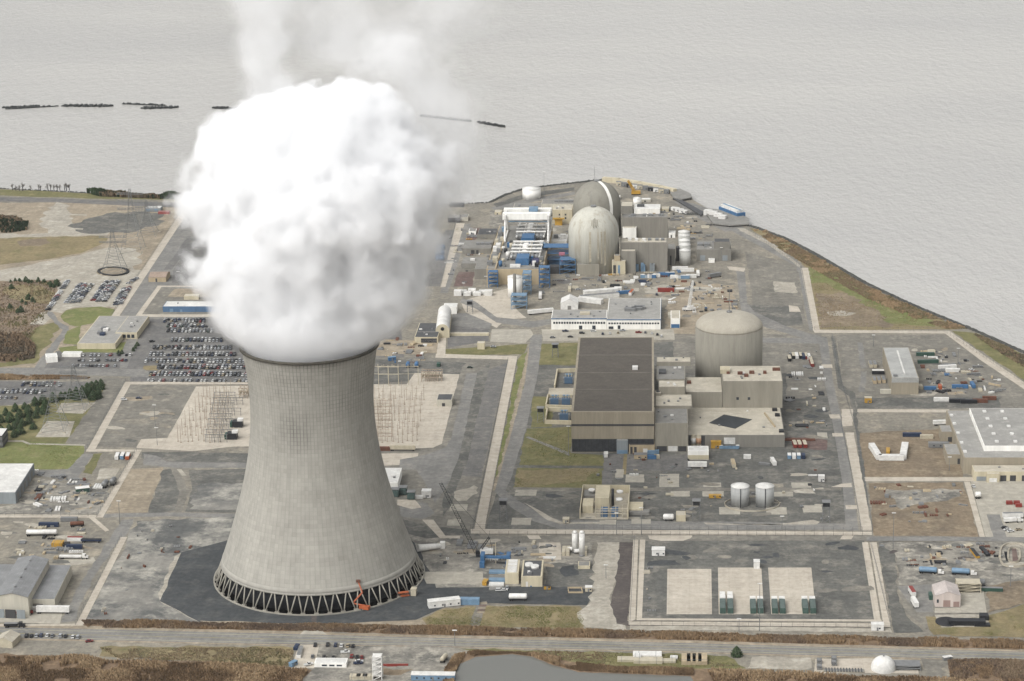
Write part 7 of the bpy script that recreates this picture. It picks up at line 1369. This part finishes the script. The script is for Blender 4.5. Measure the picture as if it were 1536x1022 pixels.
for xx, yy, lb in ((639, 571, 'left brown breaker rack at the back of the right switchyard'), (648, 571, 'middle brown breaker rack at the back of the right switchyard'), (657, 571, 'right brown breaker rack at the back of the right switchyard'), (366, 596, 'dark breaker rack against the tower flank in the left switchyard')):
    c = np.array(g(xx, yy)[:2]); t = empty('breaker_rack', (*c, 0), lb, 'breaker rack'); mb = MB(); [mb.tube((c[0] + a, c[1] + b_, 0), (c[0] + a, c[1] + b_, 8), .3, 4) for a in (-3, 0, 3) for b_ in (-3, 3)]; [mb.obox(c + [0, b_], (1, 0), 7, .6, z, z + .5) for b_ in (-3, 3) for z in (3, 5.5, 7.8)]; mb.build('frame', M_mast, t); mb = MB(); [mb.cyl(c + [a, 0], .9, 3, 6.5, 8) for a in (-2.4, 0, 2.4)]; mb.build('breaker', M_cream, t)
for xx, yy, lb in ((357, 640, 'dark transformer with pale top, upper of two beside the tower flank'), (349, 658, 'dark transformer with pale top, lower of two beside the tower flank')):
    c = np.array(g(xx, yy)[:2]); t = empty('transformer', (*c, 0), lb, 'transformer'); MB().obox(c, (1, 0), 7, 6, .2, 4.6).build('tank', M_black, t); MB().obox(c + [2, 0], (1, 0), 4, 4, 4.6, 6.2).build('conservator', M_white, t); MB().obox(c + [-4.6, 0], (1, 0), 1.4, 6, .4, 4).build('radiator', M_green, t)
trailer(604, 676, 0, 18, 'cream', 'long cream trailer at the lower edge of the right switchyard', H=4); container(577, 676, 0, 8, 'rust', 'rusty skip at the lower edge of right switchyard by the tower')
# transmission towers
M_lat = mat('galvanised_steel', (150, 152, 150), (132, 134, 133), big=.5, fa=.1, rough=.6, k=.9)
def pylon(x, y, ytop, base, label):
    c = np.array(g(x, y)); h = zat(c, ytop); t = empty('transmission_tower', c, label, 'transmission tower', 'lattice transmission towers'); mb = MB(); hw = h * .62
    lattice(mb, c, c + [0, .01, hw], base, base * .25, 9, .18).build('body', M_lat, t); lattice(MB(), c + [0, 0, hw], c + [0, .01, h], base * .25, 1.4, 8, .15).build('mast', M_lat, t)
    for z in (.68, .8, .92): lattice(MB(), c + [-base * .62, 0, h * z], c + [base * .62, 0, h * z], 1.3, 1.3, 8, .12).build('cross_arm', M_lat, t)
    [MB().obox(c + [sx * base / 2, sy * base / 2, 0], (1, 0), 2, 2, .02, .7).build('footing', M_conc, t) for sx in (-1, 1) for sy in (-1, 1)]
pylon(83, 644, 570, 17, 'lattice transmission tower on the lower pale pad by the pines'); pylon(114, 612, 546, 17, 'lattice transmission tower on the upper pale pad by the left car park'); pylon(172, 408, 342, 20, 'lattice transmission tower inside the dark oval bund at far left'); pylon(200, 377, 283, 20, 'tallest lattice transmission tower at far left near the dark gravel'); pylon(222, 352, 300, 18, 'lattice transmission tower on the far gravel nearest the long strip')
# dark oval bund
pts = [np.array(g(170 + 22 * math.cos(a), 408 + 6 * math.sin(a))[:2]) for a in np.linspace(0, 2 * math.pi, 25)]; mb = MB(); [mb.obox((a + d) / 2, d - a, np.hypot(*(d - a)) + 1, 2.4, 0, 1.1) for a, d in zip(pts, pts[1:])]; tag(mb.build('tyre_bund', M_black), 'dark oval bund round the far left transmission tower', 'bund')
tag(MB().cyl(g(170, 408), 15, .3, .45, 24).build('sand_bed', A['tan']), 'tan sand bed inside the dark oval bund', 'sand bed')
# ------------------------------------------------------------------ shore works and river
mb = MB(); pts = [np.array(g(x, y)[:2]) for x, y in ((905, 273), (930, 275), (960, 280), (990, 286), (1012, 291))]
[mb.obox((a + d) / 2, d - a, np.hypot(*(d - a)) + 1, 5, -3, 5) for a, d in zip(pts, pts[1:])]; sw = tag(mb.build('sea_wall', W_beige), 'pale concrete sea wall curving round the shore behind the rear dome', 'sea wall')
def pier(name, label, px, z1, m, skirt=True):
    pts = [g(x, y, z1)[:2] for x, y in px]; c = np.mean(pts, 0); t = empty(name, (*c, 0), label, 'pier'); MB().prism(pts, z1 - 1, z1).build('deck', m, t); mb = MB()
    for p in pts: mb.tube((*(c + (np.array(p) - c) * .95), -5), (*(c + (np.array(p) - c) * .95), z1 - 1), .9, 6)
    mb.prism([tuple(c + (np.array(p) - c) * .9) for p in pts], -4, z1 - 1.02); mb.build('pile', M_black, t); return t
pier('intake_pier', 'dark-sided concrete pier at the tip of the shore', [(1004, 286), (1020, 283), (1036, 290), (1037, 296), (1022, 299), (1010, 296)], 2.5, R_mid)
pier('walkway_pier', 'long dark sloping walkway joining two piers on the shore', [(1010, 297), (1016, 296), (1056, 318), (1052, 323)], 1.6, R_dark)
pier('barge_dock', 'low dock with white gear at the right of the shore', [(1058, 318), (1064, 313), (1100, 316), (1124, 328), (1124, 336), (1095, 338), (1070, 335)], 2.2, R_mid)
c = np.array(g(1098, 322)); t = empty('dock_barge', c, 'blue and white barge-like deckhouse moored at the dock', 'barge'); a_ = np.array(g(1110, 326)[:2]) - np.array(g(1084, 316)[:2]); MB().obox(c, a_, 34, 9, -2, 5).build('hull', M_blue, t); MB().obox(c, a_, 30, 7, 5, 7.5).build('deckhouse', M_white, t); MB().obox(c, a_, 31, 2, 7.5, 7.9).build('roof', M_lblue, t)
for i, (xx, yy) in enumerate(((1062, 323), (1070, 325), (1077, 328), (1084, 331))): hut(xx, yy, -20, 7, 6, 5, 'white', f'white pump cabin, {ordn(i + 1)} from the left on the low dock')
for i, (xx, yy) in enumerate(((1013, 316), (1019, 318), (1025, 320))): hut(xx, yy, -25, 8, 4, 3, 'white', f'white cabin, {ordn(i + 1)} from the left beside the dark walkway')
for i, xx in enumerate(range(928, 1004, 8)): hut(xx, 278.5 + (xx - 928) * .17, -8, 5, 4, 4.2, ('cream', 'grey', 'black', 'white')[i % 4], f'small {("cream", "grey", "black", "white")[i % 4]} pump cabin, {ordn(i + 1)} along the pale sea wall', 'grey')
# low black remains of a dike out in the river
M_dike = mat('wet_dike', (52, 56, 58), (70, 72, 70), big=.05, fa=.3)
for i, (x0, y0, x1, y1, th, lb) in enumerate(((3, 162.5, 60, 159.5, 1.2, 'thin dark dike strip at the left edge of the river'), (8, 164.5, 88, 159.8, 1.0, 'long thin dark dike strip just nearer on the left of the river'), (92, 159.5, 170, 159.8, 3.2, 'thick dark dike bar at the left of the river'), (183, 156.5, 248, 159, 1.0, 'thin curved dark dike strip right of the thick bar'), (211, 163.2, 268, 161.6, 3.0, 'second thick dark dike bar, nearer the steam'), (318, 162.5, 377, 165, 2.6, 'dark dike bar running into the left side of the steam'), (630, 174.5, 707, 183, 1.6, 'broken dark dike strip right of the steam'), (716, 184, 758, 191.5, 2.0, 'last dark dike strip on the right, slanting nearer'))):
    p, q = np.array(g(x0, y0, -3)[:2]), np.array(g(x1, y1, -3)[:2]); L = np.hypot(*(q - p)); u = (q - p) / L; nn = np.array([-u[1], u[0]]); n = 40; wid = th / (ppm(x0, y0) * .24) / 2; up, dn = [], []
    for k in range(n + 1):
        t_ = k / n; ww = wid * (min(1, t_ * 9, (1 - t_) * 9) * .8 + .2) * rnd.uniform(.6, 1.3); c_ = p + u * L * t_; up.append(tuple(c_ + nn * ww)); dn.append(tuple(c_ - nn * ww * rnd.uniform(.6, 1.1)))
    mb = MB()
    for k in range(n): mb.prism([dn[k], dn[k + 1], up[k + 1], up[k]], -5, -3 + rnd.uniform(.8, 2.4))
    tag(mb.build('dike_remnant', M_dike), lb, 'dike')


# ------------------------------------------------------------------ vegetation
def scatter(poly, n, rs):
    """n random ground points inside a pixel outline"""
    P = np.array([g(*p)[:2] for p in poly]); lo, hi = P.min(0), P.max(0); out = np.zeros((0, 2))
    while len(out) < n:
        q = lo + rs.rand(n * 2, 2) * (hi - lo); out = np.vstack([out, q[_inside(q, P)]])
    return out[:n]
def tufts(name, poly, n, h0, h1, wd, mats, label, cat='reeds', seed=1, lean=.25, clump=.5):
    """upright blades in clumps: three crossed leaf-shaped faces per tuft"""
    rs = np.random.RandomState(seed); P = scatter(poly, n, rs)
    if clump: # uneven cover
        v = fbm(np.column_stack([P * .09, np.zeros(len(P))]), 3); P = P[v > np.quantile(v, .1 * clump * 2)]
    n = len(P); v = fbm(np.column_stack([P * .05, np.zeros(n) + 5]), 3); h = (h0 + (h1 - h0) * np.clip((v - .3) * 2.5, 0, 1)) * rs.uniform(.75, 1.2, n); VS = []; m_ = []
    for k in range(2):
        a = rs.rand(n) * math.pi; dx, dy = np.cos(a) * wd * rs.uniform(.6, 1.4, n), np.sin(a) * wd * rs.uniform(.6, 1.4, n); lx, ly = rs.normal(0, lean, n) * h * .5, rs.normal(0, lean, n) * h * .5
        z = np.zeros(n) + .05
        q = np.stack([np.column_stack([P[:, 0] - dx * .6, P[:, 1] - dy * .6, z]), np.column_stack([P[:, 0] + dx * .6, P[:, 1] + dy * .6, z]), np.column_stack([P[:, 0] + dx + lx, P[:, 1] + dy + ly, h]), np.column_stack([P[:, 0] - dx * .3 + lx, P[:, 1] - dy * .3 + ly, h * .86])], 1)
        VS.append(q.reshape(-1, 3)); m_.append(np.clip((v - .32) * 2.8 * len(mats) + rs.normal(0, .7, n), 0, len(mats) - 1).astype(int))
    V = np.vstack(VS); F = np.arange(len(V)).reshape(-1, 4); me = bpy.data.meshes.new(name); me.vertices.add(len(V)); me.vertices.foreach_set('co', V.ravel()); me.loops.add(len(V)); me.loops.foreach_set('vertex_index', np.arange(len(V)))
    me.polygons.add(len(F)); me.polygons.foreach_set('loop_start', np.arange(0, len(V), 4)); me.polygons.foreach_set('loop_total', np.full(len(F), 4))
    for m in mats: me.materials.append(m)
    me.polygons.foreach_set('material_index', np.concatenate(m_)); me.update(); me.validate(); o = bpy.data.objects.new(name, me); COL.objects.link(o); return tag(o, label, cat, None, 'stuff')
LF = lambda nm, c: mat(nm, c, tuple(v * .85 for v in c), big=.5, fine=2, fa=.15, spec=.1, k=1.25)
RD = [LF('reed_dark', (118, 98, 76)), LF('reed_brown', (142, 118, 92)), LF('reed_tan', (158, 134, 105)), LF('reed_pale', (178, 154, 122))]
BR = [LF('bramble_dark', (118, 102, 88)), LF('bramble_red', (136, 116, 97)), LF('bramble_tan', (150, 131, 108))]
SC = [LF('scrub_dark', (108, 98, 84)), LF('scrub_brown', (140, 120, 98)), LF('scrub_tan', (158, 141, 114)), LF('scrub_olive', (122, 117, 86))]
GR = [LF('grass_olive', (132, 126, 86)), LF('grass_tan', (152, 139, 102)), LF('grass_green', (124, 126, 80))]
PN = [LF('needle_dark', (48, 60, 44)), LF('needle_green', (62, 78, 54)), LF('needle_light', (80, 96, 66))]
tufts('reeds', [(122, 931), (384, 936), (640, 941), (880, 947), (1200, 955), (1600, 964), (1600, 975), (1200, 966), (1024, 960), (640, 952), (384, 945), (132, 942)], 26000, .9, 2.1, .35, BR + RD[1:3], 'dark brown reeds filling the ditch between the plant and public road', seed=2)
tufts('reeds', [(-60, 985), (60, 988), (130, 987), (160, 994), (300, 996), (420, 1004), (462, 1008), (440, 1040), (440, 1060), (-60, 1060)], 30000, 1.2, 2.8, .4, RD, 'tall golden brown reed bed filling the bottom left corner', seed=3)
tufts('reeds', [(150, 973), (384, 972), (440, 975), (440, 1000), (300, 994), (180, 990)], 5000, .3, .9, .35, SC, 'low brown scrub between public road and the reed bed at left', seed=4)
tufts('reeds', [(662, 1040), (668, 1003), (682, 986), (715, 978), (790, 980), (845, 992), (920, 1002), (1040, 1005), (1040, 1014), (955, 1011), (868, 1007), (830, 997), (800, 985), (768, 981), (714, 984), (690, 995), (680, 1015), (682, 1040)], 14000, 1.0, 2.4, .35, RD, 'brown reed fringe round the pond beside public road', seed=5)
tufts('reeds', [(1062, 1007), (1160, 1010), (1290, 1016), (1370, 1016), (1420, 1022), (1600, 1028), (1600, 1060), (1085, 1060)], 14000, 1.2, 2.6, .4, RD, 'brown reed bed along the bottom right edge', seed=6)
tufts('reeds', [(1422, 993), (1480, 991), (1600, 998), (1600, 1028), (1426, 1018)], 9000, 1.0, 2.2, .4, RD[:3] + BR, 'dark reed bed at the lower right corner beside the track', seed=7)
tufts('brambles', [(1130, 345), (1150, 347), (1215, 380), (1300, 429), (1400, 474), (1452, 494), (1420, 494), (1380, 482), (1300, 448), (1230, 410), (1170, 375)], 9000, .5, 1.5, .7, SC[1:] + RD[2:], 'reddish brown scrub along the far right shore', seed=8)
tufts('brambles', [(1455, 497), (1536, 532), (1600, 560), (1600, 590), (1500, 530), (1470, 510)], 3000, .6, 1.6, .6, SC, 'brown scrub on the shore beyond the right boundary strip', seed=9)
tufts('brambles', [(130, 290), (300, 298), (330, 300), (330, 303), (300, 301), (150, 295)], 3500, 2.5, 6, 1.3, SC[:2] + PN[:2], 'bushy dark hedge along the far left shore', seed=10)
tufts('brambles', [(-40, 425), (50, 422), (88, 425), (78, 455), (60, 490), (20, 540), (-40, 545)], 3500, .4, 1.6, .6, SC, 'leafless brown scrub on the left edge heath', seed=11)
tufts('brambles', [(-30, 322), (20, 325), (42, 335), (40, 346), (10, 350), (-30, 345)], 1500, 1, 4, 1.2, SC[:2] + PN[:1], 'dark thicket on the far left field', seed=12)
tufts('brambles', [(-30, 500), (30, 505), (52, 520), (52, 538), (20, 544), (-30, 540)], 2500, 1.5, 4, 1.0, SC[:2], 'grey leafless thicket at the left edge by the road', seed=13)
tufts('reeds', [(-40, 563), (108, 564), (136, 567), (132, 569), (-40, 571)], 3500, .8, 1.8, .4, RD[1:], 'orange-brown reed strip above the left edge car park', seed=14)
tufts('grass_tufts', [(636, 930), (656, 918), (700, 912), (780, 910), (866, 912), (876, 930), (868, 944), (760, 940), (642, 937)], 6000, .15, .5, .3, GR, 'short olive grass on the bank right of the tower', 'grass', seed=15)
tufts('grass_tufts', [(1392, 928), (1480, 927), (1540, 908), (1600, 904), (1600, 958), (1402, 951)], 5000, .15, .6, .3, GR, 'rough olive grass below the pinkish shed', 'grass', seed=16)
tufts('grass_tufts', [(800, 645), (856, 642), (854, 680), (904, 684), (903, 726), (872, 732), (774, 730)], 4000, .1, .35, .35, GR, 'short grass on the lawn left of the turbine hall', 'grass', seed=17)
tufts('grass_tufts', [(-60, 666), (60, 665), (122, 670), (116, 698), (98, 703), (50, 703), (-60, 700)], 3000, .1, .35, .35, GR, 'short grass on the lawn above the white-roofed left shed', 'grass', seed=18)
tufts('grass_tufts', [(1216, 405), (1250, 412), (1330, 454), (1400, 484), (1400, 492), (1230, 493)], 4000, .1, .5, .5, GR + SC[1:3], 'rough grass inside the far right shore strip', 'grass', seed=19)
tufts('grass_tufts', [(700, 974), (1024, 982), (1090, 985), (1110, 1000), (1000, 1003), (880, 998), (800, 984)], 4000, .15, .6, .35, GR + SC[:2], 'rough grass between the road and the pond', 'grass', seed=20)
def conifer(h, r, n, rs):
    """layered boughs of small needle sprays round a trunk"""
    V, F, Mi = [], [], []
    for i in range(n):
        t = rs.rand() ** .8; z = h * (.1 + .9 * t); rr = r * (1 - t ** 1.6) ** .75 * (.45 + .55 * math.sqrt(rs.rand())) * (1 + .25 * math.sin(t * 40)); a = rs.rand() * 6.283
        c = np.array([rr * math.cos(a), rr * math.sin(a), z - rr * .25]); s = rs.uniform(.3, .62) * (1.15 - .5 * t); o = len(V)
        d = np.array([math.cos(a), math.sin(a), -.45]) * s * 1.5; sd = np.array([-math.sin(a), math.cos(a), rs.uniform(-.4, .4)]) * s
        V += [c - d * .5 - sd * .5, c - d * .3 + sd * .6, c + d + sd * .3, c + d * .8 - sd * .5]; F.append((o, o + 1, o + 2, o + 3)); Mi.append(min(2, int(rs.rand() * 1.6 + t * .9 + (rr / r) * .4)))
    return V, F, Mi
PROTO = []
for k in range(3):
    rs = np.random.RandomState(40 + k); V, F, Mi = conifer(8, 3.5 + .4 * k, 1100, rs); me = bpy.data.meshes.new('pine_crown'); me.from_pydata([tuple(v) for v in V], [], F)
    for m in PN: me.materials.append(m)
    me.polygons.foreach_set('material_index', Mi); mb = MB().tube((0, 0, 0), (0, 0, 7.6), .24, 6, r1=.05); mt = bpy.data.meshes.new('trunk'); mt.from_pydata(mb.v, [], mb.f); mt.materials.append(W_dark); PROTO.append((me, mt))
def tree(name, x, y, s, protos, label, cat, group, seed=0):
    c = g(x, y); t = empty(name, c, label, cat, group); t.rotation_euler = (0, 0, rnd.uniform(0, 6.28)); t.scale = (s * rnd.uniform(.85, 1.15), s * rnd.uniform(.85, 1.15), s)
    me, mt = rnd.choice(protos)
    for nm, m in (('crown', me), ('trunk', mt)): o = bpy.data.objects.new(nm, m); COL.objects.link(o); o.parent = t
    return t
pts = [(x, y) for x, y in [(8, 622), (16, 632), (24, 618), (30, 628), (38, 612), (45, 622), (52, 610), (58, 618), (64, 606), (70, 612), (12, 645), (22, 642), (34, 640), (20, 655), (44, 636), (56, 628), (30, 650), (5, 655), (50, 644), (66, 622), (-6, 640), (80, 603), (90, 600), (98, 597), (106, 596), (114, 594), (122, 590), (130, 588), (138, 585), (146, 582), (152, 578), (128, 596), (136, 594), (146, 590), (118, 600), (154, 585), (1, 634), (40, 626), (26, 634), (140, 600), (148, 597)]]
pts = sorted((x + rnd.uniform(-2, 2), y + rnd.uniform(-1.5, 1.5)) for x, y in pts)
for i, (x, y) in enumerate(pts): tree('pine_tree', x, y, rnd.uniform(.6, 1.0), PROTO, f'dark green pine, {ordn(i + 1)} from the left in the belt below the left edge car park', 'pine tree', 'pines below the left car park')
pts = sorted([(rnd.uniform(0, 92), 421 + rnd.uniform(0, 4)) for _ in range(12)] + [(66 + rnd.uniform(0, 20), rnd.uniform(424, 434)) for _ in range(9)] + [(rnd.uniform(10, 80), rnd.uniform(432, 470)) for _ in range(10)])
for i, (x, y) in enumerate(pts): tree('pine_tree', x, y, rnd.uniform(.3, .7), PROTO, f'small dark conifer, {ordn(i + 1)} from the left on the left edge heath', 'conifer', 'conifers on the heath')
tree('pine_tree', 1105, 984, .75, PROTO, 'lone dark conifer beside the public road right of the pond', 'conifer', None)
for i, x in enumerate((285, 291, 297, 303)): tree('pine_tree', x, 298, rnd.uniform(.6, 1.0), PROTO, f'dark shore conifer, {ordn(i + 1)} from the left at the edge of the steam', 'conifer', 'shore conifers')
for i, (x, y) in enumerate(((206, 519), (203, 523), (200, 527), (183, 531), (178, 531.5))): tree('pine_tree', x, y, .45, PROTO, f'clipped dark shrub, {ordn(i + 1)} from the right at the visitor building corner', 'shrub', 'shrubs at the visitor building')
BARE = []
for k in range(3):
    rs = np.random.RandomState(70 + k); mb = MB()
    def limb(p, d, L, r, lev):
        q = p + d * L; mb.tube(p, q, r, 4, r1=r * .6)
        if lev:
            for _ in range(5): e = d + rs.normal(0, .34, 3); e[2] = abs(e[2]) + .25; limb(p + d * L * rs.uniform(.3, 1), e / np.linalg.norm(e), L * .66, r * .5, lev - 1)
    limb(np.zeros(3), np.array([0, 0, 1.0]), 3.0, .15, 4); me = bpy.data.meshes.new('bare_crown'); me.from_pydata(mb.v, [], mb.f); me.materials.append(LF('bare_twig', (96, 88, 80)))
    mt = bpy.data.meshes.new('trunk'); m2 = MB().tube((0, 0, 0), (0, 0, 4.6), .34, 6, r1=.2); mt.from_pydata(m2.v, [], m2.f); mt.materials.append(W_dark); BARE.append((me, mt))
for i, x in enumerate((19, 24, 29, 34, 46, 58, 61, 72, 76, 81, 86, 90, 97, 100, 104)): tree('bare_tree', x, 286.3 + rnd.uniform(-.6, .8), rnd.uniform(.9, 1.35), BARE, f'leafless tree, {ordn(i + 1)} from the left on the far left shore', 'tree', 'leafless trees on the far shore')
# ------------------------------------------------------------------ loose stone and yard clutter (nobody could count it)
def rocks(name, line_, n, wid, s0, s1, m, label, seed, z=(-2.5, .3)):
    rs = np.random.RandomState(seed); P = [np.array(g(*p)[:2]) for p in line_]; Ls = [np.hypot(*(b - a)) for a, b in zip(P, P[1:])]; mb = MB()
    for i in range(n):
        t = rs.rand() * sum(Ls); k = 0
        while t > Ls[k]: t -= Ls[k]; k += 1
        d = (P[k + 1] - P[k]) / Ls[k]; nn = np.array([-d[1], d[0]]); o = rs.uniform(-1, 1); c = P[k] + d * t + nn * o * wid; s = rs.uniform(s0, s1); zc = z[0] + (z[1] - z[0]) * (1 - abs(o)) + rs.uniform(-.2, .3)
        v = [np.array(q) * s * rs.uniform(.7, 1.2) + [c[0], c[1], zc] for q in ((1, 0, 0), (-1, 0, 0), (0, 1, 0), (0, -1, 0), (0, 0, .8), (0, 0, -.8))]
        mb.add(v, [(0, 2, 4), (2, 1, 4), (1, 3, 4), (3, 0, 4), (2, 0, 5), (1, 2, 5), (3, 1, 5), (0, 3, 5)])
    return tag(mb.build(name, m), label, 'rocks', None, 'stuff')
M_rock = mat('wet_rock', (74, 76, 74), (96, 95, 90), (54, 56, 56), big=.3, fa=.25)
rocks('riprap', [(1125, 339), (1140, 344), (1178, 358), (1215, 377), (1300, 426), (1360, 454), (1400, 471), (1455, 493), (1536, 529), (1600, 558)], 6500, 4.5, .8, 1.9, M_rock, 'dark rock armour along the far right shore', 21)
rocks('riprap', [(735, 304), (757, 293), (785, 284), (840, 277), (905, 270)], 2500, 4, .8, 1.8, M_rock, 'grey rock armour on the shore behind the turbine deck', 22)
rocks('riprap', [(1005, 312), (1030, 322), (1056, 322)], 700, 5, .8, 1.6, M_rock, 'grey rock heap under the dark walkway on the shore', 23)
rocks('riprap', [(0, 283), (100, 288), (180, 293), (300, 297), (500, 303), (660, 308), (735, 304)], 2500, 3, .7, 1.6, M_rock, 'rock edging along the far left shore', 24)
def clutter(name, poly, n, label, seed, s=(.6, 3.2), cols=None):
    rs = np.random.RandomState(seed); n = int(n * .8); P = scatter(poly, n, rs); cols = cols or [M_white, M_grey, M_steel, M_rust, M_black, M_cream, M_blue, W_brick, M_dblue, M_yellow]; pr = np.array([5, 8, 7, 2, 4, 5, .5, 4, .5, .2][:len(cols)]); pr = pr / pr.sum(); mb = MB()
    k = 0
    while k < len(P):     # short rows of like things, lined up with the yard
        a = rs.choice([0, math.pi / 2, math.pi / 2 + .15, rs.rand() * 3.14], p=[.4, .35, .15, .1]); ux, uy = math.cos(a), math.sin(a); L = rs.uniform(*s) * rs.choice([1, 1, 1.6, 3]); W2 = rs.uniform(.35, .9) * s[1] * .5; hh = rs.uniform(.3, 1.5); ci = int(rs.choice(len(cols), p=pr)); m = int(rs.choice([1, 2, 3, 4, 6]))
        for q in range(m): mb.obox(P[k] + np.array([-uy, ux]) * (q - m / 2) * W2 * 1.35 + rs.normal(0, .12, 2), (ux, uy), L * rs.uniform(.85, 1.1), W2, .15, hh, ci)
        k += max(1, m - 1)
    return tag(mb.build(name, cols), label, 'clutter', None, 'stuff')
clutter('scrap', [(1380, 525), (1440, 530), (1500, 570), (1500, 590), (1390, 592), (1384, 560)], 260, 'scattered scrap and parts in the right-hand scrap yard', 31)
clutter('scrap', [(20, 700), (150, 722), (150, 765), (40, 768), (60, 740)], 200, 'scattered building material in the messy left yard', 32)
clutter('scrap', [(20, 785), (140, 785), (150, 800), (100, 840), (20, 835)], 90, 'scattered building material in the lower left yard', 33)
clutter('scrap', [(1000, 425), (1100, 430), (1105, 465), (1040, 470), (1005, 460)], 200, 'construction material spread in the older units yard', 34)
clutter('scrap', [(820, 412), (1060, 405), (1070, 430), (900, 438), (800, 440), (800, 420)], 260, 'small gear scattered before the reactor domes', 35)
clutter('scrap', [(640, 812), (830, 812), (835, 850), (735, 850), (720, 832), (650, 850)], 110, 'material lying about the muddy ground right of the tower', 36)
clutter('scrap', [(560, 505), (650, 512), (650, 545), (570, 545)], 110, 'crates and gear on sandy ground right of the steam', 37)
clutter('scrap', [(675, 340), (740, 345), (735, 395), (690, 430), (665, 420)], 140, 'small gear around the offices left of the turbine deck', 38)
clutter('scrap', [(1320, 818), (1500, 815), (1500, 850), (1345, 850)], 120, 'debris in the muddy lower right yard', 39, cols=[M_rust, M_grey, M_black, W_brick, M_cream])
clutter('scrap', [(1310, 728), (1440, 728), (1455, 775), (1320, 790)], 90, 'debris on the brown ground of the right yard', 40, cols=[M_rust, M_grey, W_brick, M_cream])
clutter('scrap', [(860, 795), (890, 640), (985, 690), (1240, 690), (1250, 780), (880, 782)], 170, 'small fittings across the inner gravel yard', 41, s=(.5, 2))
clutter('scrap', [(970, 850), (985, 850), (978, 920), (968, 920)], 26, 'pale stones lined up left of the pale pads', 42, s=(.5, 1.6), cols=[M_conc, M_grey])
clutter('scrap', [(205, 790), (320, 785), (330, 800), (250, 840), (200, 900), (180, 920), (150, 925)], 60, 'stones and debris on the blotched ground left of the tower', 43, s=(.5, 1.8), cols=[M_conc, M_grey, M_rust])
clutter('scrap', [(930, 330), (1000, 310), (1060, 335), (1090, 355), (1040, 360), (940, 320)], 130, 'gear on the shore behind the grey panelled buildings', 44)
clutter('scrap', [(1180, 520), (1230, 520), (1240, 640), (1185, 650)], 90, 'gear on gravel right of the squat reactor', 45)
# thin steam drifting off above and behind the plume
def wisp(K, seed, thr, sc=.03, flat=1.0):
    K = np.array(K, float)
    def f(P):
        z = P[..., 2]; cx, cy, rx, ry = (np.interp(z, K[:, 0], K[:, i]) for i in (1, 2, 3, 4)); r = np.sqrt(((P[..., 0] - cx) / rx) ** 2 + ((P[..., 1] - cy) / ry) ** 2)
        s = (1 - r) * .75 + 1.5 * (fbm(P * sc + seed, 5, .62) - .5) + .22 * (.42 - worley(P * .05 + seed)) - thr
        return np.minimum(np.minimum(s, (z - K[0, 0]) / 25), (K[-1, 0] - z) / 25)
    return f
WL = [(-.08, .0012), (0, .002), (.08, .004), (.17, .007), (.27, .012)]
steam('steam_wisp', wisp([(120, -25, 55, 20, 20), (150, -28, 62, 20, 20), (185, -32, 75, 25, 24), (215, -32, 85, 32, 26), (240, -22, 92, 34, 26)], 4.2, .07, .034), ((-85, 40), (15, 130), (118, 242)), 2.2, [(a, d * 1.5) for a, d in WL], (TC[0], TC[1], TH), 'thin wisp of steam rising above the left side of the plume')
steam('steam_wisp', wisp([(150, 35, 70, 34, 24), (185, 40, 90, 72, 28), (220, 48, 110, 95, 30), (260, 60, 130, 95, 30)], 8.8, .12, .026), ((-70, 170), (30, 175), (148, 262)), 2.6, [(a, d * .8) for a, d in WL], (TC[0], TC[1], TH), 'faint veil of steam drifting above the right side of the plume')
steam('steam_wisp', wisp([(30, 62, 52, 22, 24), (80, 72, 58, 26, 26), (120, 70, 64, 40, 28), (150, 55, 66, 45, 28), (178, 48, 70, 22, 20)], 2.4, .05, .03), ((15, 125), (15, 110), (28, 180)), 2.2, [(a, d * 1.5) for a, d in WL], (TC[0], TC[1], TH), 'torn thin steam along the right flank of the plume')
# ------------------------------------------------------------------ air
hz = bpy.data.materials.new('haze'); hz.use_nodes = True; hz.node_tree.nodes.remove(hz.node_tree.nodes['Principled BSDF'])
v = hz.node_tree.nodes.new('ShaderNodeVolumePrincipled'); v.inputs['Color'].default_value = (.93, .95, .97, 1); v.inputs['Density'].default_value = 1.4e-5; v.inputs['Anisotropy'].default_value = .1
hz.node_tree.links.new(v.outputs[0], hz.node_tree.nodes['Material Output'].inputs['Volume'])
o = MB().box(-9500, -3000, -7, 9500, 16500, 580).build('haze', hz); o['kind'] = 'stuff'
